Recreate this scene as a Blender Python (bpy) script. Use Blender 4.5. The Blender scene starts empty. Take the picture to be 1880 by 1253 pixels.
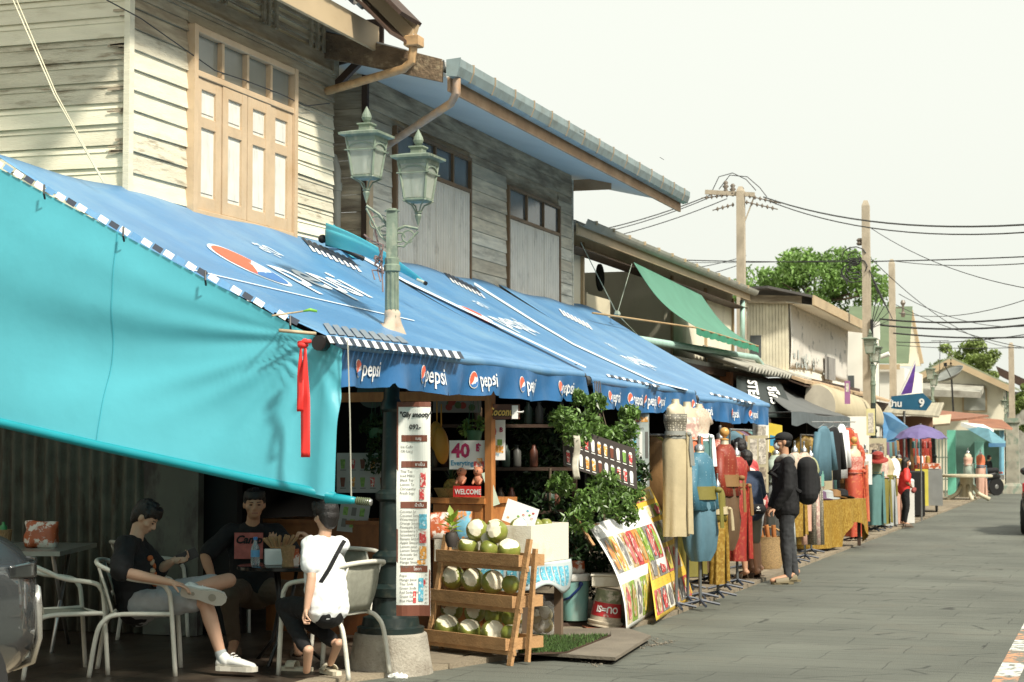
import bpy, bmesh, math, random
from mathutils import Vector, Matrix, Euler, noise
from math import sin, cos, pi, radians, sqrt, atan2
random.seed(11)
SC = bpy.context.scene
COL = SC.collection
# ------------------------------------------------------------------ camera
F_, H_ = 3400.0, 1.65
PIT, YAW = math.atan(188.5/F_), math.atan(1120/F_)
cam = bpy.data.objects.new('camera', bpy.data.cameras.new('camera')); COL.objects.link(cam)
cam.location = (0, 0, H_); cam.rotation_euler = (pi/2+PIT, 0, YAW)
cam.data.sensor_width = 36; cam.data.lens = F_/1880*36; cam.data.clip_end = 3000; cam.data.clip_start = .1
cam.data.dof.use_dof = True; cam.data.dof.focus_distance = 15.5; cam.data.dof.aperture_fstop = 5.6
SC.camera = cam
# ------------------------------------------------------------------ light
SUN_EL, SUN_AZ = radians(46), radians(122)      # azimuth clockwise from +Y: over the road, a little behind the camera
w = bpy.data.worlds.new('World'); SC.world = w; w.use_nodes = True
wn = w.node_tree.nodes; wl = w.node_tree.links; wn.clear()
sky = wn.new('ShaderNodeTexSky'); sky.sky_type = 'NISHITA'; sky.sun_disc = False
sky.sun_elevation = SUN_EL; sky.sun_rotation = SUN_AZ; sky.dust_density = 8; sky.air_density = 1.2; sky.ozone_density = .6
hs = wn.new('ShaderNodeHueSaturation'); hs.inputs['Saturation'].default_value = .12
mx = wn.new('ShaderNodeMix'); mx.data_type = 'RGBA'; mx.inputs[0].default_value = .75
mx.inputs[7].default_value = (8.2, 8.45, 7.6, 1)    # hazy white overcast veil over the blue sky
bg = wn.new('ShaderNodeBackground'); bg.inputs[1].default_value = .1
wo = wn.new('ShaderNodeOutputWorld')
wl.new(sky.outputs[0], hs.inputs['Color']); wl.new(hs.outputs[0], mx.inputs[6]); wl.new(mx.outputs[2], bg.inputs[0]); wl.new(bg.outputs[0], wo.inputs[0])
sd = bpy.data.lights.new('sun', 'SUN'); sd.energy = 3.9; sd.angle = radians(5); sd.color = (1, .93, .8)
sun = bpy.data.objects.new('sun', sd); COL.objects.link(sun)
sv = Vector((sin(SUN_AZ)*cos(SUN_EL), cos(SUN_AZ)*cos(SUN_EL), sin(SUN_EL)))
sun.rotation_euler = sv.to_track_quat('Z', 'Y').to_euler(); sun.location = (5, 5, 20)
SC.view_settings.view_transform = 'Standard'; SC.view_settings.look = 'None'; SC.view_settings.exposure = .5; SC.view_settings.gamma = 1
SC.render.engine = 'CYCLES'
# ------------------------------------------------------------------ measuring the photograph: pixel -> place on a real plane
def ray(px, py):
    cx, cy = (px-940)/F_, (626.5-py)/F_
    up = cy*cos(PIT)+sin(PIT); fw = cos(PIT)-cy*sin(PIT)
    return Vector((cx*cos(YAW)-fw*sin(YAW), cx*sin(YAW)+fw*cos(YAW), up))
def U(px, py, X=None, Y=None, Z=None):
    r = ray(px, py)
    t = X/r.x if X is not None else Y/r.y if Y is not None else (Z-H_)/r.z
    return Vector((r.x*t, r.y*t, H_+r.z*t))
# ------------------------------------------------------------------ materials
MC = {}
def nd(nt, t, **k):
    n = nt.nodes.new(t)
    for a, v in k.items(): setattr(n, a, v)
    return n
def mat(name, col, rough=.6, var=.14, sc=4, bump=.0, bsc=40, metal=0, trans=0, transl=0, alpha=1, dirt=None, dsc=(2, 2, 2), dth=(.5, .7), isl=0, spec=.5, emit=0, coat=0, stretch=(1, 1, 1)):
    """plain procedural surface: base colour with broad noise, optional second (dirt) colour, optional per-piece tone and bump"""
    if name in MC: return MC[name]
    m = bpy.data.materials.new(name); m.use_nodes = True; nt = m.node_tree; b = nt.nodes['Principled BSDF']
    L = nt.links.new
    tc = nd(nt, 'ShaderNodeTexCoord'); mp = nd(nt, 'ShaderNodeMapping'); L(tc.outputs['Object'], mp.inputs[0]); mp.inputs['Scale'].default_value = stretch
    n1 = nd(nt, 'ShaderNodeTexNoise'); n1.inputs['Scale'].default_value = sc; n1.inputs['Detail'].default_value = 5; L(mp.outputs[0], n1.inputs[0])
    mr = nd(nt, 'ShaderNodeMapRange'); mr.inputs[1].default_value = .3; mr.inputs[2].default_value = .7; mr.inputs[3].default_value = 1-var; mr.inputs[4].default_value = 1+var; L(n1.outputs[0], mr.inputs[0])
    vm = nd(nt, 'ShaderNodeVectorMath', operation='SCALE'); vm.inputs[0].default_value = col[:3]; L(mr.outputs[0], vm.inputs['Scale'])
    out = vm.outputs[0]
    if isl:
        g = nd(nt, 'ShaderNodeNewGeometry'); m2 = nd(nt, 'ShaderNodeMapRange'); m2.inputs[3].default_value = 1-isl; m2.inputs[4].default_value = 1+isl; L(g.outputs['Random Per Island'], m2.inputs[0])
        v2 = nd(nt, 'ShaderNodeVectorMath', operation='SCALE'); L(out, v2.inputs[0]); L(m2.outputs[0], v2.inputs['Scale']); out = v2.outputs[0]
    if dirt:
        mp2 = nd(nt, 'ShaderNodeMapping'); mp2.inputs['Scale'].default_value = dsc; L(tc.outputs['Object'], mp2.inputs[0])
        n2 = nd(nt, 'ShaderNodeTexNoise'); n2.inputs['Scale'].default_value = 1; n2.inputs['Detail'].default_value = 8; n2.inputs['Roughness'].default_value = .65; L(mp2.outputs[0], n2.inputs[0])
        m3 = nd(nt, 'ShaderNodeMapRange'); m3.inputs[1].default_value = dth[0]; m3.inputs[2].default_value = dth[1]; L(n2.outputs[0], m3.inputs[0])
        mi = nd(nt, 'ShaderNodeMix', data_type='RGBA'); L(m3.outputs[0], mi.inputs[0]); L(out, mi.inputs[6]); mi.inputs[7].default_value = (*dirt[:3], 1); out = mi.outputs[2]
    L(out, b.inputs['Base Color'])
    b.inputs['Roughness'].default_value = rough; b.inputs['Metallic'].default_value = metal; b.inputs['Specular IOR Level'].default_value = spec
    b.inputs['Coat Weight'].default_value = coat
    if trans: b.inputs['Transmission Weight'].default_value = trans
    if alpha < 1: b.inputs['Alpha'].default_value = alpha
    if emit: L(out, b.inputs['Emission Color']); b.inputs['Emission Strength'].default_value = emit
    if bump:
        n3 = nd(nt, 'ShaderNodeTexNoise'); n3.inputs['Scale'].default_value = bsc; n3.inputs['Detail'].default_value = 4; L(mp.outputs[0], n3.inputs[0])
        bp = nd(nt, 'ShaderNodeBump'); bp.inputs['Strength'].default_value = bump; bp.inputs['Distance'].default_value = .02; L(n3.outputs[0], bp.inputs['Height']); L(bp.outputs[0], b.inputs['Normal'])
    if transl:
        o = nt.nodes['Material Output']; tl = nd(nt, 'ShaderNodeBsdfTranslucent'); L(out, tl.inputs[0]); ms = nd(nt, 'ShaderNodeMixShader'); ms.inputs[0].default_value = transl
        L(b.outputs[0], ms.inputs[1]); L(tl.outputs[0], ms.inputs[2]); L(ms.outputs[0], o.inputs[0])
    MC[name] = m; return m
def dots_mat(name, c1, c2, scale=60, th=.25, rough=.5, kind='VORONOI', transl=0):
    """printed cloth: small motifs of c2 on c1"""
    if name in MC: return MC[name]
    c1 = [q*.82 for q in c1]; c2 = [q*.85 for q in c2]; m = mat(name, c1, rough, var=.12, bump=.2, bsc=120); nt = m.node_tree; L = nt.links.new; b = nt.nodes['Principled BSDF']
    src = b.inputs['Base Color'].links[0].from_socket
    tc = nd(nt, 'ShaderNodeTexCoord')
    if kind == 'VORONOI':
        v = nd(nt, 'ShaderNodeTexVoronoi'); v.inputs['Scale'].default_value = scale; v.inputs['Randomness'].default_value = .35; L(tc.outputs['Object'], v.inputs[0])
        r = nd(nt, 'ShaderNodeMapRange'); r.inputs[1].default_value = th; r.inputs[2].default_value = th+.06; r.inputs[3].default_value = 1; r.inputs[4].default_value = 0; L(v.outputs['Distance'], r.inputs[0])
    else:
        v = nd(nt, 'ShaderNodeTexNoise'); v.inputs['Scale'].default_value = scale; v.inputs['Detail'].default_value = 3; L(tc.outputs['Object'], v.inputs[0])
        r = nd(nt, 'ShaderNodeMapRange'); r.inputs[1].default_value = th; r.inputs[2].default_value = th+.04; L(v.outputs[0], r.inputs[0])
    mi = nd(nt, 'ShaderNodeMix', data_type='RGBA'); L(r.outputs[0], mi.inputs[0]); L(src, mi.inputs[6]); mi.inputs[7].default_value = (*c2, 1); L(mi.outputs[2], b.inputs['Base Color'])
    return m
# ------------------------------------------------------------------ mesh builder
OFF = {}
SPLIT = {'uprights': 'upright', 'posts': 'post', 'crossbars': 'crossbar', 'rails': 'backrest_rail', 'folding_legs': 'folding_leg', 'eyes': 'eye', 'eyebrows': 'eyebrow', 'arms': 'arm', 'fascias': 'fascia'}
class MB:
    def __init__(s): s.v = []; s.f = []; s.m = []; s.cm = 0
    def add(s, vs, fs):
        n = len(s.v); s.v += [Vector(p) for p in vs]; s.f += [tuple(i+n for i in f) for f in fs]; s.m += [s.cm]*len(fs); return s
    def mi(s, i): s.cm = i; return s
    def box(s, c, d, r=None, rz=0, bv=0):
        x, y, z = d[0]/2, d[1]/2, d[2]/2
        R = r if r is not None else Matrix.Rotation(rz, 3, 'Z')
        c = Vector(c)
        if bv:
            t = min(bv, x*.9, y*.9, z*.9); vs = []
            for sz in (-1, 1):
                for (zz, ins) in ((z-t if 1 else 0, 0), (z, t)) if sz > 0 else ((z, t), (z-t, 0)):
                    for (a, b_) in ((-1, -1), (1, -1), (1, 1), (-1, 1)):
                        vs.append(c+R@Vector((a*(x-ins), b_*(y-ins), sz*zz)))
            fs = [(3, 2, 1, 0), (12, 13, 14, 15)]
            for k in range(3):
                for i in range(4): j = (i+1) % 4; fs.append((k*4+i, k*4+j, k*4+4+j, k*4+4+i))
            return s.add(vs, fs)
        vs = [c+R@Vector((a*x, b*y, e*z)) for e in (-1, 1) for (a, b) in ((-1, -1), (1, -1), (1, 1), (-1, 1))]
        return s.add(vs, [(3, 2, 1, 0), (4, 5, 6, 7), (0, 1, 5, 4), (1, 2, 6, 5), (2, 3, 7, 6), (3, 0, 4, 7)])
    def bb(s, a, b, bv=0):
        a, b = Vector(a), Vector(b); return s.box((a+b)/2, [abs(q) for q in (b-a)], bv=bv)
    def beam(s, p0, p1, w_, h_, up=(0, 0, 1)):
        p0, p1 = Vector(p0), Vector(p1); d = (p1-p0); L = d.length; d.normalize()
        sd_ = d.cross(Vector(up)); sd_ = sd_.normalized() if sd_.length > 1e-4 else Vector((1, 0, 0)); u = sd_.cross(d)
        R = Matrix((sd_, d, u)).transposed(); return s.box((p0+p1)/2, (w_, L, h_), r=R)
    def tube(s, pts, r, n=8, cap=True):
        pts = [Vector(p) for p in pts]; rs = r if isinstance(r, (list, tuple)) else [r]*len(pts)
        vs = []; fs = []; ref = None
        for i, p in enumerate(pts):
            d = (pts[min(i+1, len(pts)-1)]-pts[max(i-1, 0)]).normalized()
            if ref is None: ref = Vector((0, 0, 1)) if abs(d.z) < .9 else Vector((1, 0, 0))
            a = d.cross(ref).normalized(); b = a.cross(d); ref = b
            for k in range(n): t = 2*pi*k/n; vs.append(p+(a*cos(t)+b*sin(t))*rs[i])
        for i in range(len(pts)-1):
            for k in range(n): j = (k+1) % n; fs.append((i*n+k, i*n+j, (i+1)*n+j, (i+1)*n+k))
        if cap: fs += [tuple(range(n)), tuple(range(len(vs)-1, len(vs)-n-1, -1))]
        return s.add(vs, fs)
    def lathe(s, c, prof, n=16, ax=None, rz=0, sq=False):
        c = Vector(c); vs = []; fs = []; R = ax if ax is not None else Matrix.Identity(3)
        for (r, z) in prof:
            for k in range(n): t = 2*pi*(k+.5*sq)/n+rz; vs.append(c+R@Vector((r*cos(t), r*sin(t), z)))
        for i in range(len(prof)-1):
            for k in range(n): j = (k+1) % n; fs.append((i*n+k, i*n+j, (i+1)*n+j, (i+1)*n+k))
        fs += [tuple(range(n-1, -1, -1)), tuple(range(len(vs)-n, len(vs)))]
        return s.add(vs, fs)
    def loft(s, rings, closed=True, cap=True):
        n = len(rings[0]); vs = [p for r in rings for p in r]; fs = []
        for i in range(len(rings)-1):
            for k in range(n if closed else n-1): j = (k+1) % n; fs.append((i*n+k, i*n+j, (i+1)*n+j, (i+1)*n+k))
        if cap and closed: fs += [tuple(range(n-1, -1, -1)), tuple(range(len(vs)-n, len(vs)))]
        return s.add(vs, fs)
    def sheet(s, fn, nu, nv, th=0):
        """fn(u,v)->point; th gives a second skin"""
        g = [[Vector(fn(i/nu, j/nv)) for j in range(nv+1)] for i in range(nu+1)]
        vs = [p for row in g for p in row]; W = nv+1
        fs = [(i*W+j, (i+1)*W+j, (i+1)*W+j+1, i*W+j+1) for i in range(nu) for j in range(nv)]
        if th:
            N = len(vs); nv_ = []
            for i in range(nu+1):
                for j in range(nv+1):
                    a = g[min(i+1, nu)][j]-g[max(i-1, 0)][j]; b = g[i][min(j+1, nv)]-g[i][max(j-1, 0)]
                    c = a.cross(b); nv_.append(g[i][j]-(c.normalized() if c.length > 1e-9 else Vector((0, 0, 1)))*th)
            vs += nv_; fs += [tuple(N+k for k in reversed(f)) for f in list(fs)]
            bd = [(i, 0) for i in range(nu+1)]+[(nu, j) for j in range(1, nv+1)]+[(i, nv) for i in range(nu-1, -1, -1)]+[(0, j) for j in range(nv-1, 0, -1)]
            for q in range(len(bd)): a = bd[q][0]*W+bd[q][1]; e = bd[(q+1) % len(bd)]; b = e[0]*W+e[1]; fs.append((b, a, a+N, b+N))
        return s.add(vs, fs)
    def ell(s, c, r, R=None, nu=12, nv=8):
        c = Vector(c); R = R or Matrix.Identity(3); r = (r, r, r) if not isinstance(r, (tuple, list)) else r
        vs = [c+R@Vector((0, 0, -r[2]))]; fs = []
        for i in range(1, nv):
            t = -pi/2+pi*i/nv
            for k in range(nu): a = 2*pi*k/nu; vs.append(c+R@Vector((r[0]*cos(t)*cos(a), r[1]*cos(t)*sin(a), r[2]*sin(t))))
        vs.append(c+R@Vector((0, 0, r[2]))); top = len(vs)-1
        for k in range(nu):
            j = (k+1) % nu; fs.append((0, 1+j, 1+k)); fs.append((top, 1+(nv-2)*nu+k, 1+(nv-2)*nu+j))
            for i in range(nv-2): fs.append((1+i*nu+k, 1+i*nu+j, 1+(i+1)*nu+j, 1+(i+1)*nu+k))
        return s.add(vs, fs)
    def cap(s, p0, r0, p1, r1, sx=1, side=None, n=12):
        """tapered capsule (closed); sx widens it along 'side'"""
        p0, p1 = Vector(p0), Vector(p1); d = p1-p0; L = d.length
        if L < 1e-5: return s.ell(p0, r0)
        d /= L; sd_ = Vector(side) if side is not None else (Vector((1, 0, 0)) if abs(d.x) < .9 else Vector((0, 1, 0)))
        sd_ = (sd_-d*sd_.dot(d)).normalized(); o = d.cross(sd_); rings = []
        for i in range(5):
            t = -pi/2+pi/2*i/4.2+.05; rings.append([p0+d*(r0*sin(t))+(sd_*cos(a)*sx+o*sin(a))*(r0*cos(t)) for a in [2*pi*k/n for k in range(n)]])
        for i in range(5):
            t = pi/2*i/4.2; rings.append([p1+d*(r1*sin(t))+(sd_*cos(a)*sx+o*sin(a))*(r1*cos(t)) for a in [2*pi*k/n for k in range(n)]])
        return s.loft(rings)
    def prism(s, poly, d):
        """poly: list of 3D points (planar), extruded by vector d"""
        n = len(poly); d = Vector(d); vs = [Vector(p) for p in poly]; vs += [p+d for p in vs]
        return s.add(vs, [tuple(range(n-1, -1, -1)), tuple(range(n, 2*n))]+[(i, (i+1) % n, n+(i+1) % n, n+i) for i in range(n)])
    def leaf(s, p, sz, rnd=random, droop=0):
        R = Euler((rnd.uniform(-1.2, 1.2), rnd.uniform(-1.2, 1.2), rnd.uniform(0, 6.28))).to_matrix()
        a = sz; b = sz*.45
        return s.add([p+R@Vector(q) for q in ((-a, 0, 0), (-.2*a, -b, .15*a), (a, 0, 0), (-.2*a, b, .15*a))], [(0, 1, 2), (0, 2, 3)])
    def xf(s, M): s.v = [M@p for p in s.v]; return s
    def build(s, name, mats, parent=None, smooth=False, angle=None, structure=False):
        if name in SPLIT and parent is not None:      # separate pieces of one kind become parts of their own
            par = list(range(len(s.v)))
            def root(i):
                while par[i] != i: par[i] = par[par[i]]; i = par[i]
                return i
            for f in s.f:
                for i in f[1:]: par[root(i)] = root(f[0])
            gr = {}
            for k, f in enumerate(s.f): gr.setdefault(root(f[0]), []).append(k)
            for fs in gr.values():
                q = MB(); ix = sorted({i for k in fs for i in s.f[k]}); mp = {i: j for j, i in enumerate(ix)}
                q.v = [s.v[i] for i in ix]; q.f = [tuple(mp[i] for i in s.f[k]) for k in fs]; q.m = [s.m[k] for k in fs]; o = q.build(SPLIT[name], mats, parent, smooth, angle, True)
                if 'kind' in o: del o['kind']
            return o
        if not isinstance(mats, (list, tuple)): mats = [mats]
        off = Vector((0, 0, 0))
        if parent is not None: off = OFF.get(parent.name, Vector((0, 0, 0)))
        elif not structure and s.v:
            lo = Vector([min(p[i] for p in s.v) for i in range(3)]); hi = Vector([max(p[i] for p in s.v) for i in range(3)]); off = Vector(((lo.x+hi.x)/2, (lo.y+hi.y)/2, lo.z))
        me = bpy.data.meshes.new(name); me.from_pydata([p-off for p in s.v], [], s.f)
        for m_ in mats: me.materials.append(m_)
        if len(mats) > 1: me.polygons.foreach_set('material_index', [min(k, len(mats)-1) for k in s.m])
        if smooth: me.polygons.foreach_set('use_smooth', [True]*len(me.polygons))
        bm = bmesh.new(); bm.from_mesh(me); bmesh.ops.recalc_face_normals(bm, faces=bm.faces); bm.to_mesh(me); bm.free()
        me.update()
        if smooth and angle: 
            try: me.set_sharp_from_angle(angle=radians(angle))
            except Exception: pass
        o = bpy.data.objects.new(name, me); COL.objects.link(o)
        if parent is not None: o.parent = parent; OFF[o.name] = off
        else: o.location = off; OFF[o.name] = off
        if structure: o['kind'] = 'structure'
        return o
def tag(o, label=None, cat=None, group=None, kind=None):
    if label: o['label'] = label
    if cat: o['category'] = cat
    if group: o['group'] = group
    if kind: o['kind'] = kind
    return o
def thing(name, label, cat, loc=(0, 0, 0), group=None, local=False):
    """an Empty at the thing's base; children given in world coordinates (or local=True: around the origin)"""
    o = bpy.data.objects.new(name, None); COL.objects.link(o); o.location = loc; o.empty_display_size = .2
    OFF[o.name] = Vector((0, 0, 0)) if local else Vector(loc)
    return tag(o, label, cat, group)
def kids(o): return [c for c in bpy.data.objects if c.parent == o]
def dup(o, label=None, loc=None, rz=None, parent=None):
    c = o.copy(); COL.objects.link(c); c.parent = parent
    for k in kids(o): dup(k, parent=c)
    if label: c['label'] = label
    if loc is not None: c.location = loc
    if rz is not None: c.rotation_euler = (0, 0, rz)
    return c
def text_mb(txt, size=1.0, align='LEFT', shear=0, bold=.0, res=3, sx=1.0):
    """flat lettering in the XY plane as a mesh"""
    cu = bpy.data.curves.new('t', 'FONT'); cu.body = txt; cu.size = size; cu.align_x = align; cu.shear = shear; cu.offset = bold; cu.resolution_u = res
    ob = bpy.data.objects.new('t', cu); COL.objects.link(ob)
    dg = bpy.context.evaluated_depsgraph_get(); me = bpy.data.meshes.new_from_object(ob.evaluated_get(dg))
    mb = MB(); mb.add([Vector((v.co.x*sx, v.co.y, 0)) for v in me.vertices], [tuple(p.vertices) for p in me.polygons])
    bpy.data.objects.remove(ob); bpy.data.curves.remove(cu); bpy.data.meshes.remove(me)
    return mb
def flatten(mb, fn): mb.v = [Vector(fn(p.x, p.y)) for p in mb.v]; return mb
def join(a, b): 
    n = len(a.v); a.v += b.v; a.f += [tuple(i+n for i in f) for f in b.f]; a.m += b.m; return a
def remesh(mb, voxel, name, mats, parent=None, smooth=4, top=None, fac=.5):
    """fuse overlapping closed shapes into one continuous skin"""
    me = bpy.data.meshes.new('tmp'); me.from_pydata(mb.v, [], mb.f)
    bm = bmesh.new(); bm.from_mesh(me); bmesh.ops.recalc_face_normals(bm, faces=bm.faces); bm.to_mesh(me); bm.free()
    ob = bpy.data.objects.new('tmp', me); COL.objects.link(ob)
    r = ob.modifiers.new('r', 'REMESH'); r.mode = 'VOXEL'; r.voxel_size = voxel; r.use_smooth_shade = True
    s_ = ob.modifiers.new('s', 'SMOOTH'); s_.iterations = smooth; s_.factor = fac
    dg = bpy.context.evaluated_depsgraph_get(); m2 = bpy.data.meshes.new_from_object(ob.evaluated_get(dg)); m2.name = name
    bpy.data.objects.remove(ob); bpy.data.meshes.remove(me)
    off = OFF.get(parent.name, Vector((0, 0, 0))) if parent is not None else (top if top is not None else Vector((0, 0, 0)))
    if off.length > 0:
        for v in m2.vertices: v.co -= off
    m2.materials.clear()
    for m_ in (mats if isinstance(mats, (list, tuple)) else [mats]): m2.materials.append(m_)
    m2.polygons.foreach_set('use_smooth', [True]*len(m2.polygons))
    o = bpy.data.objects.new(name, m2); COL.objects.link(o)
    if parent is not None: o.parent = parent
    else: o.location = off
    OFF[o.name] = off
    return o
# ------------------------------------------------------------------ shared materials
M = {}
M['cream'] = mat('cream_boards', (.74, .70, .54), .75, var=.08, sc=3, dirt=(.47, .41, .28), dsc=(2.2, 2.2, 9), dth=(.56, .82), isl=.09, bump=.25, bsc=25, stretch=(1, 1, 6))
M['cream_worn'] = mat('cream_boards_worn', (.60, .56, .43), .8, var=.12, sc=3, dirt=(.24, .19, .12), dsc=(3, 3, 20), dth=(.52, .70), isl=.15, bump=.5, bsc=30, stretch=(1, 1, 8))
M['cream_brown'] = mat('soft_brown_boards', (.42, .36, .25), .8, var=.15, sc=3, dirt=(.23, .18, .12), dsc=(2, 2, 14), dth=(.42, .7), isl=.1, bump=.4, bsc=30, stretch=(1, 1, 8))
M['greyw'] = mat('grey_weathered_boards', (.66, .58, .44), .85, var=.2, sc=2.5, dirt=(.28, .23, .17), dsc=(.8, .8, 7), dth=(.46, .74), isl=.12, bump=.4, bsc=25, stretch=(1, 1, 8))
M['greyw_pale'] = mat('pale_weathered_boards', (.72, .67, .55), .85, var=.18, sc=2.5, dirt=(.2, .16, .1), dsc=(1, 1, 8), dth=(.5, .75), isl=.12, bump=.4, bsc=25, stretch=(1, 1, 8))
M['greyw_dark'] = mat('dark_weathered_boards', (.50, .42, .30), .85, var=.25, sc=2.5, dirt=(.20, .155, .11), dsc=(1, 1, 8), dth=(.4, .66), isl=.12, bump=.4, bsc=25, stretch=(1, 1, 8))
M['frame'] = mat('tan_painted_frame', (.54, .405, .26), .6, var=.1, sc=6, dirt=(.42, .28, .15), dsc=(3, 3, 3), dth=(.5, .8), bump=.15)
M['tanfascia'] = mat('tan_fascia', (.47, .36, .22), .6, var=.08, sc=2, dirt=(.4, .26, .13), dsc=(2, 2, 6), dth=(.55, .8))
M['panel_white'] = mat('chalky_white_panel', (.66, .65, .58), .7, var=.08, sc=8, dirt=(.42, .41, .35), dsc=(30, 30, 4), dth=(.5, .8))
M['shut_grey'] = mat('pale_grey_shutter', (.74, .68, .58), .7, var=.08, sc=4, dirt=(.35, .30, .25), dsc=(5, 5, 3), dth=(.55, .8))
M['glass_grey'] = mat('dusty_pane', (.23, .235, .2), .25, var=.12, sc=3, spec=.6)
M['glass_dark'] = mat('dark_pane', (.10, .11, .11), .15, var=.2, sc=3, spec=.6)
M['bluegrey'] = mat('blue_grey_gutter', (.27, .34, .34), .4, var=.12, sc=5, metal=.3, dirt=(.16, .17, .14), dsc=(4, 8, 8), dth=(.5, .8))
M['soffit'] = mat('pale_blue_soffit', (.52, .56, .56), .7, var=.05, sc=1.5, dirt=(.35, .4, .42), dsc=(1, 1, 1), dth=(.55, .9))
M['darkwood'] = mat('dark_wood', (.055, .03, .018), .6, var=.3, sc=5, bump=.2)
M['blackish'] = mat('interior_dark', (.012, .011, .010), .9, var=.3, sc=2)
M['brownwood'] = mat('varnished_brown_wood', (.24, .085, .025), .35, var=.2, sc=3, stretch=(1, 1, 1), dirt=(.13, .04, .012), dsc=(9, 9, 2), dth=(.4, .7), bump=.1)
M['orangewood'] = mat('orange_pine', (.42, .17, .05), .45, var=.18, sc=6, dirt=(.28, .10, .03), dsc=(14, 14, 3), dth=(.45, .7))
M['rackwood'] = mat('rack_timber', (.44, .25, .11), .65, var=.18, sc=8, dirt=(.26, .14, .06), dsc=(4, 4, 30), dth=(.5, .8), bump=.3, bsc=60)
M['white'] = mat('white_paint', (.78, .77, .72), .5, var=.05)
M['paper'] = mat('white_paper', (.80, .80, .76), .6, var=.03)
M['chair_white'] = mat('cream_powder_coat', (.66, .64, .55), .4, var=.08, sc=12, dirt=(.4, .36, .28), dsc=(6, 6, 6), dth=(.6, .8))
M['steel'] = mat('steel', (.5, .5, .48), .35, metal=.9, var=.1)
M['blackplastic'] = mat('black_plastic', (.015, .015, .015), .4, var=.1)
M['blackmetal'] = mat('black_metal', (.03, .03, .03), .35, metal=.5, var=.1)
M['concrete'] = mat('concrete', (.36, .33, .27), .85, var=.2, sc=6, dirt=(.2, .17, .13), dsc=(5, 5, 5), dth=(.5, .75), bump=.6, bsc=60)
M['polecon'] = mat('pale_concrete_pole', (.42, .36, .27), .85, var=.12, sc=5, dirt=(.25, .2, .14), dsc=(3, 3, 1), dth=(.5, .8), bump=.3)
M['lampgreen'] = mat('verdigris_paint', (.17, .22, .165), .55, var=.2, sc=10, dirt=(.28, .31, .23), dsc=(20, 20, 8), dth=(.5, .7), bump=.2)
M['lampdark'] = mat('dark_green_iron', (.013, .024, .022), .4, var=.2, sc=10, dirt=(.07, .07, .05), dsc=(12, 12, 12), dth=(.55, .8))
M['wire'] = mat('black_cable', (.03, .03, .03), .6)
M['red'] = mat('red_cloth', (.72, .035, .03), .6)
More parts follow.
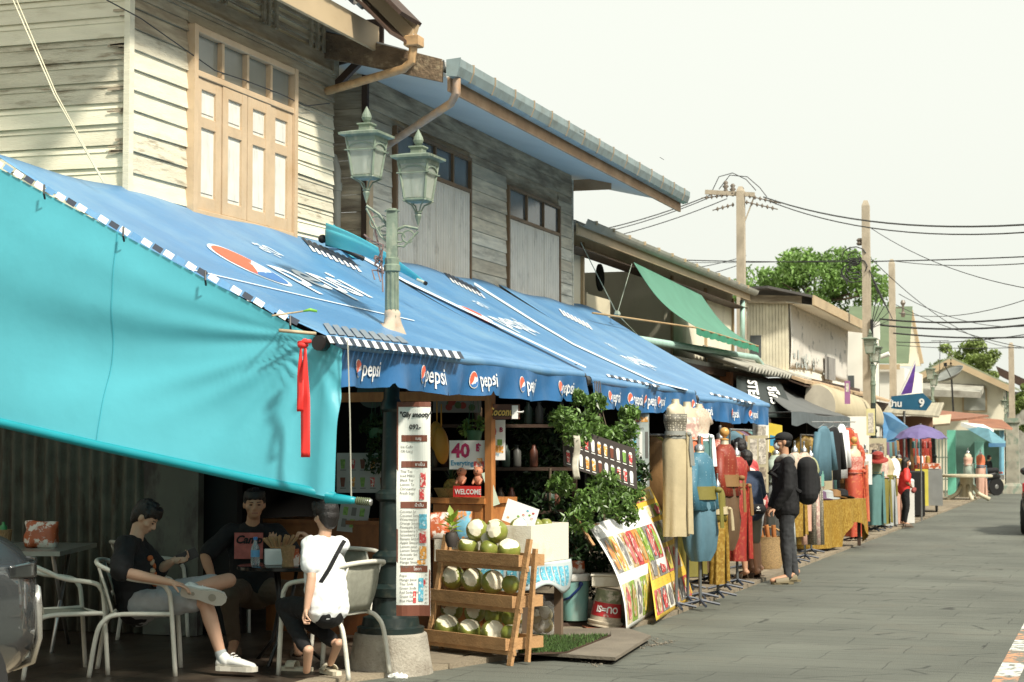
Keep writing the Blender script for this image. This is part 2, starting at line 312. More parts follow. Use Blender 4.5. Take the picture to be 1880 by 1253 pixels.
# =================================================================== GROUND
def paver_mat():
    m = bpy.data.materials.new('road_slabs'); m.use_nodes = True; nt = m.node_tree; L = nt.links.new; b = nt.nodes['Principled BSDF']
    tc = nd(nt, 'ShaderNodeTexCoord'); mp = nd(nt, 'ShaderNodeMapping'); L(tc.outputs['Object'], mp.inputs[0]); mp.inputs['Rotation'].default_value = (0, 0, radians(2))
    nz = nd(nt, 'ShaderNodeTexNoise'); nz.inputs['Scale'].default_value = 3; L(tc.outputs['Object'], nz.inputs[0])
    vm = nd(nt, 'ShaderNodeMixRGB'); vm.blend_type = 'LINEAR_LIGHT'; vm.inputs[0].default_value = .045; L(mp.outputs[0], vm.inputs[1]); L(nz.outputs['Color'], vm.inputs[2])
    br = nd(nt, 'ShaderNodeTexBrick'); L(vm.outputs[0], br.inputs[0]); br.inputs['Scale'].default_value = 1; br.inputs['Brick Width'].default_value = 1.1; br.inputs['Row Height'].default_value = .55
    br.inputs['Mortar Size'].default_value = .007; br.inputs['Mortar Smooth'].default_value = .3; br.inputs['Bias'].default_value = -.2
    br.inputs['Color1'].default_value = (.106, .113, .092, 1); br.inputs['Color2'].default_value = (.120, .126, .103, 1); br.inputs['Mortar'].default_value = (.065, .068, .056, 1)
    n2 = nd(nt, 'ShaderNodeTexNoise'); n2.inputs['Scale'].default_value = .55; n2.inputs['Detail'].default_value = 7; L(tc.outputs['Object'], n2.inputs[0])
    r2 = nd(nt, 'ShaderNodeMapRange'); r2.inputs[1].default_value = .3; r2.inputs[2].default_value = .7; r2.inputs[3].default_value = .76; r2.inputs[4].default_value = 1.24; L(n2.outputs[0], r2.inputs[0])
    s = nd(nt, 'ShaderNodeVectorMath', operation='SCALE'); L(br.outputs[0], s.inputs[0]); L(r2.outputs[0], s.inputs['Scale'])
    n3 = nd(nt, 'ShaderNodeTexNoise'); n3.inputs['Scale'].default_value = .8; n3.inputs['Detail'].default_value = 9; n3.inputs['Roughness'].default_value = .7; L(tc.outputs['Object'], n3.inputs[0])
    r3 = nd(nt, 'ShaderNodeMapRange'); r3.inputs[1].default_value = .55; r3.inputs[2].default_value = .75; r3.inputs[4].default_value = .55; L(n3.outputs[0], r3.inputs[0])
    mi = nd(nt, 'ShaderNodeMix', data_type='RGBA'); L(r3.outputs[0], mi.inputs[0]); L(s.outputs[0], mi.inputs[6]); mi.inputs[7].default_value = (.135, .122, .092, 1)
    # cracks and chipped edges across the slabs
    n4 = nd(nt, 'ShaderNodeTexVoronoi'); n4.feature = 'DISTANCE_TO_EDGE'; n4.inputs['Scale'].default_value = 1.3
    mp4 = nd(nt, 'ShaderNodeMapping'); mp4.inputs['Scale'].default_value = (.45, 2.2, 1); L(vm.outputs[0], mp4.inputs[0]); L(mp4.outputs[0], n4.inputs[0])
    r4 = nd(nt, 'ShaderNodeMapRange'); r4.inputs[1].default_value = .004; r4.inputs[2].default_value = .014; r4.inputs[3].default_value = .38; r4.inputs[4].default_value = 1; L(n4.outputs[0], r4.inputs[0])
    n5 = nd(nt, 'ShaderNodeTexNoise'); n5.inputs['Scale'].default_value = 90; n5.inputs['Detail'].default_value = 3; L(tc.outputs['Object'], n5.inputs[0])
    r5 = nd(nt, 'ShaderNodeMapRange'); r5.inputs[3].default_value = .72; r5.inputs[4].default_value = 1.28; L(n5.outputs[0], r5.inputs[0])
    ml = nd(nt, 'ShaderNodeMath', operation='MULTIPLY'); L(r4.outputs[0], ml.inputs[0]); L(r5.outputs[0], ml.inputs[1])
    s2 = nd(nt, 'ShaderNodeVectorMath', operation='SCALE'); L(mi.outputs[2], s2.inputs[0]); L(ml.outputs[0], s2.inputs['Scale'])
    L(s2.outputs[0], b.inputs['Base Color']); b.inputs['Roughness'].default_value = .75
    bp = nd(nt, 'ShaderNodeBump'); bp.inputs['Strength'].default_value = .5; bp.inputs['Distance'].default_value = .012
    ad = nd(nt, 'ShaderNodeMath', operation='SUBTRACT'); L(n5.outputs[0], ad.inputs[0]); L(br.outputs['Fac'], ad.inputs[1]); L(ad.outputs[0], bp.inputs['Height']); L(bp.outputs[0], b.inputs['Normal'])
    return m
M['ground'] = mat('ground_earth', (.17, .15, .11), .9, sc=1, var=.3)
M['pave'] = mat('pavement_concrete', (.27, .225, .155), .85, var=.22, sc=2, dirt=(.16, .135, .10), dsc=(1.5, 1.5, 1), dth=(.45, .7), bump=.4, bsc=50, isl=.12)
M['kerb'] = mat('kerb_stone', (.26, .215, .15), .85, var=.2, sc=3, dirt=(.13, .11, .085), dsc=(3, 3, 3), dth=(.5, .7), bump=.5, bsc=50, isl=.15)
b = MB(); b.add([(-600, -60, -.01), (600, -60, -.01), (600, 1500, -.01), (-600, 1500, -.01)], [(0, 1, 2, 3)]); b.build('ground', M['ground'], structure=True)
b = MB(); b.add([(-5.3, -20, .0), (6.5, -20, .0), (6.5, 400, .0), (-5.3, 400, .0)], [(0, 1, 2, 3)]); b.build('road', paver_mat(), structure=True)
def kx(y): return -4.42 + .42*math.exp(-((y-17)/6.0)**2)*0 + (-.65*max(0, (13.6-y)/1.6) if y < 13.6 else (.0 if y < 14 else min(.3, (y-14)*.1)))
# pavement slabs (flush with the kerb top), then the kerb stones one by one
b = MB(); rnd = random.Random(3)
y = 6.0
while y < 75:
    ln = .9+rnd.random()*.1
    x1 = kx(y+ln/2)-.2
    x = x1
    while x > -12:
        wd = .9; dz = rnd.uniform(-.004, .004)
        b.bb((x-wd+.006, y+.004, -.05), (x-.004, y+ln-.004, .035+dz)); x -= wd
    y += ln
b.build('pavement', M['pave'], structure=True)
b = MB(); y = 6.0
while y < 75:
    ln = .98; x0 = kx(y); x1 = kx(y+ln); dz = rnd.uniform(-.006, .004)
    b.prism([(x0-.19, y+.005, -.05), (x0+rnd.uniform(-.01, .01), y+.005, -.05), (x1+rnd.uniform(-.01, .01), y+ln-.005, -.05), (x1-.19, y+ln-.005, -.05)], (0, 0, .088+dz)); y += ln
b.build('kerb', M['kerb'], structure=True)
# broken patch of gravelly mortar beside the kerb
b = MB(); rnd = random.Random(5)
cx, cy = U(1120, 1190, Z=0).xy
for k in range(420):
    a = rnd.random()*6.28; r = sqrt(rnd.random()); x, y = cx+cos(a)*r*.22+.1+.12*sin(a*3), cy+sin(a)*r*1.1+.2*cos(a*2)
    s_ = rnd.uniform(.004, .013); b.ell((x, y, .004), (s_, s_*rnd.uniform(.6, 1.2), s_*.6), nu=5, nv=3)
tag(b.build('grit', mat('grit', (.17, .15, .115), .9, isl=.4)), 'loose grey grit scattered along the kerb by the coconut rack', 'grit', kind='stuff')
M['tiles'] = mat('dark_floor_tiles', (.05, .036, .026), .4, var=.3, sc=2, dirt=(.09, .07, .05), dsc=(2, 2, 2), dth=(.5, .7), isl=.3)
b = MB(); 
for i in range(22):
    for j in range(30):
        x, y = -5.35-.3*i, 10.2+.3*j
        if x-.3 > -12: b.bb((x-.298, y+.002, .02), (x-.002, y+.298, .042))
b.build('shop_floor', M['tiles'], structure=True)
# painted white and orange road marking at the right
M['mark_w'] = mat('worn_white_marking', (.62, .62, .57), .8, dirt=(.16, .165, .14), dsc=(9, 9, 9), dth=(.5, .56), var=.1)
M['mark_o'] = mat('worn_orange_marking', (.55, .27, .14), .8, dirt=(.16, .165, .14), dsc=(11, 11, 11), dth=(.46, .53), var=.1)
b = MB(); x0 = U(1828, 1240, Z=0).x; x1 = x0+.17
for k in range(9):
    y0 = 10.3+k*.85; b.cm = k % 2; b.bb((x0, y0, .0), (x1, y0+.82, .004))
b.build('road_marking', [M['mark_w'], M['mark_o']], structure=True)
# =================================================================== HOUSES
def lapwall(b, p0, d, n, L, z0, z1, per=.163, rnd=random, split=1, pick=None, groove=True):
    """lapped boards along unit d from p0, facing n"""
    d, n = Vector(d), Vector(n); z = z0
    while z < z1-.02:
        h = min(per, z1-z); cuts = [0]+sorted(rnd.uniform(.2, .8)*L for _ in range(split-1))+[L]
        for i in range(len(cuts)-1):
            a, c = cuts[i]+.001, cuts[i+1]-.001; t = rnd.uniform(-.002, .003)
            prof = [(0, 0), (.026+t, 0), (.012+t, h*.70), (.02+t, h*.71), (.007, h*.99), (0, h*.99)] if groove else [(0, 0), (.026+t, 0), (.006, h*.99), (0, h*.99)]
            if pick: b.cm = pick((a+c)/2, z, rnd)
            w0 = rnd.uniform(-.005, .005); w1 = rnd.uniform(-.005, .005)
            vs = [Vector(p0)+d*a+n*o+Vector((0, 0, z+q+w0)) for o, q in prof]+[Vector(p0)+d*c+n*o+Vector((0, 0, z+q+w1)) for o, q in prof]
            m_ = len(prof); b.add(vs, [tuple(range(m_)), tuple(range(2*m_-1, m_-1, -1))]+[(k, (k+1) % m_, m_+(k+1) % m_, m_+k) for k in range(m_)])
        z += per
    return b
W = -7.0
# ---- house 1 : cream lapped boards
h1 = thing('wooden_house', 'nearest two-storey house of cream lapped boards with tan framed folding shutters', 'house', (W-2, 14, 0))
rnd = random.Random(8)
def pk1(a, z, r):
    if z > 4.62: return 2  # browner boards toward the top of the wall
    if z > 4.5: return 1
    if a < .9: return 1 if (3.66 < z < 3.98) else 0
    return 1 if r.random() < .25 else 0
b = MB()
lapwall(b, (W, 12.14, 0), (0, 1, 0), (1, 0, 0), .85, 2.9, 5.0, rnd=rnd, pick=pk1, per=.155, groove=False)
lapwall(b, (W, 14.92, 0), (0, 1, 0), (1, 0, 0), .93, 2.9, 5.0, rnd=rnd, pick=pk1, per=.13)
b.cm = 0; b.bb((W, 12.99, 2.9), (W+.02, 14.92, 3.5)); b.bb((W-.1, 12.14, 2.9), (W-.001, 15.87, 5.6))
b.cm = 2; b.bb((W, 12.99, 4.99), (W+.02, 15.87, 5.08)); b.bb((W, 12.14, 5.081), (W+.035, 15.87, 5.11)); b.bb((W, 12.14, 5.111), (W+.05, 15.87, 5.13)); b.bb((W, 12.14, 5.131), (W+.022, 15.87, 5.27))
b.bb((W+.001, 12.14, 5.0), (W+.02, 12.985, 5.08))
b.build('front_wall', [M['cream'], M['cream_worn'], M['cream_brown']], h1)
b = MB()
def pk2(a, z, r): return 1 if (4.05 < z < 4.85 and r.random() < .55) else 0
lapwall(b, (W+.0, 12.14, 0), (-1, 0, 0), (0, -1, 0), 1.62, 2.9, 5.6, rnd=rnd, pick=pk2, per=.163)
b.cm = 0; b.bb((W-6, 12.141, 2.9), (W-.02, 12.3, 6.4)); b.cm = 2; b.bb((W-.02, 12.07, 2.9), (W+.028, 12.139, 5.27))
lapwall(b, (W-1.72, 12.14, 0), (-1, 0, 0), (0, -1, 0), 2.0, 2.9, 5.6, rnd=rnd, pick=pk2, per=.163)
b.build('side_wall', [M['cream'], M['cream_worn'], M['cream']], h1)
# splinters where the corner boards have rotted
b = MB()
for k in range(26):
    z = rnd.choice([4.9, 4.87, 4.62, 4.55, 4.3, 4.12, 3.9, 3.85])+rnd.uniform(-.03, .03); ln = rnd.uniform(.03, .16); s_ = 0
    if s_: b.beam((W+.03, 12.09, z), (W+.032, 12.09+ln, z-rnd.uniform(0, .03)), .006, rnd.uniform(.008, .03))
    else: b.beam((W-.02, 12.105, z), (W-.02-ln, 12.105, z-rnd.uniform(-.01, .01)), .006, rnd.uniform(.006, .02))
b.build('rotten_edge', M['greyw_dark'], h1)
b = MB(); x = W-1.62
b.bb((x-.1, 12.08, 2.9), (x, 12.14, 5.5)); b.build('side_window_frame', M['frame'], h1)
# window with four folding leaves and transom panes
y0, y1, z0, z1 = 13.02, 14.90, 3.50, 4.95
b = MB(); X0 = W+.005
b.bb((X0, y0-.03, z0-.05), (X0+.075, y0+.035, z1+.03), .006); b.bb((X0, y1-.035, z0-.05), (X0+.075, y1+.03, z1+.03), .006)
b.bb((X0, y0+.036, z1-.03), (X0+.07, y1-.036, z1+.028), .006); b.bb((X0, y0+.036, z0-.05), (X0+.07, y1-.036, z0+.01), .006)
zt = z0+1.09
b.bb((X0, y0+.036, zt-.02), (X0+.065, y1-.036, zt+.03), .005)
n = 4; lw = (y1-y0-.07)/n
for k in range(1, n): b.bb((X0, y0+.035+k*lw-.02, zt+.031), (X0+.06, y0+.035+k*lw+.02, z1-.031), .004)
win = b.build('window_frame', M['frame'], h1)
for k in range(n):
    a = y0+.035+k*lw; b = MB(); b.bb((X0+.01, a+.02, zt+.03), (X0+.016, a+lw-.02, z1-.03)); b.build('pane', M['glass_grey'], win)
    b = MB(); e = .006; c0, c1 = a+e, a+lw-e; f0, f1 = z0+.012, zt-.022; t = .095; xx = X0+.015+(.008 if k in (1, 2) else 0)
    b.bb((xx, c0, f0), (xx+.035, c0+t, f1), .004); b.bb((xx, c1-t, f0), (xx+.035, c1, f1), .004)
    for (q0, q1) in ((f0, f0+.11), (f0+.66, f0+.75), (f1-.09, f1)): b.bb((xx, c0+t, q0), (xx+.033, c1-t, q1), .004)
    b.cm = 1
    for (q0, q1) in ((f0+.11, f0+.66), (f0+.75, f1-.09)):
        b.bb((xx+.004, c0+t, q0), (xx+.014, c1-t, q1)); b.bb((xx+.014, c0+t+.02, q0+.03), (xx+.021, c1-t-.02, q1-.03), .005)
    b.build('shutter', [M['frame'], M['panel_white']], win)
# vent lattice under the eaves
b = MB()
for z in (5.33, 5.42, 5.5): b.bb((W+.0, 12.2, z), (W+.02, 15.8, z+.035))
for y in (12.5, 12.6, 12.72, 13.35, 13.45, 13.58, 14.3, 14.4, 14.55, 15.28, 15.42, 15.56): b.bb((W+.02, y, 5.27), (W+.045, y+.035, 5.56))
b.bb((W-.03, 15.76, 5.1), (W+.06, 15.87, 5.6))
b.build('vent_lattice', M['cream_brown'], h1)
b = MB(); b.beam((W-.01, 12.5, 5.36), (W-.01, 15.7, 5.32), .03, .05); b.bb((W-.6, 12.2, 5.0), (W-.12, 15.8, 5.6)); b.build('attic_boards', M['greyw_dark'], h1)
# roof: sloping sheet, fascia, tile ends, verge boards
b = MB(); XE = -6.42
def corr(b, p0, dy, sl, n, amp=.025, per=.15, th=.012, seg=6):
    """corrugated sheet from eave p0 running along +y for dy, up the slope vector sl"""
    p0 = Vector(p0); sl = Vector(sl); up = sl.cross(Vector((0, 1, 0))); up = up.normalized() if up.z > 0 else -up.normalized()
    N = int(dy/per*seg)
    return b.sheet(lambda u, v: p0+Vector((0, dy*u, 0))+sl*v+up*(amp*sin(2*pi*u*dy/per)), N, n, th=th)
corr(b, (-6.38, 11.2, 5.56), 4.75, (-3.2, 0, 3.0), 3, amp=.032, per=.19)
rf = b.build('roof', mat('dark_roof_tile', (.12, .11, .10), .8, dirt=(.4, .37, .3), dsc=(6, 6, 6), dth=(.45, .6)), h1, smooth=True)
b = MB(); b.bb((-6.50, 11.2, 5.26), (-6.465, 15.70, 5.50), .006); b.build('fascia', M['tanfascia'], rf)
b = MB(); b.bb((-6.50, 15.701, 5.24), (W-.3, 15.74, 5.27)); b.beam((-6.55, 15.8, 5.35), (W+.0, 15.9, 5.0), .05, .07); b.prism([(W, 15.88, 5.62), (-6.5, 15.88, 5.62), (-6.5, 15.88, 5.3), (W, 15.88, 5.2)], (0, .03, 0)); b.build('bracket', M['darkwood'], rf)
b = MB(); yv = 16.25; yv = 15.44; A = Vector((-6.05, yv, 5.23)); Bv = Vector((-7.6, yv, 6.81))
b.prism([A, A+Vector((.02, 0, .17)), Bv+Vector((.02, 0, .17)), Bv], (0, .03, 0))
b.prism([A+Vector((.03, .031, .11)), A+Vector((.06, .031, .20)), Bv+Vector((.05, .031, .20)), Bv+Vector((.02, .031, .11))], (0, .035, 0))
b.build('verge_board', M['tanfascia'], rf)
b = MB(); b.prism([A+Vector((.05, .1, .2)), A+Vector((.07, .1, .23)), Bv+Vector((.07, .1, .23)), Bv+Vector((.05, .1, .2))], (0, -.5, 0)); b.prism([A+Vector((-.02, -.45, .02)), A+Vector((-.02, -.45, .05)), Bv+Vector((0, -.45, .02)), Bv+Vector((0, -.45, 0))], (0, .44, 0)); b.build('verge_lining', M['darkwood'], rf)
b = MB(); b.bb((-6.10, 15.39, 5.23), (-5.96, 15.54, 5.33), .01)
b.tube([(-6.03, 15.46, 5.24), (-6.05, 15.46, 5.10), (-6.13, 15.47, 5.04), (-6.6, 15.57, 4.97), (-6.97, 15.66, 4.92)], .04, 10); b.build('downpipe', mat('tan_pipe', (.46, .29, .14), .5, var=.2, sc=12, dirt=(.25, .14, .07), dsc=(10, 10, 10), dth=(.5, .7)), h1, smooth=True, angle=40)
# ---- house 2 : grey weathered boards
h2 = thing('wooden_house', 'grey weathered timber house with pale blue eaves behind the street lamp', 'house', (W-2, 20, 0))
b = MB(); rnd = random.Random(21)
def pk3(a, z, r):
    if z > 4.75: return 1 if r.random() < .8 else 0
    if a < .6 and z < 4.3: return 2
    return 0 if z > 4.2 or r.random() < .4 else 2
Y0, Y1 = 16.68, 23.78
for (a, c, zz0, zz1) in ((Y0, 17.32, 3.0, 4.95), (19.67, 21.0, 3.0, 4.95), (23.16, Y1, 3.0, 4.95), (Y0, Y1, 4.95, 5.3)):
    z = zz0
    while z < zz1-.02:
        h = min(.155, zz1-z); b.cm = pk3(a-Y0, z, rnd) if zz0 < 4 else 1
        t = rnd.uniform(.016, .026); b.prism([(W, a+.002, z), (W+t, a+.002, z), (W+t-.012, a+.002, z+h-.006), (W, a+.002, z+h-.006)], (0, c-a-.004, 0)); z += h
b.cm = 1; b.bb((W-.1, Y0, 2.9), (W-.002, Y1, 5.3)); b.bb((W, 17.32, 3.0), (W+.012, 19.67, 3.3)); b.bb((W, 21.0, 3), (W+.012, 23.16, 3.3))
b.cm = 2; b.bb((W-.09, Y1, 2.9), (W+.03, Y1+.03, 5.2))
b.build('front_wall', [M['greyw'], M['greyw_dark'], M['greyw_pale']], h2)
b = MB(); z = 2.9
while z < 5.2: t = rnd.uniform(.015, .025); b.prism([(W-.5, 15.95, z), (W-.5+t, 15.95, z), (W-.5+t-.01, 15.95, z+.165), (W-.5, 15.95, z+.165)], (0, .72, 0)); z += .17
z = 2.9
while z < 5.2: b.bb((W-.5, Y0-.02-rnd.uniform(.0, .01), z), (W-.03, Y0-.001, z+.165)); z += .17
b.build('recess_wall', M['greyw_dark'], h2)  # boards darkened in colour for the shade of the gap
b = MB(); b.bb((W-.03, Y0-.05, 2.9), (W+.03, Y0-.002, 5.3)); b.build('corner_post', M['darkwood'], h2)
def win2(y0, y1, z0, z1, zt, n, hm):
    b = MB(); b.bb((W+.0, y0, z0), (W+.05, y0+.04, z1)); b.bb((W, y1-.04, z0), (W+.05, y1, z1)); b.bb((W, y0+.041, z1-.04), (W+.05, y1-.041, z1)); b.bb((W, y0+.041, zt), (W+.05, y1-.041, zt+.04))
    lw = (y1-y0-.08)/n
    for k in range(1, n): b.bb((W, y0+.04+k*lw-.018, zt+.041), (W+.045, y0+.04+k*lw+.018, z1-.041))
    b.bb((W, y0, z0-.05), (W+.06, y1, z0-.002))
    wn_ = b.build('window_frame', mat('brown_window_frame', (.20, .12, .06), .6, var=.2), h2)
    for k in range(n):
        a = y0+.04+k*lw; q = MB(); q.bb((W+.012, a+.018, zt+.04), (W+.018, a+lw-.018, z1-.04)); q.build('pane', M['glass_dark'], wn_)
        q = MB(); c0, c1 = a+.006, a+lw-.006; s_ = 7; dw = (c1-c0)/s_
        q.bb((W+.012, c0, z0), (W+.035, c1, zt-.004))
        for j in range(s_): q.bb((W+.0351, c0+j*dw+(.03 if j == 0 else .004), z0+.02), (W+.041, c0+(j+1)*dw-(.03 if j == s_-1 else .004), zt-.03), .003)
        q.build('shutter', M['shut_grey'], wn_)
win2(17.36, 19.66, 3.22, 4.88, 4.48, 4, 0); win2(21.0, 23.16, 3.2, 4.76, 4.36, 3, 0)
# pipe in the recess + tan jamb
b = MB(); b.tube([(W-.22, 16.45, 2.9), (W-.22, 16.45, 4.3), (W-.25, 16.45, 4.42), (W-.42, 16.45, 4.46)], .05, 12); b.tube([(W-.22, 16.45, 4.1), (W-.22, 16.45, 4.18)], .06, 12); b.build('vent_pipe', mat('grey_pipe', (.38, .37, .31), .5), h2, smooth=True, angle=40)
b = MB(); b.bb((W+.03, 16.62, 3.0), (W+.06, 16.72, 4.35)); b.build('corner_trim', M['frame'], h2)
# roof
e0, e1 = 15.62, 25.0; XG = -5.8
b = MB()
b.prism([(W-1.2, e0+.05, 5.62), (W, e0+.05, 5.26), (XG, e0+.05, 4.98), (XG, e0+.05, 5.02), (W, e0+.05, 5.31), (W-1.2, e0+.05, 5.66)], (0, e1-e0-.05, 0)); b.cm = 1
for k in range(2): b.bb((XG+.3+k*.4, 19+k*2, 5.0), (XG+.31+k*.4, 19.2+k*2, 5.0))
sof = b.build('soffit', [M['soffit'], M['darkwood']], h2)
b = MB(); corr(b, (XG-.02, e0, 5.12), e1-e0, (-4.5, 0, 1.45), 2, amp=.025, per=.18); b.build('roof', mat('grey_sheet_roof', (.28, .28, .26), .6), h2, smooth=True)
b = MB(); b.prism([(W-.6, e0, 5.36), (-6.7, e0, 5.16), (XG-.02, e0, 4.93), (XG-.02, e0, 5.14), (-6.7, e0, 5.40), (W-.6, e0, 5.62)], (0, .045, 0)); b.build('verge_board', mat('rotten_verge', (.16, .11, .065), .9, var=.35, sc=8, dirt=(.30, .23, .14), dsc=(7, 7, 12), dth=(.52, .64), bump=.8, bsc=30), h2)
b = MB(); b.bb((XG+.0, e0+.1, 4.86), (XG+.03, e1, 4.99)); b.bb((W-.04, Y1+.03, 5.05), (W+.55, Y1+.06, 5.2)); b.build('fascia', mat('brown_fascia', (.36, .22, .12), .7, dirt=(.5, .33, .2), dsc=(3, 2, 3), dth=(.45, .7)), h2)
b = MB()
def gut(y): 
    return [(XG+.032, y, 4.99), (XG+.06, y, 4.965), (XG+.13, y, 4.98), (XG+.16, y, 5.06), (XG+.165, y, 5.13), (XG+.155, y, 5.135), (XG+.148, y, 5.065), (XG+.12, y, 4.99), (XG+.06, y, 4.975), (XG+.04, y, 5.0)]
b.loft([[Vector(p) for p in gut(e0)], [Vector(p) for p in gut(e1)]]); b.prism([(XG+.03, e0-.01, 4.98), (XG+.13, e0-.01, 4.97), (XG+.17, e0-.01, 5.14), (XG+.03, e0-.01, 5.13)], (0, .008, 0))
b.cm = 1
y = e0+.35
while y < e1:
    b.prism([(XG+.03, y, 4.985), (XG+.13, y, 4.972), (XG+.17, y, 5.07), (XG+.172, y, 5.14), (XG+.03, y, 5.15)], (0, .018, 0)); y += .62
gu = b.build('gutter', [M['bluegrey'], mat('gutter_strap', (.35, .26, .17), .6)], h2)
b = MB(); b.tube([(XG+.09, e0+.1, 4.97), (XG+.09, e0+.1, 4.84), (XG+.02, e0+.15, 4.76), (W+.06, 16.75, 4.5)], .038, 10); b.build('downpipe', mat('dusty_pipe', (.37, .27, .2), .6, var=.2, sc=10, dirt=(.55, .33, .17), dsc=(4, 4, 4), dth=(.5, .65)), h2, smooth=True, angle=40)
# ---- ground floor of both houses : dark open shops
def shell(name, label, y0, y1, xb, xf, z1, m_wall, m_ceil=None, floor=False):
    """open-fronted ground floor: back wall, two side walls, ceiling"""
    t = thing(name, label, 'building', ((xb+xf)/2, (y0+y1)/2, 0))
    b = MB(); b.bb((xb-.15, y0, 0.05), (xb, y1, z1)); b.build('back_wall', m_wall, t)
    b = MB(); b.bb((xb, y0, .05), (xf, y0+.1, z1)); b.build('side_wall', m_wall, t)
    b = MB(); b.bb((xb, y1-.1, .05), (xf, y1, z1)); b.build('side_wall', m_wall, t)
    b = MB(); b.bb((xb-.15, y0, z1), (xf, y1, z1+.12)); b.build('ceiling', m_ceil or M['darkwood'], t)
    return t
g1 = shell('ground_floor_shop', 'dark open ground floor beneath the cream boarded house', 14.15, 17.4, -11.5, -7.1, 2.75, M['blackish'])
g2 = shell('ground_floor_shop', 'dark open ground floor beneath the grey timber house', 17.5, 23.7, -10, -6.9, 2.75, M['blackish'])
# corrugated dividing wall seen behind the left table
b = MB()
b.sheet(lambda u, v: (-12+4.12*u, 14.0+.035*sin(u*4.12/.11*2*pi), .05+2.9*v), 240, 1, th=.004)
cw = b.build('corrugated_wall', mat('old_green_corrugated', (.15, .15, .115), .7, var=.25, sc=5, dirt=(.10, .075, .05), dsc=(7, 7, 1.5), dth=(.5, .62), bump=.2), None, smooth=True); tag(cw, 'corrugated metal partition with rust streaks behind the rectangular steel table', 'wall')
b = MB(); b.bb((-7.86, 13.93, .05), (-7.35, 14.03, 2.9)); tag(b.build('partition_panel', mat('grey_green_panel', (.12, .125, .10), .7, dirt=(.06, .05, .045), dsc=(3, 3, 1.2), dth=(.5, .6))), 'flat grey-green panel at the right end of the corrugated partition', 'wall')

# floor slab of the cream house over the seating, and unseen buildings added to block skylight from seating and shops
b = MB(); b.bb((-13, 12.3, 2.76), (-7.02, 14.14, 2.89)); b.build('floor_slab', M['darkwood'], h1)
b = MB(); rnd = random.Random(71); y = -18
while y < 75:
    w_ = rnd.uniform(6, 9); h_ = rnd.uniform(5.2, 6.2); x0 = 7.6+rnd.uniform(0, .5); b.cm = 0; b.bb((x0, y, 0), (x0+8, y+w_-.05, h_)); b.cm = 1
    b.bb((x0-.9, y, h_-.1), (x0+8, y+w_-.05, h_+.1)); b.bb((x0-.03, y+.5, .05), (x0-.001, y+w_-.6, 2.5))
    for k in range(3): b.bb((x0-.03, y+.7+k*w_/3.4, 3.4), (x0-.001, y+.7+k*w_/3.4+1.1, 4.7))
    y += w_
b.cm = 0; b.bb((-11.5, 2, 0), (-10.2, 11.8, 5.5)); b.build('unseen_shade_buildings', [mat('dim_brown_plaster', (.22, .18, .13), .85), M['darkwood']], structure=True)  # last block stands unseen at the left, added for the same shading
# =================================================================== BLUE AWNINGS
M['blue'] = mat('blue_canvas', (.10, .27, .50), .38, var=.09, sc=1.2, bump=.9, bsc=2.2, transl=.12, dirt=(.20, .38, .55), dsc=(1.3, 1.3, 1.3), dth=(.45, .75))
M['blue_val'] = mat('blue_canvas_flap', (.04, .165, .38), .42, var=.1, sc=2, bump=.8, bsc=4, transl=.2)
M['logo_w'] = mat('print_white', (.78, .80, .80), .5, var=.02); M['logo_r'] = mat('print_coral_red', (.72, .13, .07), .5, var=.03); M['logo_b'] = mat('print_blue', (.05, .17, .42), .5, var=.03)
M['logo_w2'] = mat('print_white_worn', (.66, .75, .82), .5, var=.05); M['print_grey'] = mat('print_grey', (.19, .23, .27), .5, var=.1); M['print_black'] = mat('print_black', (.03, .04, .06), .5)
def globe(fn, s):
    """round mark: white disc, red upper part, blue lower part, split by a wave"""
    b = MB(); N = 28
    b.cm = 0; b.add([fn(s*cos(2*pi*k/N), s*sin(2*pi*k/N), .008) for k in range(N)], [tuple(range(N))])
    R = s*.9
    def strip(lo, hi, h, mi_):
        K = 14; vs = []; fs = []
        for k in range(K+1):
            u = -R+2*R*k/K; c = sqrt(max(0, R*R-u*u)); a = max(-c, min(c, lo(u))) if lo else -c; d = max(-c, min(c, hi(u))) if hi else c
            vs += [fn(u, a, h), fn(u, d, h)]
        for k in range(K): fs.append((2*k, 2*k+2, 2*k+3, 2*k+1))
        b.cm = mi_; b.add(vs, fs)
    strip(lambda u: s*(-.12+.55*(u/s)+.10*sin(2.6*u/s)), None, .011, 1)
    strip(None, lambda u: s*(-.34+.20*(u/s)), .011, 2)
    return b
class Awn:
    def __init__(s, ya, yb, zb=3.56, zf=2.30, xf=-4.62): s.ya, s.yb, s.zb, s.zf, s.xf = ya, yb, zb, zf, xf
    def P(s, y, t, h=0):
        x = -7.03+(s.xf+7.03)*t; z = s.zb+(s.zf-s.zb)*t-.07*sin(pi*t)+.004*sin(y*5.3+t*3)*sin(pi*t)+.006*sin(y*2.1+5*t)*t
        z += -.03*max(0, 1-t*2.5)*sin((y-s.ya)*pi/1.9)**2
        return Vector((x+.4*h, y, z+.9*h))
    def at(s, px, py, h=.006):
        r = ray(px, py); m = (s.zf-s.zb)/(s.xf+7.03); c = h
        for _ in range(6):
            d = (s.zb+m*7.03+c-H_)/(r.z-m*r.x); q = Vector((0, 0, H_))+r*d; t = (q.x+7.03)/(s.xf+7.03); c = s.P(q.y, t, h).z-(s.zb+m*(q.x+7.03))
        return q.y, t
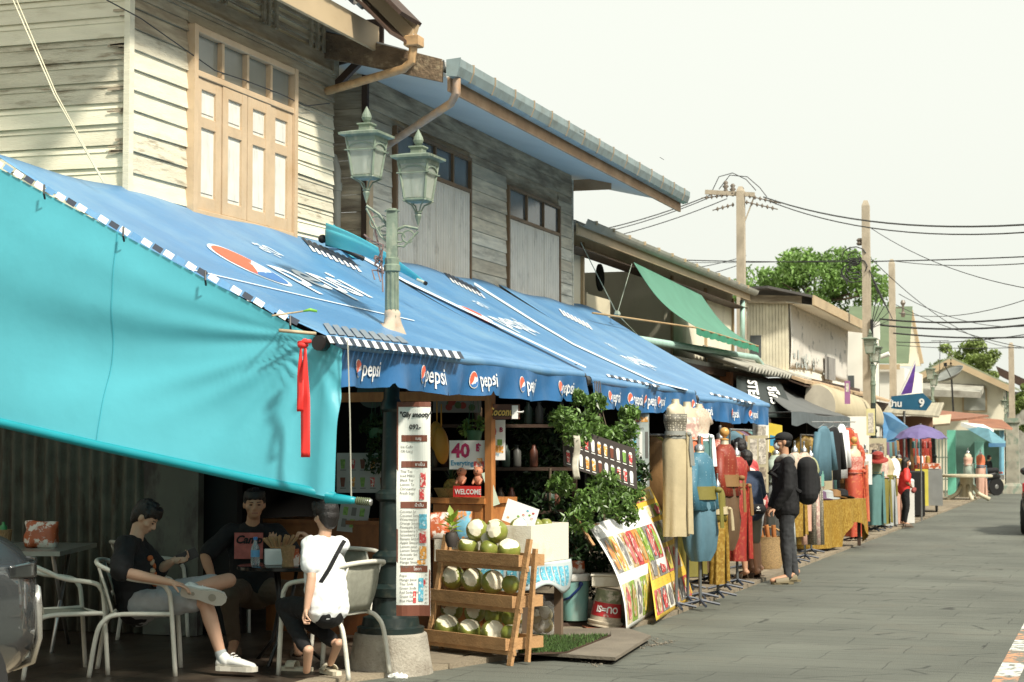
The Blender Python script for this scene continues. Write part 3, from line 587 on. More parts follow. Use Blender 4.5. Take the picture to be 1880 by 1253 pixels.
def awning(ya, yb, label, logos, big, vh=.25, **k):
    A = Awn(ya, yb, **k); t = thing('awning', label, 'awning', (A.xf, (ya+yb)/2, A.zf), 'blue drink-brand awnings over the pavement')
    b = MB(); b.sheet(lambda u, v: A.P(ya+(yb-ya)*u, v), int((yb-ya)*14), 22, th=.003); c = b.build('canopy', M['blue'], t, smooth=True)
    b = MB(); r = .04
    b.sheet(lambda u, v: Vector((A.xf+.002+r*sin(v*3.6), ya+.02+(yb-ya-.04)*u, A.P(ya+(yb-ya)*u, 1).z-r+r*cos(v*3.6)+.003)), int((yb-ya)*10), 8); b.build('rolled_hem', M['blue'], t, smooth=True)
    b = MB(); b.tube([(A.xf, ya-.12, A.zf-r), (A.xf, yb+.05, A.zf-r)], r-.004, 12); b.tube([(A.xf, ya-.14, A.zf-r), (A.xf, ya-.02, A.zf-r)], r+.008, 14); b.build('roller_pole', M['blackplastic'], t, smooth=True, angle=40)
    for yy in (ya+.3, yb-.2): b = MB(); b.beam((-7.0, yy, 3.2), (A.xf-.02, yy, A.zf-.08), .03, .03); b.build('arm', M['blackmetal'], t)
    H = vh; slits = [ya+.95+1.02*i for i in range(8)]
    def V(y, v, h=0):
        e = min(1, (y-ya)/.25); hh = H*(1-.08*abs(sin((y-ya)*1.6)))
        for q in slits: hh -= .035*math.exp(-((y-q)/.022)**2)
        rip = .028*sin(y*7.1+1.5*v)*v+.018*sin(y*15.3+2)*v+.012*sin(y*3+4)
        cut = .14*v*(1-e)**2
        return Vector((A.xf+.036+rip+h, y+cut, A.zf-.055-hh*v+.005*sin(y*9)*v))
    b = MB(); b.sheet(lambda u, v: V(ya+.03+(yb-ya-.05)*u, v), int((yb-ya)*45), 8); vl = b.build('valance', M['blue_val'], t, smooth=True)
    for yl, s in logos:
        # the lettering reads toward +y
        vv = lambda u, v, h, yl=yl: V(yl+u, .5-v/H, h)
        g = globe(lambda u, v, h: vv(u*.95+.06, v, h), .068*s)
        tx = text_mb('pepsi', .17*s, bold=.002, res=2); tx.v = [vv(.15*s+p.x*1.0, p.y-.05*s, .010) for p in tx.v]; tx.m = [0]*len(tx.f); join(g, tx)
        g.build('logo', [M['logo_w'], M['logo_r'], M['logo_b']], vl)
    T = .0
    for (y0, x0, s) in big:
        t0 = (x0+7.03)/(A.xf+7.03); sl = sqrt((A.xf+7.03)**2+(A.zb-A.zf)**2)
        fn = lambda u, v, h, y0=y0, t0=t0: A.P(y0+u, t0-v/sl, h)
        g = globe(lambda u, v, h: fn(u, v, h), .30*s)
        tx = text_mb('pepsi', .62*s, bold=.01, res=3); tx.v = [fn(.42*s+p.x, p.y-.17*s, .010) for p in tx.v]; tx.m = [0]*len(tx.f); join(g, tx)
        tx = text_mb('สุด', .26*s, bold=.004, res=3); tx.v = [fn(1.0*s+p.x, p.y+.42*s, .010) for p in tx.v]; tx.m = [0]*len(tx.f); join(g, tx)
        g.build('roof_logo', [M['logo_w2'], M['logo_r'], M['logo_b']], c)
    return A, t, c
ly = lambda px: U(px, 700, X=-4.58).y
A1, t1, c1 = awning(10.42, 16.02, 'nearest blue awning, the one the street lamp pokes through', [(ly(652), .9), (ly(768), 1), (ly(868), 1), (ly(952), 1), (ly(1023), .98)], [(11.98, -5.93, 1.12)])
A2, t2, c2 = awning(16.2, 20.55, 'middle blue awning of the three, above the green shrub and the fruit posters', [(U(1116, 720, X=-4.58).y, .95), (U(1153, 720, X=-4.58).y, .95), (U(1183, 720, X=-4.58).y, .95), (U(1206, 720, X=-4.58).y, .9), (U(1268, 740, X=-4.58).y, .9)], [(16.85, -5.85, .85)], zf=2.26)
A3, t3, c3 = awning(20.7, 25.2, 'farthest blue awning of the three, narrowing toward the black steak banner', [(20.9, .95), (22.5, .9), (23.7, .9)], [(20.6, -5.5, .8)], zb=3.56, zf=2.20)
def on(A, pts, h=.012): 
    r = []
    for p in pts: y, t = A.at(*p); r.append(A.P(y, t, h))
    return r
def strip_px(b, A, line, w, h=.012):
    """printed line along a roof, width in pixels at each node"""
    a = [(x, y-w[i]/2) for i, (x, y) in enumerate(line)]; c = [(x, y+w[i]/2) for i, (x, y) in enumerate(line)]
    pa, pc = on(A, a, h), on(A, c, h)
    for i in range(len(line)-1): b.add([pa[i], pa[i+1], pc[i+1], pc[i]], [(0, 1, 2, 3)])
def dense(line, n=8):
    r = []
    for i in range(len(line)-1):
        for k in range(n): t = k/n; r.append((line[i][0]*(1-t)+line[i+1][0]*t, line[i][1]*(1-t)+line[i+1][1]*t))
    return r+[line[-1]]
b = MB(); l = dense([(660, 471), (743, 517), (960, 621), (1075, 676)]); strip_px(b, A1, l, [5-2.5*i/len(l) for i in range(len(l))]); l = dense([(345, 495), (560, 545), (760, 590)]); strip_px(b, A1, l, [1.4]*len(l), .011)
b.build('printed_line', M['logo_w2'], c1)
b = MB(); l = dense([(870, 522), (982, 592), (1052, 633), (1203, 703), (1262, 717)]); strip_px(b, A2, l, [4.5-2.5*i/len(l) for i in range(len(l))]); b.build('printed_line', M['logo_w2'], c2)
b = MB(); rnd = random.Random(4)
# striped print at the near front corner: grey bars over a black and white hem
for i in range(15):
    x = 596+i*16.5; y = 617+i*2.0; b.cm = 1
    if i < 9: b.add(on(A1, [(x-4, y-22+i), (x+6, y-22+i), (x+22, y-2), (x+9, y-2)]), [(0, 1, 2, 3)])
    b.cm = 0 if i % 1 == 0 else 2
    b.add(on(A1, [(x+2, y+1), (x+9, y+1.5), (x+17, y+15), (x+9, y+14.5)]), [(0, 1, 2, 3)]); b.cm = 2
    b.add(on(A1, [(x+10, y+1.5), (x+17, y+2), (x+25, y+16), (x+18, y+15)]), [(0, 1, 2, 3)])
for i in range(9):
    x = 552+i*10.5; y = 436+i*4.6; b.cm = 2 if i % 1 == 0 else 0
    b.add(on(A1, [(x, y), (x+6, y+2), (x+22, y+18), (x+14, y+16)]), [(0, 1, 2, 3)]); b.cm = 0
    b.add(on(A1, [(x+14, y+16), (x+18, y+17), (x+28, y+28), (x+22, y+27)]), [(0, 1, 2, 3)])
b.build('striped_print', [M['logo_w'], M['print_grey'], M['print_black']], c1)
b = MB()
for i in range(8):
    x = 812+i*8; y = 498+i*4; b.cm = 2; b.add(on(A2, [(x, y), (x+4, y+1.5), (x+16, y+14), (x+11, y+13)]), [(0, 1, 2, 3)]); b.cm = 0; b.add(on(A2, [(x+12, y+13), (x+15, y+14), (x+23, y+23), (x+19, y+22)]), [(0, 1, 2, 3)])
for i in range(14):
    x = 1112+i*7; y = 688+i*1.5; b.cm = 2*(i % 2); b.add(on(A2, [(x, y), (x+5, y+.5), (x+9, y+5), (x+4, y+5)]), [(0, 1, 2, 3)])
b.build('striped_print', [M['logo_w'], M['print_grey'], M['print_black']], c2)
b = MB()
for i in range(8):
    x = 1025+i*7; y = 568+i*3.5; b.cm = 0; b.add(on(A3, [(x, y), (x+3, y+1), (x+14, y+14), (x+10, y+13)]), [(0, 1, 2, 3)])
for i in range(12):
    x = 1302+i*7; y = 722+i*1.6; b.cm = 2*(i % 2); b.add(on(A3, [(x, y), (x+5, y+.5), (x+8, y+4), (x+3, y+4)]), [(0, 1, 2, 3)])
b.build('striped_print', [M['logo_w'], M['print_grey'], M['print_black']], c3)
# =================================================================== TURQUOISE SHEET
M['turq'] = mat('turquoise_tarpaulin', (.13, .61, .73), .38, bump=.5, bsc=3, var=.06, dirt=(.12, .54, .65), dsc=(1.1, 1.1, .6), dth=(.5, .85), sc=1.5, transl=.42, spec=.6)
M['turq_dark'] = mat('turquoise_hem', (.01, .30, .36), .4, transl=.1)
ts = thing('tarpaulin', 'turquoise tarpaulin hung as a side curtain below the nearest blue awning', 'tarpaulin', (-4.5, 10.3, 1.3))
xr = U(620, 800, Y=10.3).x
def turq(u, v):
    x = -8.6+(xr+8.6)*u
    zt = 2.36+max(0, (-4.80-x))*.507+.0 if x < -4.80 else 2.36-(x+4.80)*.45
    zb = 1.325+(xr-x)*.205
    s_ = (x-xr); d = sqrt((x+4.75)**2+((zt-(zt-zb)*v)-2.25)**2)
    th_ = atan2(2.3-(zt-(zt-zb)*v), -4.7-x+.001)
    fold = .028*sin(th_*9+1)*min(1, d*1.1)*math.exp(-((d-1.2)/1.6)**2)+.012*sin(th_*19)*math.exp(-d*.7)+.007*sin(th_*31+d*2)*math.exp(-d*.5)+.02*sin(x*2.2+v*2)
    vert = .022*sin((x-xr)*22)*math.exp(-((x-xr)/.35)**2)*(.4+v)
    y = 10.36-.30*v**1.3*(.35+.65*min(1, (xr-x)/1.5))+fold*sin(pi*min(1, v*1.02)**.8)+vert+.04*math.exp(-((v-.62)/.2)**2)*math.exp(-((x+6.4)/1.1)**2)
    return Vector((x, y, zt-(zt-zb)*v))
b = MB(); b.sheet(turq, 110, 70); b.build('sheet', M['turq'], ts, smooth=True)
b = MB(); b.tube([turq(u/20, 1)+Vector((0, 0, .005)) for u in range(21)], .03, 10); b.build('hem', M['turq_dark'], ts, smooth=True)
b = MB(); e = turq(1, 1); b.tube([e+Vector((-.05, 0, 0)), e+Vector((.10, 0, -.012)), e+Vector((.14, .0, -.015))], [.036, .026, .02], 10); b.cm = 1
b.tube([e+Vector((.14, 0, -.015)), e+Vector((.24, 0, -.025))], .02, 10)
b.cm = 2
for k in range(7): 
    c = e+Vector((.15+k*.013, 0, -.016-k*.001)); b.lathe(c, [(.022, -.005), (.026, 0), (.022, .005)], 10, ax=Matrix.Rotation(pi/2, 3, 'Y'))
b.build('pole_end', [M['turq_dark'], M['steel'], mat('olive_cord', (.08, .10, .05), .8)], ts, smooth=True)
b = MB(); b.tube([e+Vector((.11, 0, .0)), e+Vector((.09, .02, .5)), e+Vector((.06, .05, .95))], .004, 5); b.build('cord', mat('cord', (.4, .4, .33)), ts)
b = MB()
for u0 in (.30, .62): b.sheet(lambda u, v: turq(u0+.0016*(u-.5)+.01*v, v)+Vector((0, -.004, 0)), 1, 40)
b.build('seam', mat('turquoise_seam', (.05, .38, .47), .4, transl=.3), ts, smooth=True)
# printed black/white binding along the sloping top edge
b = MB(); N = 46
for k in range(N):
    x0 = -8.4+(3.62)*k/N; x1 = -8.4+3.62*(k+.92)/N; f = lambda x: Vector((x, 10.352, 2.39+max(0, (-4.80-x))*.507)); b.cm = [0, 1, 0, 2][k % 4]
    p, q = f(x0), f(x1); o = Vector((0, -.004, 0)); h_ = .016
    b.add([p+o-Vector((0, 0, h_)), q+o-Vector((.012, 0, h_)), q+o+Vector((0, .02, h_)), p+o+Vector((.012, .02, h_))], [(0, 1, 2, 3)])
b.build('binding', [M['logo_w'], M['print_black'], M['blue']], ts)
# black clips along the sloping top edge
b = MB(); rnd = random.Random(2)
for k in range(7): x = -8.3+k*.58; z = 2.39+(-4.8-x)*.507; b.tube([(x, 10.30, z+.03), (x+.01, 10.28, z-.03), (x+.0, 10.31, z-.06)], .007, 6)
b.build('tie', M['blackplastic'], ts)
# front corner: bamboo stick, black pole end, red ribbons
b = MB(); p, q = U(512, 607, Y=10.2), U(580, 613, Y=10.35); b.tube([p, q], .011, 8); p, q = U(500, 580, Y=10.15), U(556, 572, Y=10.45); b.tube([p, q], .006, 6); b.cm = 1
q2 = U(582, 572, Y=10.5); b.tube([q, (q+q2)/2+Vector((0, 0, .01)), q2], [.006, .012, .008], 6)
tag(b.build('stick', [mat('bamboo', (.42, .34, .22), .6, var=.2, sc=20), mat('green_plastic', (.16, .42, .05), .4)], smooth=True), 'thin bamboo stick with a green tip tied at the awning corner', 'stick')
rb = thing('ribbon', 'long red ribbon knotted at the near front corner of the blue awning', 'ribbon', tuple(U(557, 840, Y=10.12)))
def rib(x0, x1, ya_, yb_, w0, w1, nm):
    b = MB()
    def f(u, v):
        px = x0+(x1-x0)*u+(w0+(w1-w0)*min(1, u*2.2))*(v-.5); py = ya_+(yb_-ya_)*u
        return U(px, py, Y=10.12-.02*sin(u*9+v*1.5)-.05*u)
    b.sheet(f, 20, 3, th=.002); b.build(nm, M['red'], rb, smooth=True)
rib(560, 561, 640, 840, 5, 17, 'tail'); rib(552, 551, 640, 756, 4, 12, 'tail')
b = MB(); b.ell(U(556, 634, Y=10.12), (.035, .03, .022)); b.ell(U(560, 628, Y=10.14), (.02, .03, .02)); b.tube([U(548, 630, Y=10.12), U(570, 627, Y=10.1)], .012); b.build('knot', M['red'], rb, smooth=True)
# folded turquoise umbrella lying on the awning
tu = thing('parasol', 'closed turquoise market parasol lying across the blue awning beside the street lamp', 'parasol', tuple(U(610, 430, X=-6.6)))
P0, P1 = U(598, 432, X=-6.75), U(780, 520, X=-5.55); d = (P1-P0)
b = MB(); rings = []
for i in range(15):
    t = i/14; c = P0+d*t+Vector((0, 0, .05*sin(pi*t))); r = (.085*(1-t)**.75+.016) if t > .04 else .1; ring = []
    for k in range(30): a = 2*pi*k/30; rr = r*(1+.28*sin(a*5+t*2)*(1-t)); ring.append(c+Vector((0.2*cos(a), -.3*cos(a), sin(a)))*rr*.9)
    rings.append(ring)
b.loft(rings); b.build('canopy', M['turq'], tu, smooth=True)
b = MB(); b.tube([P1-d*.07, P1], .014, 8); b.cm = 1; b.tube([P1, P1+d*.012], .018, 8); b.build('tip', [mat('cream_tape', (.5, .5, .42)), M['blackplastic']], tu)
b = MB(); b.tube([U(590, 438, X=-6.8), U(668, 476, X=-6.5)], .022, 8); b.ell(U(592, 439, X=-6.8), .04); b.build('pole', M['blackmetal'], tu)
b = MB(); b.sheet(lambda u, v: U(612+u*50-(1-u)*0, 412+u*52+v*(14+26*u*(1-u)*2), X=-6.74+.08*sin(u*7+v*3)), 14, 6, th=.003); b.build('loose_flap', M['turq'], tu, smooth=True)
# =================================================================== HOUSES FARTHER ALONG THE STREET
M['creamwall'] = mat('cream_plaster', (.74, .69, .54), .85, var=.08, sc=1.5, dirt=(.42, .37, .27), dsc=(1.5, 1.5, 1), dth=(.55, .85))
M['whitewall'] = mat('white_plaster', (.78, .76, .67), .85, var=.06, sc=1, dirt=(.5, .47, .38), dsc=(1, 1, 1), dth=(.55, .85))
M['brownroof'] = mat('rust_roof', (.26, .11, .06), .7, var=.25, sc=3)
M['tanroof'] = mat('tan_tile', (.42, .30, .18), .75, var=.2, sc=3, isl=.12)
M['asb'] = mat('grey_cement_sheet', (.33, .32, .27), .85, var=.2, sc=3, dirt=(.16, .14, .11), dsc=(2, 2, 2), dth=(.5, .7))
M['teal'] = mat('teal_paint', (.20, .42, .36), .5, var=.1)
M['greencanvas'] = mat('green_canvas', (.13, .34, .24), .6, var=.08, sc=2, transl=.3)
M['greywash'] = mat('charcoal_canvas', (.13, .135, .13), .6, var=.1, sc=2, transl=.1)
# ---- house 3
h3 = thing('shop_house', 'cream upper floor with an open balcony behind the green canvas blind', 'house', (-8.5, 30, 0))
b = MB(); X3 = -7.25
yA, yB = 23.85, 35.9
yo0, yo1 = U(1068, 600, X=X3).y, U(1232, 640, X=X3).y
b.bb((X3-.12, yA, 3.0), (X3, yo0, 4.62)); b.bb((X3-.12, yo0, 4.45), (X3, yo1, 4.62)); b.bb((X3-.12, yo1, 3.0), (X3, yB, 4.62)); b.build('front_wall', M['creamwall'], h3)
b = MB(); b.bb((-10.4, yA, 3.0), (-10.2, yB, 4.7)); b.bb((-10.2, yo1+.05, 3), (X3-.12, yo1+.15, 4.6)); b.bb((-10.2, yA, 3), (X3-.12, yA+.1, 4.6)); b.build('inner_wall', M['creamwall'], h3)
b = MB(); b.bb((-10.2, yA, 2.95), (X3+.1, yB, 3.05)); b.build('balcony_floor', M['darkwood'], h3)
b = MB(); b.bb((X3+.01, yo0+.05, 3.05), (X3+.05, yo0+1.35, 3.78)); b.bb((X3+.0505, yo0+.05, 3.05), (X3+.06, yo0+.09, 3.8)); b.build('balcony_panel', mat('cream_panel', (.56, .5, .36), .7, var=.07, sc=3), h3)
for (ya, w_, nm) in ((yo0+1.6, .9, 'door'), (yo0+3.1, 1.5, 'door')):
    b = MB(); b.bb((-9.2, ya, 3.06), (-9.1, ya+w_, 4.1)); b.cm = 1; b.bb((-9.1, ya+.08, 3.15), (-9.08, ya+w_/2-.04, 3.9)); b.bb((-9.1, ya+w_/2+.04, 3.15), (-9.08, ya+w_-.08, 3.9)); b.build(nm, [mat('dark_door_frame', (.13, .09, .05), .5), M['blackish']], h3)
b = MB(); c = U(1100, 510, X=-7.9); b.lathe(c, [(.01, 0), (.22, 0), (.22, .03), (.01, .03)], 20, ax=Matrix.Rotation(pi/2, 3, 'Y')); b.build('round_vent', M['blackish'], h3)
b = MB()
for y in (yo0-.06, yo1-.04, yB-.12, (yo1+yB)/2): b.bb((X3+.001, y, 3.0), (X3+.04, y+.08, 4.5))
b.build('posts', mat('tan_post', (.42, .31, .18), .7), h3)
b = MB(); q = U(1290, 640, X=X3); b.bb((X3+.001, q.y, 3.15), (X3+.03, q.y+1.7, 3.45)); b.build('window', M['glass_grey'], h3)
b = MB(); XE3 = -6.95; zE = 4.60
b.prism([(XE3, yA, zE), (X3-3.2, yA, zE+.9), (X3-3.2, yA, zE+.96), (XE3, yA, zE+.06)], (0, yB+.1-yA, 0)); b.build('roof', M['asb'], h3)
b = MB(); b.bb((XE3+.001, yA, zE-.14), (XE3+.03, yB+.1, zE+.02)); b.build('fascia', M['tanfascia'], h3)
b = MB(); b.sheet(lambda u, v: (XE3+.03+.09*(1-cos(v*pi*.9))*.8, yA+(yB-yA+.3)*u, zE+.06-.1*sin(v*pi*.9)-.02+.06*v), 2, 8, th=.006); b.cm = 1
y = yA+.4
while y < yB: b.bb((XE3+.03, y, zE+.03), (XE3+.19, y+.03, zE+.085)); y += .9
b.build('gutter', [mat('grey_gutter', (.33, .33, .28), .6), M['tanfascia']], h3, smooth=False)
b = MB(); b.bb((X3, yA, 4.3), (XE3, yB, 4.31)); b.build('eave_lining', M['darkwood'], h3)
b = MB(); p, q, r_ = U(1130, 617, X=-6.6), U(1388, 657, X=-6.6), U(1402, 690, X=-6.6); b.tube([p, q, (q+r_)/2+Vector((0, .15, .05)), r_], .055, 10); b.tube([U(1363, 552, X=-7.0), U(1363, 640, X=-7.0)], .05, 8)
b.build('drain_pipe', mat('aqua_pipe', (.33, .50, .43), .5, var=.1, sc=6), h3, smooth=True)
b = MB(); b.bb((-7.3, yA, 2.93), (-6.62, yB, 3.02)); b.build('lower_roof', M['asb'], h3)
b = MB(); b.bb((-7.1, yA, 2.55), (-7.0, yB-2, 2.92)); b.build('lintel_board', mat('faded_green_board', (.10, .17, .12), .8, var=.2, sc=3, dirt=(.12, .09, .06), dsc=(2, 2, 4), dth=(.5, .7)), h3)
b = MB(); q = U(1330, 720, X=-6.6); b.bb((-6.68, q.y, .05), (-6.5, q.y+.28, 2.9)); b.build('timber_post', mat('red_brown_post', (.30, .13, .06), .7, var=.15), h3)
b = MB(); b.beam((-6.6, yA, 2.88), (-6.6, yB, 2.88), .06, .12); b.build('eave_beam', M['darkwood'], h3)
# green canvas blind
gb = thing('canvas_blind', 'faded green canvas blind sloping down from the cream balcony eave', 'blind', tuple(U(1330, 640, X=-6.2)))
TL, TR, BL, BR = U(1163, 482, X=-6.95), U(1288, 543, X=-6.95), U(1277, 602, X=-6.2), U(1392, 636, X=-6.2)
def blind(u, v): 
    p = TL.lerp(TR, u).lerp(BL.lerp(BR, u), v); p = p+Vector((-.06, 0, -.10))*sin(pi*v); p.z += .015*sin(u*17+v*2)*v; return p
b = MB(); b.sheet(blind, 30, 14, th=.004); b.build('canvas', M['greencanvas'], gb, smooth=True)
b = MB(); b.sheet(lambda u, v: BL.lerp(BR, u)+Vector((.01+.012*sin(u*50), 0, -(.10+.018*abs(sin(u*36)))*v)), 110, 3); b.build('scalloped_edge', mat('green_canvas_edge', (.05, .27, .16), .6, transl=.2), gb)
b = MB(); b.tube([U(1088, 575, X=-6.5), BL, BR], .014, 6); b.build('pole', mat('bamboo_pole', (.4, .27, .13), .6), gb)
b = MB(); kn = U(1133, 577, X=-6.5)
for p in (U(1066, 445, X=-6.9), U(1160, 485, X=-6.9), U(1175, 620, X=-6.9)): b.tube([p, kn], .006, 5)
b.ell(kn, .05, nu=6, nv=4); b.build('rope', mat('grey_green_rope', (.25, .3, .24)), gb)
# ---- house 4 : vertical boards with the faded banner
cX = -6.4; cY = U(1447, 600, X=cX).y
h4 = thing('shop_house', 'house of pale vertical boards with a torn white banner on its street side', 'house', (-7.5, cY+4, 0))
xl = U(1371, 560, Y=cY).x; ztop = 4.5
b = MB(); n_ = 13
for k in range(n_): a = xl+(cX-xl)*k/n_; c = xl+(cX-xl)*(k+1)/n_; b.bb((a+.003, cY, 3.0), (c-.003, cY+.03+random.uniform(0, .008), ztop+.1))
b.build('side_wall', mat('pale_vertical_board', (.70, .65, .49), .8, isl=.08, dirt=(.38, .32, .2), dsc=(3, 3, 1), dth=(.55, .8)), h4)
b = MB(); yE = U(1555, 600, X=cX).y; b.bb((cX-.15, cY+.04, 3.0), (cX-.0, yE, ztop)); b.build('front_wall', M['whitewall'], h4)
b = MB(); b.sheet(lambda u, v: (cX+.03+.03*sin(u*9+v*2)*sin(pi*v), cY+.02+(yE-cY-.1)*u, ztop+.0-.08*u-(1.32-.12*u)*v+.06*v*sin(u*5)), 40, 12, th=.004)
def banner_mat():
    m = mat('faded_vinyl_banner', (.74, .71, .64), .6, var=.05, dirt=(.33, .33, .30), dsc=(1.2, 1.2, 3), dth=(.56, .64), transl=.1); nt = m.node_tree; L = nt.links.new; bs = nt.nodes['Principled BSDF']; src = bs.inputs['Base Color'].links[0].from_socket
    tc = nd(nt, 'ShaderNodeTexCoord'); sp = nd(nt, 'ShaderNodeSeparateXYZ'); L(tc.outputs['Object'], sp.inputs[0])
    r = nd(nt, 'ShaderNodeMapRange'); r.inputs[1].default_value = ztop-.5; r.inputs[2].default_value = ztop-.2; L(sp.outputs['Z'], r.inputs[0])
    mi = nd(nt, 'ShaderNodeMix', data_type='RGBA'); L(r.outputs[0], mi.inputs[0]); L(src, mi.inputs[6]); mi.inputs[7].default_value = (.58, .32, .22, 1); L(mi.outputs[2], bs.inputs['Base Color']); return m
bn = b.build('banner', banner_mat(), None, smooth=True); tag(bn, 'large faded vinyl banner with a pinkish top on the board house street wall', 'banner')
b = MB(); 
for (yy, zz, s_) in ((cY+3.4, 3.85, .34), (cY+5.4, 3.8, .3)):
    pass
rnd = random.Random(14)
for k in range(26): y = cY+.2+rnd.random()*5.4; z = 3.15+rnd.random()*.35; b.bb((cX+.060, y, z), (cX+.062, y+rnd.uniform(.05, .2), z+rnd.uniform(.03, .2)))
b.build('faded_print', mat('faded_grey_print', (.40, .44, .42), .7), bn)
b = MB(); q = U(1520, 670, X=cX+.07); b.bb((cX+.075, q.y-.5, 3.1), (cX+.08, q.y+1.1, 3.62)); b.build('patch', mat('grey_patch', (.27, .26, .24), .7), bn)
zr = 4.62
b = MB(); xo = U(1592, 600, Y=yE+.3).x
b.prism([(xl-.4, cY-.5, zr+.12), (cX-.3, cY-.6, zr+.14), (cX+.55, cY-.3, zr-.05), (cX+.62, yE+.3, zr-.15), (xl-.4, yE+.3, zr+.2)], (0, 0, .05)); rf4 = b.build('roof', mat('dark_corrugated_roof', (.07, .065, .06), .7), h4)
b = MB(); b.beam((cX+.56, cY-.3, zr-.10), (cX+.63, yE+.35, zr-.20), .04, .20); b.build('fascia', M['tanfascia'], rf4)
b = MB(); b.prism([(cX-.01, cY-.2, zr-.12), (cX+.5, cY-.1, zr-.19), (cX+.52, yE+.2, zr-.27), (cX-.01, yE+.2, zr-.2)], (0, 0, .01)); b.build('soffit', M['whitewall'], rf4)
b = MB(); b.beam((xl-.1, cY-.12, zr-.02), (cX+.3, cY-.12, zr-.08), .05, .16); b.build('rotten_beam', M['greyw_dark'], rf4)
b = MB(); q = U(1378, 640, Y=cY-.01); b.bb((q.x, cY-.02, 3.4), (q.x+.22, cY-.002, 3.85)); b.build('window', M['glass_dark'], h4)
# ---- white wall + green roofed building behind
h5 = thing('building', 'white walled building with a green tiled roof behind the concrete poles', 'building', (-7, 56, 0))
Yg = 52.
b = MB(); a, c = U(1553, 700, Y=Yg-4), U(1590, 700, Y=Yg-4); b.bb((a.x-1, Yg-4, 0), (c.x+.1, Yg-2, 4.6)); b.build('front_wall', M['whitewall'], h5)
b = MB(); a = U(1560, 640, Y=Yg-3.9); b.bb((c.x-.5, Yg-4.03, 2.4), (c.x-.3, Yg-4.001, 3.4)); b.build('window', M['glass_dark'], h5)
b = MB(); p1, p2, p3, p4 = U(1540, 668, Y=Yg), U(1668, 668, Y=Yg), U(1675, 566, Y=Yg+5), U(1560, 566, Y=Yg+5)
b.prism([p1, p2, p3, p4], (0, .1, .06)); g5 = b.build('roof', mat('green_tile_roof', (.11, .15, .08), .7, var=.15, sc=2), h5)
b = MB(); p5 = U(1692, 668, Y=Yg+5.2); p6 = U(1672, 570, Y=Yg+5.2); b.beam(p6, p5, .2, .12); p7 = U(1540, 636, Y=Yg-.1); b.beam(U(1548, 674, Y=Yg-.1), U(1652, 674, Y=Yg-.1), .1, .14); b.build('fascia', M['tanfascia'], g5)
b = MB(); b.prism([U(1640, 672, Y=Yg+5.1), U(1690, 672, Y=Yg+5.1), U(1672, 580, Y=Yg+5.1), U(1640, 640, Y=Yg+5.1)], (0, .2, 0)); b.build('gable_wall', M['creamwall'], h5)
b = MB(); a, c = U(1553, 730, Y=Yg), U(1660, 676, Y=Yg+0); b.bb((a.x, Yg+.05, a.z-2), (c.x, Yg+5, c.z)); b.build('wall', M['whitewall'], h5)
# ---- far gable house
h6 = thing('house', 'cream gable house at the far end with a shuttered window and tan barge boards', 'house', tuple(U(1760, 860, Y=66)))
Yh = 66.; ap, el, er = U(1746, 668, Y=Yh), U(1668, 702, Y=Yh), U(1842, 704, Y=Yh)
b = MB(); b.prism([Vector((el.x, Yh, 0)), Vector((er.x, Yh, 0)), er, ap, el], (0, .3, 0)); b.build('gable_wall', M['creamwall'], h6)
b = MB(); b.bb((er.x-.3, Yh+.31, 0), (er.x-.0, Yh+4, er.z)); b.build('side_wall', M['creamwall'], h6)
b = MB(); el2, ap2, er2 = U(1655, 705, Y=Yh-.4), U(1746, 660, Y=Yh-.4), U(1858, 712, Y=Yh-.4)
b.prism([el2, ap2, er2, er2+Vector((0, 0, .08)), ap2+Vector((0, 0, .1)), el2+Vector((0, 0, .08))], (0, 5.2, 0)); r6 = b.build('roof', mat('grey_green_roof', (.24, .27, .18), .7), h6)
b = MB(); b.beam(el2+Vector((0, -.06, -.08)), ap2+Vector((0, -.06, -.08)), .06, .2); b.beam(ap2+Vector((0, -.06, -.08)), er2+Vector((0, -.06, -.08)), .06, .2); b.build('barge_board', M['tanfascia'], r6)
b = MB(); a, c = U(1767, 757, Y=Yh-.02), U(1812, 713, Y=Yh-.02); b.bb((a.x, Yh-.06, a.z), (c.x, Yh-.02, c.z)); wf = b.build('window_frame', M['tanfascia'], h6)
b = MB(); b.bb((a.x+.06, Yh-.08, a.z+.06), (c.x-.06, Yh-.061, c.z-.06)); b.build('shutter', mat('pale_roller_shutter', (.45, .46, .41), .6), wf)
b = MB(); a, c = U(1690, 760, Y=Yh-.02), U(1722, 732, Y=Yh-.02); b.bb((a.x, Yh-.06, a.z), (c.x, Yh-.02, c.z)); wf = b.build('window_frame', M['tanfascia'], h6)
b = MB(); b.bb((a.x+.06, Yh-.08, a.z+.06), (c.x-.06, Yh-.061, c.z-.06)); b.build('shutter', MC['pale_roller_shutter'], wf)
b = MB(); a, c = U(1675, 727, Y=Yh-2), U(1800, 731, Y=Yh-2); b.prism([a, c, c+Vector((0, 0, .2)), a+Vector((0, 0, .25))], (0, 2, .3)); b.build('canopy', M['asb'], h6)
b = MB(); q = U(1843, 735, Y=Yh+3); b.bb((er.x+.001, Yh+1.5, q.z-1.2), (er.x+.03, Yh+3.2, q.z+.6)); b.build('side_window', M['glass_dark'], h6)
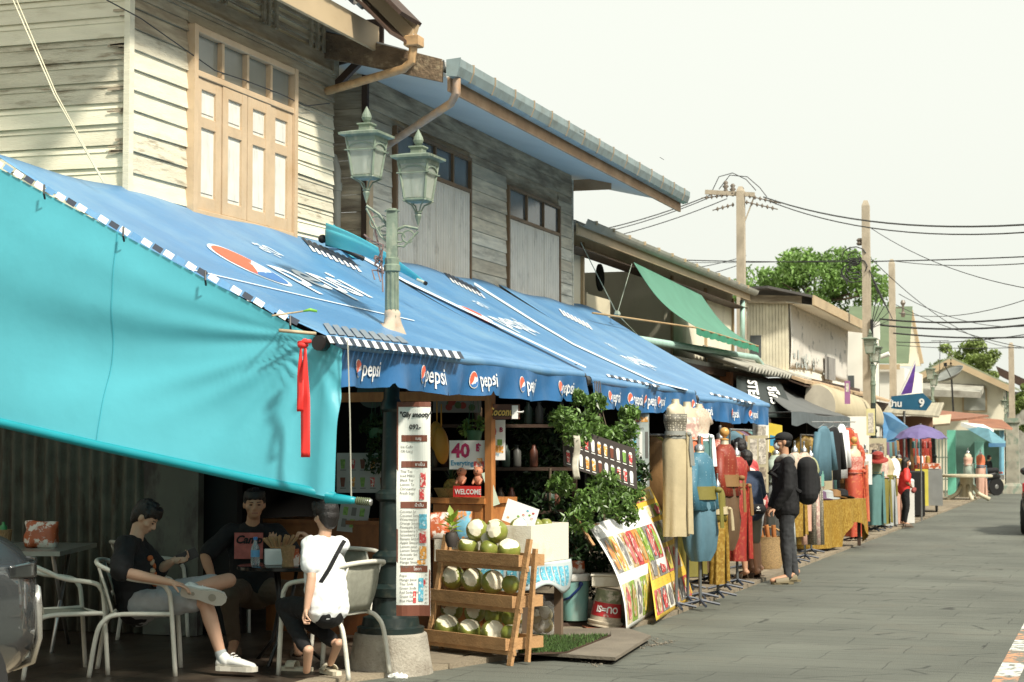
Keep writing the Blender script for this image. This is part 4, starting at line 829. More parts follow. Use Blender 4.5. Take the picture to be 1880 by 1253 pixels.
# satellite dish
sd_ = thing('satellite_dish', 'large mesh satellite dish on the roof canopy of the cream gable house', 'satellite dish', tuple(U(1755, 760, Y=63)))
Rm = Vector((.35, -.3, .9)).to_track_quat('Z', 'X').to_matrix(); dc = U(1747, 695, Y=63)
Rm = Matrix.Rotation(radians(-25), 3, 'Y')@Matrix.Rotation(radians(20), 3, 'X')
b = MB(); b.sheet(lambda u, v: dc+Rm@Vector((.52*v*cos(2*pi*u), .52*v*sin(2*pi*u), .20*v*v)), 28, 6, th=.01); b.build('dish', mat('grey_mesh_dish', (.22, .23, .21), .6), sd_, smooth=True)
b = MB(); b.tube([dc, dc+Rm@Vector((0, 0, .5))], .015, 6); b.tube([dc+Rm@Vector((.5, 0, .2)), dc+Rm@Vector((0, 0, .5))], .01, 5); b.tube([dc+Rm@Vector((-.5, 0, .2)), dc+Rm@Vector((0, 0, .5))], .01, 5); b.lathe(dc+Rm@Vector((0, 0, .46)), [(.05, 0), (.06, .12)], 8); b.build('feed_arm', M['blackmetal'], sd_)
b = MB(); b.tube([dc, Vector((dc.x+.05, dc.y, dc.z-1.3))], .03, 8); b.build('mast', M['blackmetal'], sd_)
b = MB(); a, c = U(1725, 682, Y=64), U(1726, 626, Y=64); b.tube([a, c], .012, 5); b.tube([c-Vector((.3, 0, 0)), c+Vector((.3, 0, 0))], .01, 5); tag(b.build('antenna', M['blackmetal']), 'thin television aerial standing on the cream gable roof', 'antenna')
# ---- dark gabled roof and wall at the far right edge
h7 = thing('house', 'dark brown sloping roof and wall half seen at the right edge behind the last pole', 'house', tuple(U(1875, 860, Y=80)))
b = MB(); b.prism([U(1828, 672, Y=80), U(1900, 705, Y=80), U(1900, 722, Y=80), U(1835, 690, Y=80)], (0, 3, 0)); b.build('roof', M['darkwood'], h7)
b = MB(); a, c = U(1845, 720, Y=81), U(1940, 720, Y=81); b.bb((a.x, 81, 0), (c.x, 84, a.z)); b.build('wall', M['asb'], h7)
# ---- shops below (dark fronts)
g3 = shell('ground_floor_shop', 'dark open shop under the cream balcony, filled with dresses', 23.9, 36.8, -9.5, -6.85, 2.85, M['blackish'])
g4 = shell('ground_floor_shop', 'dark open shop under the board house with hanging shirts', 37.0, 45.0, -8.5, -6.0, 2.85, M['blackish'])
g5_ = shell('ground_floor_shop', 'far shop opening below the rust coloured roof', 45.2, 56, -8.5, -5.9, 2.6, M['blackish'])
def bez(b, a, c, w_, amp, n, th=.03):
    pass
# corrugated canopy edge, tan tile canopy, scalloped beige roller
cn = thing('canopy_roof', 'corrugated grey sheet roof edge below the vertical boards', 'canopy', tuple(U(1420, 690, X=-5.9)))
b = MB(); a = U(1398, 676, X=-6.0); c = U(1462, 694, X=-6.0); L_ = c.y-a.y
corr(b, (a.x+.05, a.y-1.5, a.z-.05), L_+3, (-1.2, 0, .4), 2, amp=.045, per=.30, th=.03); b.build('sheet', M['asb'], cn, smooth=True)
tc_ = thing('canopy_roof', 'weathered tan tile canopy running above the grey awning', 'canopy', tuple(U(1480, 720, X=-5.6)))
b = MB(); a, c = U(1478, 704, X=-5.7), U(1640, 741, X=-5.7)
n_ = 15
for k in range(n_):
    y0 = a.y+(c.y-a.y)*k/n_; y1 = a.y+(c.y-a.y)*(k+.94)/n_; z0 = a.z+(c.z-a.z)*k/n_; b.prism([(-5.7, y0, z0), (-6.6, y0, z0+.33), (-6.6, y0, z0+.37), (-5.7, y0, z0+.05+random.uniform(0, .015))], (0, y1-y0, 0))
b.build('tile', M['tanroof'], tc_)
b = MB(); b.prism([(-5.72, a.y, a.z-.06), (-6.6, a.y, a.z+.28), (-6.6, a.y, a.z+.30), (-5.72, a.y, a.z-.03)], (0, c.y-a.y, 0)); b.build('lining', M['darkwood'], tc_)
be = thing('roller_awning', 'beige scalloped dome awning running past the concrete poles', 'awning', tuple(U(1560, 750, X=-5.3)))
a, c = U(1530, 716, X=-5.3), U(1634, 745, X=-5.1)
b = MB(); N = 36
def dome(u, v):
    y = a.y+(c.y-a.y)*u; z = a.z+(c.z-a.z)*u; rr = .36+.03*abs(sin(u*N*pi)); an = radians(-25+150*v); return Vector((-5.62+rr*cos(an), y, z-.32+rr*sin(an)*1.15))
b.sheet(dome, N*6, 10, th=.01)
b.build('canopy', mat('beige_vinyl', (.52, .45, .30), .6, var=.08, transl=.15, sc=3), be, smooth=True)
b = MB(); b.prism([dome(0, v/8)+Vector((0, -.01, 0)) for v in range(9)]+[Vector((-5.9, a.y-.01, a.z-.5))], (0, .01, 0)); b.build('end_panel', mat('pale_vinyl', (.55, .5, .4), transl=.1), be)
# charcoal awning with hanging steak banner
ga = thing('awning', 'charcoal canvas awning with a frayed edge over the hanging shirts', 'awning', tuple(U(1490, 770, X=-4.9)))
TL, TR, BL, BR = U(1392, 694, X=-6.4), U(1470, 712, X=-6.4), U(1452, 757, X=-4.95), U(1560, 768, X=-4.95)
def gaf(u, v): p = TL.lerp(TR, u).lerp(BL.lerp(BR, u), v); p.z += -.08*sin(pi*v)+.02*sin(u*9)*v; return p
b = MB(); b.sheet(gaf, 30, 12, th=.004); b.build('canvas', M['greywash'], ga, smooth=True)
b = MB(); b.sheet(lambda u, v: gaf(u, 1)+Vector((.01+.01*sin(u*40), 0, -(.2+.03*sin(u*21))*v)), 60, 3); b.build('valance', mat('grey_valance', (.16, .19, .2), .7, transl=.3), ga, smooth=True)
b = MB(); b.tube([gaf(0, .97), gaf(1, .97)], .015); b.tube([gaf(0, 1), (-6.8, gaf(0, 1).y, 2.1)], .012); b.build('frame', M['blackmetal'], ga)
stb = thing('banner', 'black hanging banner with white STEAK lettering beside the timber post', 'banner', tuple(U(1390, 760, X=-5.6)))
p0, p1, p2, p3 = U(1352, 690, X=-6.2), U(1432, 700, X=-6.2), U(1352, 765, X=-5.6), U(1462, 768, X=-5.2)
def stf(u, v): p = p0.lerp(p1, u).lerp(p2.lerp(p3, u), v); return p
b = MB(); b.sheet(stf, 10, 10, th=.004); sb = b.build('cloth', mat('black_banner', (.012, .02, .017), .5), stb, smooth=True)
q = text_mb('STEAK', .30, bold=.012); wd = max(v.x for v in q.v)
# letters run down the banner
o_ = Vector((.03, -.03, .01))
def lay(q, u0, su, sv, v0=.0): q.v = [stf(u0+p.y*su, v0+p.x*sv)+o_ for p in q.v]; return q
lay(q, .20, .9, .80, .10); 
q.v = [p for p in q.v]; b = MB(); join(b, q); q = text_mb('ซีไกร', .30, bold=.010); lay(q, .60, .9, .80, .22); join(b, q); b.build('lettering', M['paper'], sb)
# rust red and tan roofs at the far shops
def slab(name, label, cat, p, m_, th=.06, nm='sheet'):
    t = thing(name, label, cat, tuple(p[0])); b = MB(); b.prism(p, (0, 0, th)); b.build(nm, m_, t); return t
t = thing('canopy_roof', 'brown tiled canopy below the blue number sign', 'canopy', tuple(U(1680, 775, Y=46)))
b = MB(); a, c = U(1622, 752, Y=47), U(1725, 762, Y=47); 
b = MB(); n_ = 26
for k in range(n_): x = a.x+(c.x-a.x)*k/n_; b.prism([(x, 46.9, a.z-.12-.1*k/n_), (x+(c.x-a.x)/n_*.9, 46.9, a.z-.12-.1*k/n_), (x+(c.x-a.x)/n_*.9, 48.3, a.z+.14), (x, 48.3, a.z+.14)], (0, 0, .05))
b.build('tile', mat('grey_tan_tile', (.34, .31, .23), .8, isl=.15), t)
b = MB(); b.bb((a.x-.2, 48.31, a.z-.72), (c.x-.3, 48.4, a.z-.15)); b.build('fascia', mat('brown_board', (.27, .15, .09), .7), t)
t = slab('canopy_roof', 'rust red sheet roof beside the turquoise shop', 'canopy', [U(1690, 778, Y=52), U(1775, 772, Y=52), U(1815, 752+14, Y=56), U(1715, 756, Y=58)], M['brownroof'])
b = MB(); 
for k in range(12): u = k/12; p = U(1712, 782, Y=51.5).lerp(U(1745, 779, Y=51.5), u); b.beam(p, p+Vector((.0, .5, .25)), .045, .06)
b.build('pale_batten', mat('pale_tile_end', (.5, .42, .3), .8), t)
# blue number sign
sg = thing('street_sign', 'blue arrow shaped street sign with the number 9 above the brown canopy', 'sign', tuple(U(1675, 757, Y=45)))
P = [(1636, 728), (1694, 722), (1711, 738), (1700, 754), (1650, 752), (1636, 750)]
b = MB(); b.prism([U(x, y, Y=45) for x, y in P], (0, .06, 0)); b.build('board', mat('sign_blue', (.015, .11, .20), .5), sg)
b = MB()
for s_, px, sz in (('9', 1690, .27), ('บ้าน', 1634, .2)):
    q = text_mb(s_, sz, bold=.008, align='LEFT'); o = U(px-3, 747, Y=44.985); q.v = [o+Vector((p.x, 0, p.y)) for p in q.v]; join(b, q)
b.build('lettering', M['paper'], sg)
b = MB(); b.tube([U(1660, 755, Y=45.1), U(1660, 930, Y=45.1)], .03, 8); b.build('pole', M['steel'], sg)
fl = thing('flag', 'purple flag on a white slanting staff above the number sign', 'flag', tuple(U(1660, 722, Y=46)))
b = MB(); b.prism([U(1654, 725, Y=46), U(1674, 722, Y=46), U(1679, 690, Y=46), U(1681, 664, Y=46), U(1670, 692, Y=46)], (0, .03, 0)); b.build('cloth', mat('purple_cloth', (.14, .06, .35), .6, var=.3, sc=6, transl=.2), fl)
b = MB(); b.tube([U(1651, 727, Y=45.98), U(1681, 662, Y=45.98)], .025, 6); b.build('staff', M['white'], fl)
# turquoise shop at the far end
h8 = thing('shop', 'small turquoise painted shop with a drooping blue awning at the far end', 'shop', tuple(U(1760, 915, Y=60)))
b = MB(); a, c = U(1740, 912, Y=60), U(1753, 790, Y=60); b.bb((a.x, 60, 0), (c.x, 60.3, c.z)); b.build('pillar', mat('turquoise_paint', (.16, .52, .38), .6), h8)
b = MB(); a, c = U(1753, 912, Y=64), U(1836, 790, Y=64); b.bb((a.x-.1, 64, 0), (c.x, 64.2, c.z)); b.build('back_wall', mat('dim_turquoise', (.10, .2, .16), .7), h8)
b = MB(); a, c = U(1790, 860, Y=63.9), U(1806, 810, Y=63.9); b.bb((a.x, 63.85, a.z), (c.x, 63.98, c.z)); b.build('notice_board', mat('aqua_board', (.22, .5, .42), .6), h8)
b = MB(); b.prism([U(1766, 782, Y=60), U(1815, 790, Y=58.5), U(1846, 814, Y=57.5), U(1822, 815, Y=57.5)], (0, .1, .05)); b.cm = 1; b.prism([U(1815, 814, Y=57.4), U(1846, 814, Y=57.4), U(1846, 821, Y=57.4), U(1815, 821, Y=57.4)], (0, .02, 0)); b.cm = 2; b.prism([U(1764, 783, Y=59.9), U(1805, 787, Y=59.9), U(1824, 797, Y=58.9), U(1800, 795, Y=58.9)], (0, .1, .13)); b.build('awning', [mat('pale_blue_canvas', (.20, .42, .5), .6, transl=.3), M['blue'], M['white']], h8)
b = MB(); b.tube([U(1839, 880, Y=62), U(1839, 790, Y=62)], .08, 8); b.build('blue_pipe', mat('sky_blue_pipe', (.18, .42, .55), .5), h8)
b = MB(); b.prism([U(1776, 768, Y=63), U(1838, 774, Y=63), U(1858, 790, Y=61), U(1780, 782, Y=61)], (0, .5, .06)); b.build('roof', M['brownroof'], h8)
b = MB()
for px in range(1712, 1742, 6): b.tube([U(px, 915, Y=58), U(px, 800, Y=58)], .025, 5)
for py in (805, 840, 880, 912): b.tube([U(1710, py, Y=58), U(1741, py, Y=58)], .02, 5)
tag(b.build('gate', mat('grey_green_gate', (.2, .25, .2), .6)), 'barred metal gate left of the turquoise shop pillar', 'gate')
b = MB(); a, c = U(1836, 905, Y=68), U(1858, 905, Y=68); b.bb((a.x, 68, 0), (c.x, 68.2, 2.6)); tag(b.build('low_wall', mat('patchy_wall', (.35, .30, .2), .8, var=.3, sc=2)), 'patchy tan wall behind the parked motorcycle', 'wall')
# small blue awning piece beside purple umbrella
b = MB(); b.prism([U(1620, 757, Y=44), U(1636, 758, Y=44), U(1668, 785, Y=43), U(1672, 795, Y=42.9), U(1640, 812, Y=43), U(1622, 812, Y=43)], (0, .02, .0)); tag(b.build('awning_flap', M['blue']), 'small blue awning flap just left of the purple umbrella', 'awning')
# =================================================================== STREET LAMPS
M['lampglass'] = mat('cloudy_lamp_glass', (.50, .55, .46), .25, var=.1, sc=8, alpha=.55)
def lantern(b_, c, s=1.0):
    """returns meshes for one lantern at c (bottom of its body)"""
    c = Vector(c)
    f = MB()
    wb, wt, h = .115*s, .165*s, .40*s
    for (a, e) in ((-1, -1), (1, -1), (1, 1), (-1, 1)): f.beam(c+Vector((a*wb, e*wb, 0)), c+Vector((a*wt, e*wt, h)), .022*s, .022*s)
    f.lathe(c, [(wb*1.2, -.035*s), (wb*1.5, -.02*s), (wb*1.5, .0)], 4, sq=True); f.lathe(c+Vector((0, 0, h)), [(wt*1.45, -.04*s), (wt*1.48, 0), (wt*1.95, .02*s), (wt*1.98, .045*s), (wt*.9, .08*s), (wt*.55, .085*s), (wt*.55, .13*s), (wt*.7, .145*s), (wt*.7, .16*s), (wt*.3, .165*s)], 4, sq=True)
    f.lathe(c+Vector((0, 0, h+.165*s)), [(.02*s, 0), (.045*s, .03*s), (.056*s, .06*s), (.05*s, .09*s), (.025*s, .14*s), (.004*s, .18*s)], 12)
    for k in range(4):
        R = Matrix.Rotation(k*pi/2, 3, 'Z'); pts = []
        for q in range(9): t = pi*q/8; z = .68*h+.16*h*sin(t)*1.0; w_ = (wb+(wt-wb)*z/h); pts.append(c+R@Vector((w_*cos(t), w_+.004, z)))
        f.tube(pts, .008*s, 5); z = .66*h; w_ = wb+(wt-wb)*.66; f.beam(c+R@Vector((-w_*1.25, w_+.01, z)), c+R@Vector((w_*1.25, w_+.01, z)), .012*s, .012*s)
        f.tube([c+R@Vector((.02*s, .02*s, -.14*s)), c+R@Vector((.05*s, .05*s, -.07*s)), c+R@Vector((wb*1.1, wb*1.1, -.02*s))], .009*s, 5)
    f.lathe(c+Vector((0, 0, -.26*s)), [(.003, -.03*s), (.02*s, .02*s), (.038*s, .08*s), (.03*s, .1*s), (.045*s, .11*s), (.02*s, .13*s)], 10)
    g = MB(); g.lathe(c, [(wb*1.36, .005), (wt*1.38, h-.03*s)], 4, sq=True)
    u = MB(); u.tube([c+Vector((-.02*s, 0, .02*s)), c+Vector((-.02*s, 0, .2*s))], .022*s, 8); u.tube([c+Vector((-.02*s, 0, .2*s)), c+Vector((-.035*s, 0, .3*s)), c+Vector((-.0*s, 0, .32*s)), c+Vector((.01*s, 0, .2*s))], .01*s, 6)
    return f, g, u
def street_lamp(x, y, label, near=True, s=1.0, ang=YAW):
    t = thing('street_lamp', label, 'street lamp', (x, y, 0), 'twin lantern street lamps')
    b = MB(); b.lathe((x, y, 0), [(.315*s, -.02), (.30*s, .05), (.265*s, .27), (.26*s, .285), (.25*s, .29)], 28); b.build('plinth', M['concrete'], t, smooth=True, angle=50)
    b = MB(); b.lathe((x, y, .28), [(.24*s, 0), (.245*s, .05), (.21*s, .06), (.20*s, .12), (.14*s, .14), (.13*s, .26), (.155*s, .27), (.165*s, .33), (.11*s, .36), (.105*s, .50), (.135*s, .52), (.135*s, .56), (.09*s, .6), (.085*s, .95), (.115*s, .97), (.115*s, 1.01), (.075*s, 1.04), (.062*s, 1.6), (.08*s, 1.62), (.08*s, 1.66), (.058*s, 1.7), (.056*s, 2.25)], 18)
    b.build('lower_column', M['lampdark'], t, smooth=True, angle=35)
    b = MB(); z = 2.4; b.lathe((x, y, z), [(.050*s, 0), (.046*s, .5), (.062*s, .51), (.062*s, .55), (.053*s, .56), (.056*s, .6), (.045*s, .61)], 10); b.box((x, y, 3.18), (.08*s, .08*s, .36), rz=.3); b.lathe((x, y, 3.35), [(.06, 0), (.03, .02)], 8)
    for k in range(10): a = 2*pi*k/10; b.tube([(x+.046*s*cos(a), y+.046*s*sin(a), 2.42), (x+.044*s*cos(a), y+.044*s*sin(a), 2.9)], .008, 5)
    b.build('upper_column', M['lampgreen'], t, smooth=True, angle=35)
    D = Vector((cos(ang), sin(ang), 0))
    for sg_ in (-1, 1):
        cz = 3.61 if sg_ < 0 else 3.44
        c = Vector((x, y, cz))+D*(sg_*.19)
        f, g, u = lantern(None, c, s*.69)
        lf = f.build('lantern', M['lampgreen'], t, smooth=False); g.build('glass', M['lampglass'], lf); u.build('bulb', M['white'], lf, smooth=True)
        b = MB(); p = Vector((x, y, 3.2)); e = c+Vector((0, 0, -.22))
        b.tube([p, p.lerp(e, .5)+Vector((0, 0, .03)), e], .012, 6); b.tube([p+Vector((0, 0, -.10)), p.lerp(e, .45)+Vector((0, 0, -.12)), e+Vector((0, 0, -.02))], .009, 6)
        for q, r_ in ((.3, .035), (.62, .045)):
            o = p.lerp(e, q)+Vector((0, 0, -.05)); b.tube([o+D*(r_*cos(a*.5))+Vector((0, 0, r_*sin(a*.5))) for a in range(0, 12)], .007, 5)
        b.build('bracket', M['lampgreen'], t)
    return t
lp = U(717, 1235, Z=0)
L1 = street_lamp(lp.x, lp.y, 'nearest twin lantern street lamp rising through the blue awning on a round concrete plinth', s=1.0)
b = MB(); c = Vector((lp.x, lp.y, 0)); zA = A1.P(lp.y, (lp.x+7.03)/(A1.xf+7.03)).z
rings = []
for i, (r, z, k) in enumerate([(.12, -.05, .3), (.09, .0, .25), (.065, .04, .15), (.056, .09, .1), (.06, .115, .1), (.05, .14, 0)]):
    rings.append([c+Vector((r*cos(a)*(1+k*sin(a*3)), r*sin(a)*(1+k*sin(a*3)), zA+z-.0+(-.53*r*cos(a) if i < 2 else 0)))for a in [2*pi*q/18 for q in range(18)]])
b.loft(rings); b.build('wrapping', mat('tied_cloth_wrap', (.46, .38, .29), .8, var=.2, sc=14, dirt=(.5, .22, .1), dsc=(9, 9, 9), dth=(.55, .7)), L1, smooth=True)
b = MB(); rnd = random.Random(9)
for k in range(10):
    p = c+Vector((-.07, -.03, 2.95+rnd.uniform(-.07, .07))); b.tube([p, p+Vector((rnd.uniform(-.05, .02), rnd.uniform(-.07, .02), rnd.uniform(-.06, .06))), p+Vector((rnd.uniform(-.03, .08), -.06, rnd.uniform(-.08, .08)))], .006, 4)
b.tube([c+Vector((-.06, -.05, 2.95)), c+Vector((-.03, -.1, 2.75))], .006); b.tube([c+Vector((-.27, .12, 3.2)), c+Vector((-.17, .02, 3.14)), c+Vector((-.05, -.05, 3.1)), c+Vector((-.07, -.05, 2.95))], .007, 5); b.tube([c+Vector((-.2, .1, 3.36)), c+Vector((-.14, .02, 3.2)), c+Vector((-.07, -.02, 3.0))], .007, 5)
b.build('cable_tangle', mat('pink_grey_cable', (.22, .15, .14), .7), L1)
for (px, py, dd, lab) in ((1604, 940, 40, 'second twin lantern street lamp in front of the tallest concrete pole'), (1713, 900, 56, 'third twin lantern street lamp seen against the cream gable house'), (1847, 885, 64, 'farthest twin lantern street lamp beside the last concrete pole')):
    r = ray(px, 815); q = Vector((0, 0, 0))+Vector((r.x, r.y, 0))*dd; sl_ = street_lamp(q.x, q.y, lab, ang=YAW+radians(62))
    if dd > 60: sl_.scale = (.8, .8, .8)
# =================================================================== POLES, CABLES
def pole(px, ptop, d, label, w_=.2, cap=True):
    r = ray(px, 815); x, y = r.x*d, r.y*d; zt = H_+(815-ptop)/F_*d*1.0
    t = thing('utility_pole', label, 'utility pole', (x, y, 0), 'concrete utility poles')
    b = MB(); b.loft([[Vector((x+a*w_*.62, y+e*w_*.62, 0)) for a, e in ((-1, -1), (1, -1), (1, 1), (-1, 1))], [Vector((x+a*w_/2, y+e*w_/2, zt-.12)) for a, e in ((-1, -1), (1, -1), (1, 1), (-1, 1))], [Vector((x+a*w_/4, y+e*w_/4, zt)) for a, e in ((-1, -1), (1, -1), (1, 1), (-1, 1))]])
    b.build('shaft', M['polecon'], t); return t, x, y, zt
M['porc'] = mat('brown_porcelain', (.16, .13, .10), .4)
t, x, y, zt = pole(1363, 340, 46, 'concrete pole topped by a crossarm with brown insulators, behind the cream shop house', .19)
b = MB(); b.beam((x-.9, y, zt-.1), (x+.35, y, zt-.22), .09, .11); b.beam((x+.35, y, zt-.25), (x+.05, y, zt-1.0), .03, .03); b.build('crossarm', M['polecon'], t)
for (ox, oz) in ((-.38, .22), (-.20, .14), (.02, .06)):
    b = MB(); b.lathe((x+ox, y, zt-.16+oz), [(.025, -.22), (.06, -.14), (.035, -.1), (.085, -.04), (.04, 0), (.07, .05), (.03, .1)], 10); b.build('insulator', M['porc'], t, smooth=True)
for (sx, sz, n_, dx) in ((-.35, -.2, 5, -1), (-.2, -.45, 4, -1), (.1, -.22, 7, 1), (.15, -.4, 6, 1)):
    b = MB(); p = Vector((x+sx, y, zt+sz)); d = Vector((dx*.13, 0, -.035 if dx > 0 else -.01-.02*(sz < -.3)))
    for k in range(n_): b.lathe(p+d*k, [(.02, -.03), (.065, 0), (.02, .03)], 8, ax=Matrix.Rotation(pi/2, 3, 'Y'))
    b.tube([p, p+d*n_], .015, 5); b.build('insulator_string', M['porc'], t)
PT1 = Vector((x, y, zt))
t, x, y, zt = pole(1594, 366, 41, 'tallest pale concrete pole standing behind the second street lamp', .165); PT2 = Vector((x, y, zt))
b = MB(); b.bb((x+.1, y-.1, 3.95), (x+.28, y+.05, 4.35)); b.cm = 1; b.bb((x+.09, y-.14, 3.3), (x+.15, y-.1, 4.4)); b.build('junction_box', [M['white'], M['blackplastic']], t)
b = MB(); b.lathe((x+.32, y-.3, 3.55), [(.05, 0), (.055, .2), (.05, .21)], 10, ax=Matrix.Rotation(radians(70), 3, 'Y')); b.beam((x+.1, y-.1, 3.6), (x+.3, y-.2, 3.6), .03, .03); b.build('camera_unit', M['white'], t)
b = MB(); rnd = random.Random(31)
for k in range(16):
    p = Vector((x-.1, y-.1, 5.55+rnd.uniform(-.3, .3))); a0 = rnd.random()*6; rr = rnd.uniform(.1, .32)
    b.tube([p+Vector((-.15+rr*cos(a0+a*.6), 0, .7*rr*sin(a0+a*.6))) for a in range(6)], .012, 4)
for k in range(5): b.tube([(x+.08, y-.1, 5.5), (x+.25+.08*k, y-.1, 5.0-.15*k), (x+.1, y-.1, 4.2)], .01, 4)
b.build('cable_tangle', M['wire'], t)
b = MB(); b.lathe((x-.14, y, zt-1.0), [(.05, 0), (.08, .04), (.05, .08), (.08, .12), (.04, .16)], 8); b.build('insulator', M['porc'], t)
t, x, y, zt = pole(1641, 475, 49, 'shorter concrete pole just right of the tallest pole', .155); PT3 = Vector((x, y, zt))
b = MB(); b.beam((x+.1, y, zt-1.3), (x+.28, y, zt-1.3), .03, .03); b.lathe((x+.28, y, zt-1.55), [(.04, 0), (.07, .1), (.03, .15), (.03, .3), (.07, .38), (.04, .45)], 8); b.build('insulator', M['porc'], t)
t, x, y, zt = pole(1859, 629, 61.5, 'last concrete pole at the right, standing on a square painted footing', .17); PT4 = Vector((x, y, zt))
b = MB(); b.lathe((x, y, 0), [(.45, -.02), (.4, .25), (.3, .35), (.28, 2.3), (.36, 2.35), (.36, 2.5), (.1, 2.5)], 4, sq=True); b.build('footing', mat('peeling_footing', (.36, .34, .27), .8, var=.3, sc=3, dirt=(.2, .26, .2), dsc=(3, 3, 2), dth=(.5, .6)), t)
def cable(p, q, sag, r=.012, label='black overhead cable strung between the concrete poles', n=16, nm='cable', group='overhead cables crossing the sky'):
    p, q = Vector(p), Vector(q); b = MB(); b.tube([p.lerp(q, i/n)-Vector((0, 0, sag*4*(i/n)*(1-i/n))) for i in range(n+1)], r, 5); o = b.build(nm, M['wire']); tag(o, label, 'cable', group); return o
cab = lambda x0, y0, Ya, x1, y1, Yb, sag, r=.012, label=None: cable(U(x0, y0, Y=Ya), U(x1, y1, Y=Yb), sag, r, label or 'black overhead cable strung between the concrete poles')
cab(1402, 362, 45, 1990, 404, 30, .35, .017, 'thick upper cable running right from the crossarm pole to the picture edge'); cab(1408, 368, 45, 1990, 417, 30, .4, .013, 'second cable running right from the crossarm pole, just under the uppermost one')
cab(1310, 356, 46, 900, 445, 46, .3, .014, 'uppermost of three cables dropping left from the crossarm pole'); cab(1305, 362, 46, 900, 452, 46, .3, .012, 'middle of three cables dropping left from the crossarm pole'); cab(1335, 365, 46, 900, 466, 46, .3, .012, 'lowest of three cables dropping left from the crossarm pole')
for i, (p, lab) in enumerate(((((1308, 350), (1320, 325), (1345, 318), (1370, 330), (1388, 350)), 'outer cable loop arching over the insulators'), (((1320, 348), (1340, 322), (1372, 325), (1395, 345), (1408, 362)), 'inner cable loop arching over the insulators'))):
    b = MB(); b.tube([U(a, c, Y=45.6) for a, c in p], .012, 5); tag(b.build('cable', M['wire']), lab, 'cable')
L_ = [(1180, 475, 48, 1960, 468, 40, .12, .014, 'level cable crossing just above the round tree'), (1180, 481, 50, 1600, 476, 42, .05, .008, 'thin cable just below the level one crossing the round tree'),
 (1600, 420, 41, 1960, 540, 30, .25, .008, 'thin cable sagging from the tallest pole toward the right edge'), (1600, 476, 41, 1880, 640, 60, .5, .009, 'long cable descending steeply from the tallest pole'),
 (1645, 480, 49, 1960, 478, 30, .1, .010, 'cable leaving the shorter pole top toward the right'), (1650, 575, 49, 1960, 520, 36, .3, .009, 'rising cable right of the shorter pole'),
 (1615, 586, 42, 1960, 571, 40, .15, .020, 'thick bundled cable, highest of the right hand bundle'), (1615, 597, 42, 1960, 586, 42, .15, .022, 'thick bundled cable, middle of the right hand bundle'), (1640, 612, 45, 1960, 614, 44, .1, .020, 'thick bundled cable, lowest of the right hand bundle'),
 (1645, 560, 49, 1960, 650, 40, .2, .009, 'thin cable falling across the bundle toward the lower right'), (1640, 628, 50, 1960, 600, 48, .15, .012, 'cable just under the bundle rising to the right'), (1645, 634, 50, 1960, 632, 50, .1, .009, 'nearly level thin cable above the satellite dish house'),
 (1200, 498, 50, 1370, 470, 46, .1, .010, 'upper of the short cables reaching the crossarm pole from the left'), (1200, 520, 50, 1370, 482, 46, .1, .010, 'lower of the short cables reaching the crossarm pole from the left'), (1650, 540, 47, 1900, 598, 50, .3, .009, 'sagging thin cable crossing above the green roof')]
for a in L_: cab(*a)
b = MB(); b.tube([U(15, -20, Y=11.2), U(100, 175, Y=11.2), U(190, 335, Y=11.4)], .006, 5); b.tube([U(22, -20, Y=11.22), U(103, 172, Y=11.25), U(191, 335, Y=11.4)], .005, 5); tag(b.build('rope', mat('pale_rope', (.62, .58, .42))), 'pale twin rope slanting down across the cream side wall', 'rope')
b = MB(); b.tube([U(x_, y_, X=-6.93) for x_, y_ in ((195, 0), (260, 35), (345, 95), (395, 130), (450, 148), (520, 175), (560, 195), (605, 190))], .005, 5); tag(b.build('cable', M['wire']), 'loose black cable drooping across the folding shutter window', 'cable')
# =================================================================== TREES
M['leafA'] = mat('leaf_green', (.17, .29, .07), .5, var=.35, sc=1.3, isl=.4, transl=.3)
M['leafB'] = mat('leaf_yellow_green', (.22, .29, .08), .5, var=.35, sc=1.3, isl=.4, transl=.3)
M['bark'] = mat('bark', (.12, .09, .06), .9, bump=.4)
def tree(label, cx, cy, zc, R, trunk, n, leafsz, m_, seed, clumps=40):
    rnd = random.Random(seed); t = thing('tree', label, 'tree', (cx, cy, 0)); rx, ry, rz = R
    b = MB(); top = Vector((cx, cy, zc-rz*.2)); b.tube([(cx, cy, 0), (cx+.1, cy, zc*.5), top], [trunk, trunk*.8, trunk*.5], 8)
    cl = []
    for k in range(clumps):
        while True:
            p = Vector((rnd.uniform(-1, 1), rnd.uniform(-1, 1), rnd.uniform(-.8, 1)))
            if .25 < p.length < 1: break
        p = p*(.55+.45*rnd.random())/max(.5, p.length)*.95; cl.append((Vector((cx+p.x*rx, cy+p.y*ry, zc+p.z*rz)), rnd.uniform(.16, .30)*rx))
    for c, r in cl[::3]: b.tube([top, (top+c)/2+Vector((0, 0, -.1)), c], [trunk*.35, trunk*.2, trunk*.06], 5)
    b.build('trunk', M['bark'], t, smooth=True)
    b = MB()
    for k in range(n):
        c, r = cl[rnd.randrange(len(cl))]; d = Vector((rnd.gauss(0, 1), rnd.gauss(0, 1), rnd.gauss(0, 1))).normalized()*r*rnd.uniform(.6, 1.05); b.leaf(c+Vector((d.x, d.y, d.z*.75)), leafsz*rnd.uniform(.6, 1.3), rnd)
    b.build('crown', m_, t); return t
q = U(1495, 535, Y=85); tree('large round leafy tree rising behind the board house', q.x, q.y, q.z, (3.35, 3.0, 2.2), .3, 15000, .13, M['leafA'], 5, 70)
q = U(1775, 672, Y=100); tree('bushy yellow-green tree behind the cream gable roof', q.x, q.y, q.z, (1.9, 2, 1.35), .2, 5000, .13, M['leafB'], 6, 34)
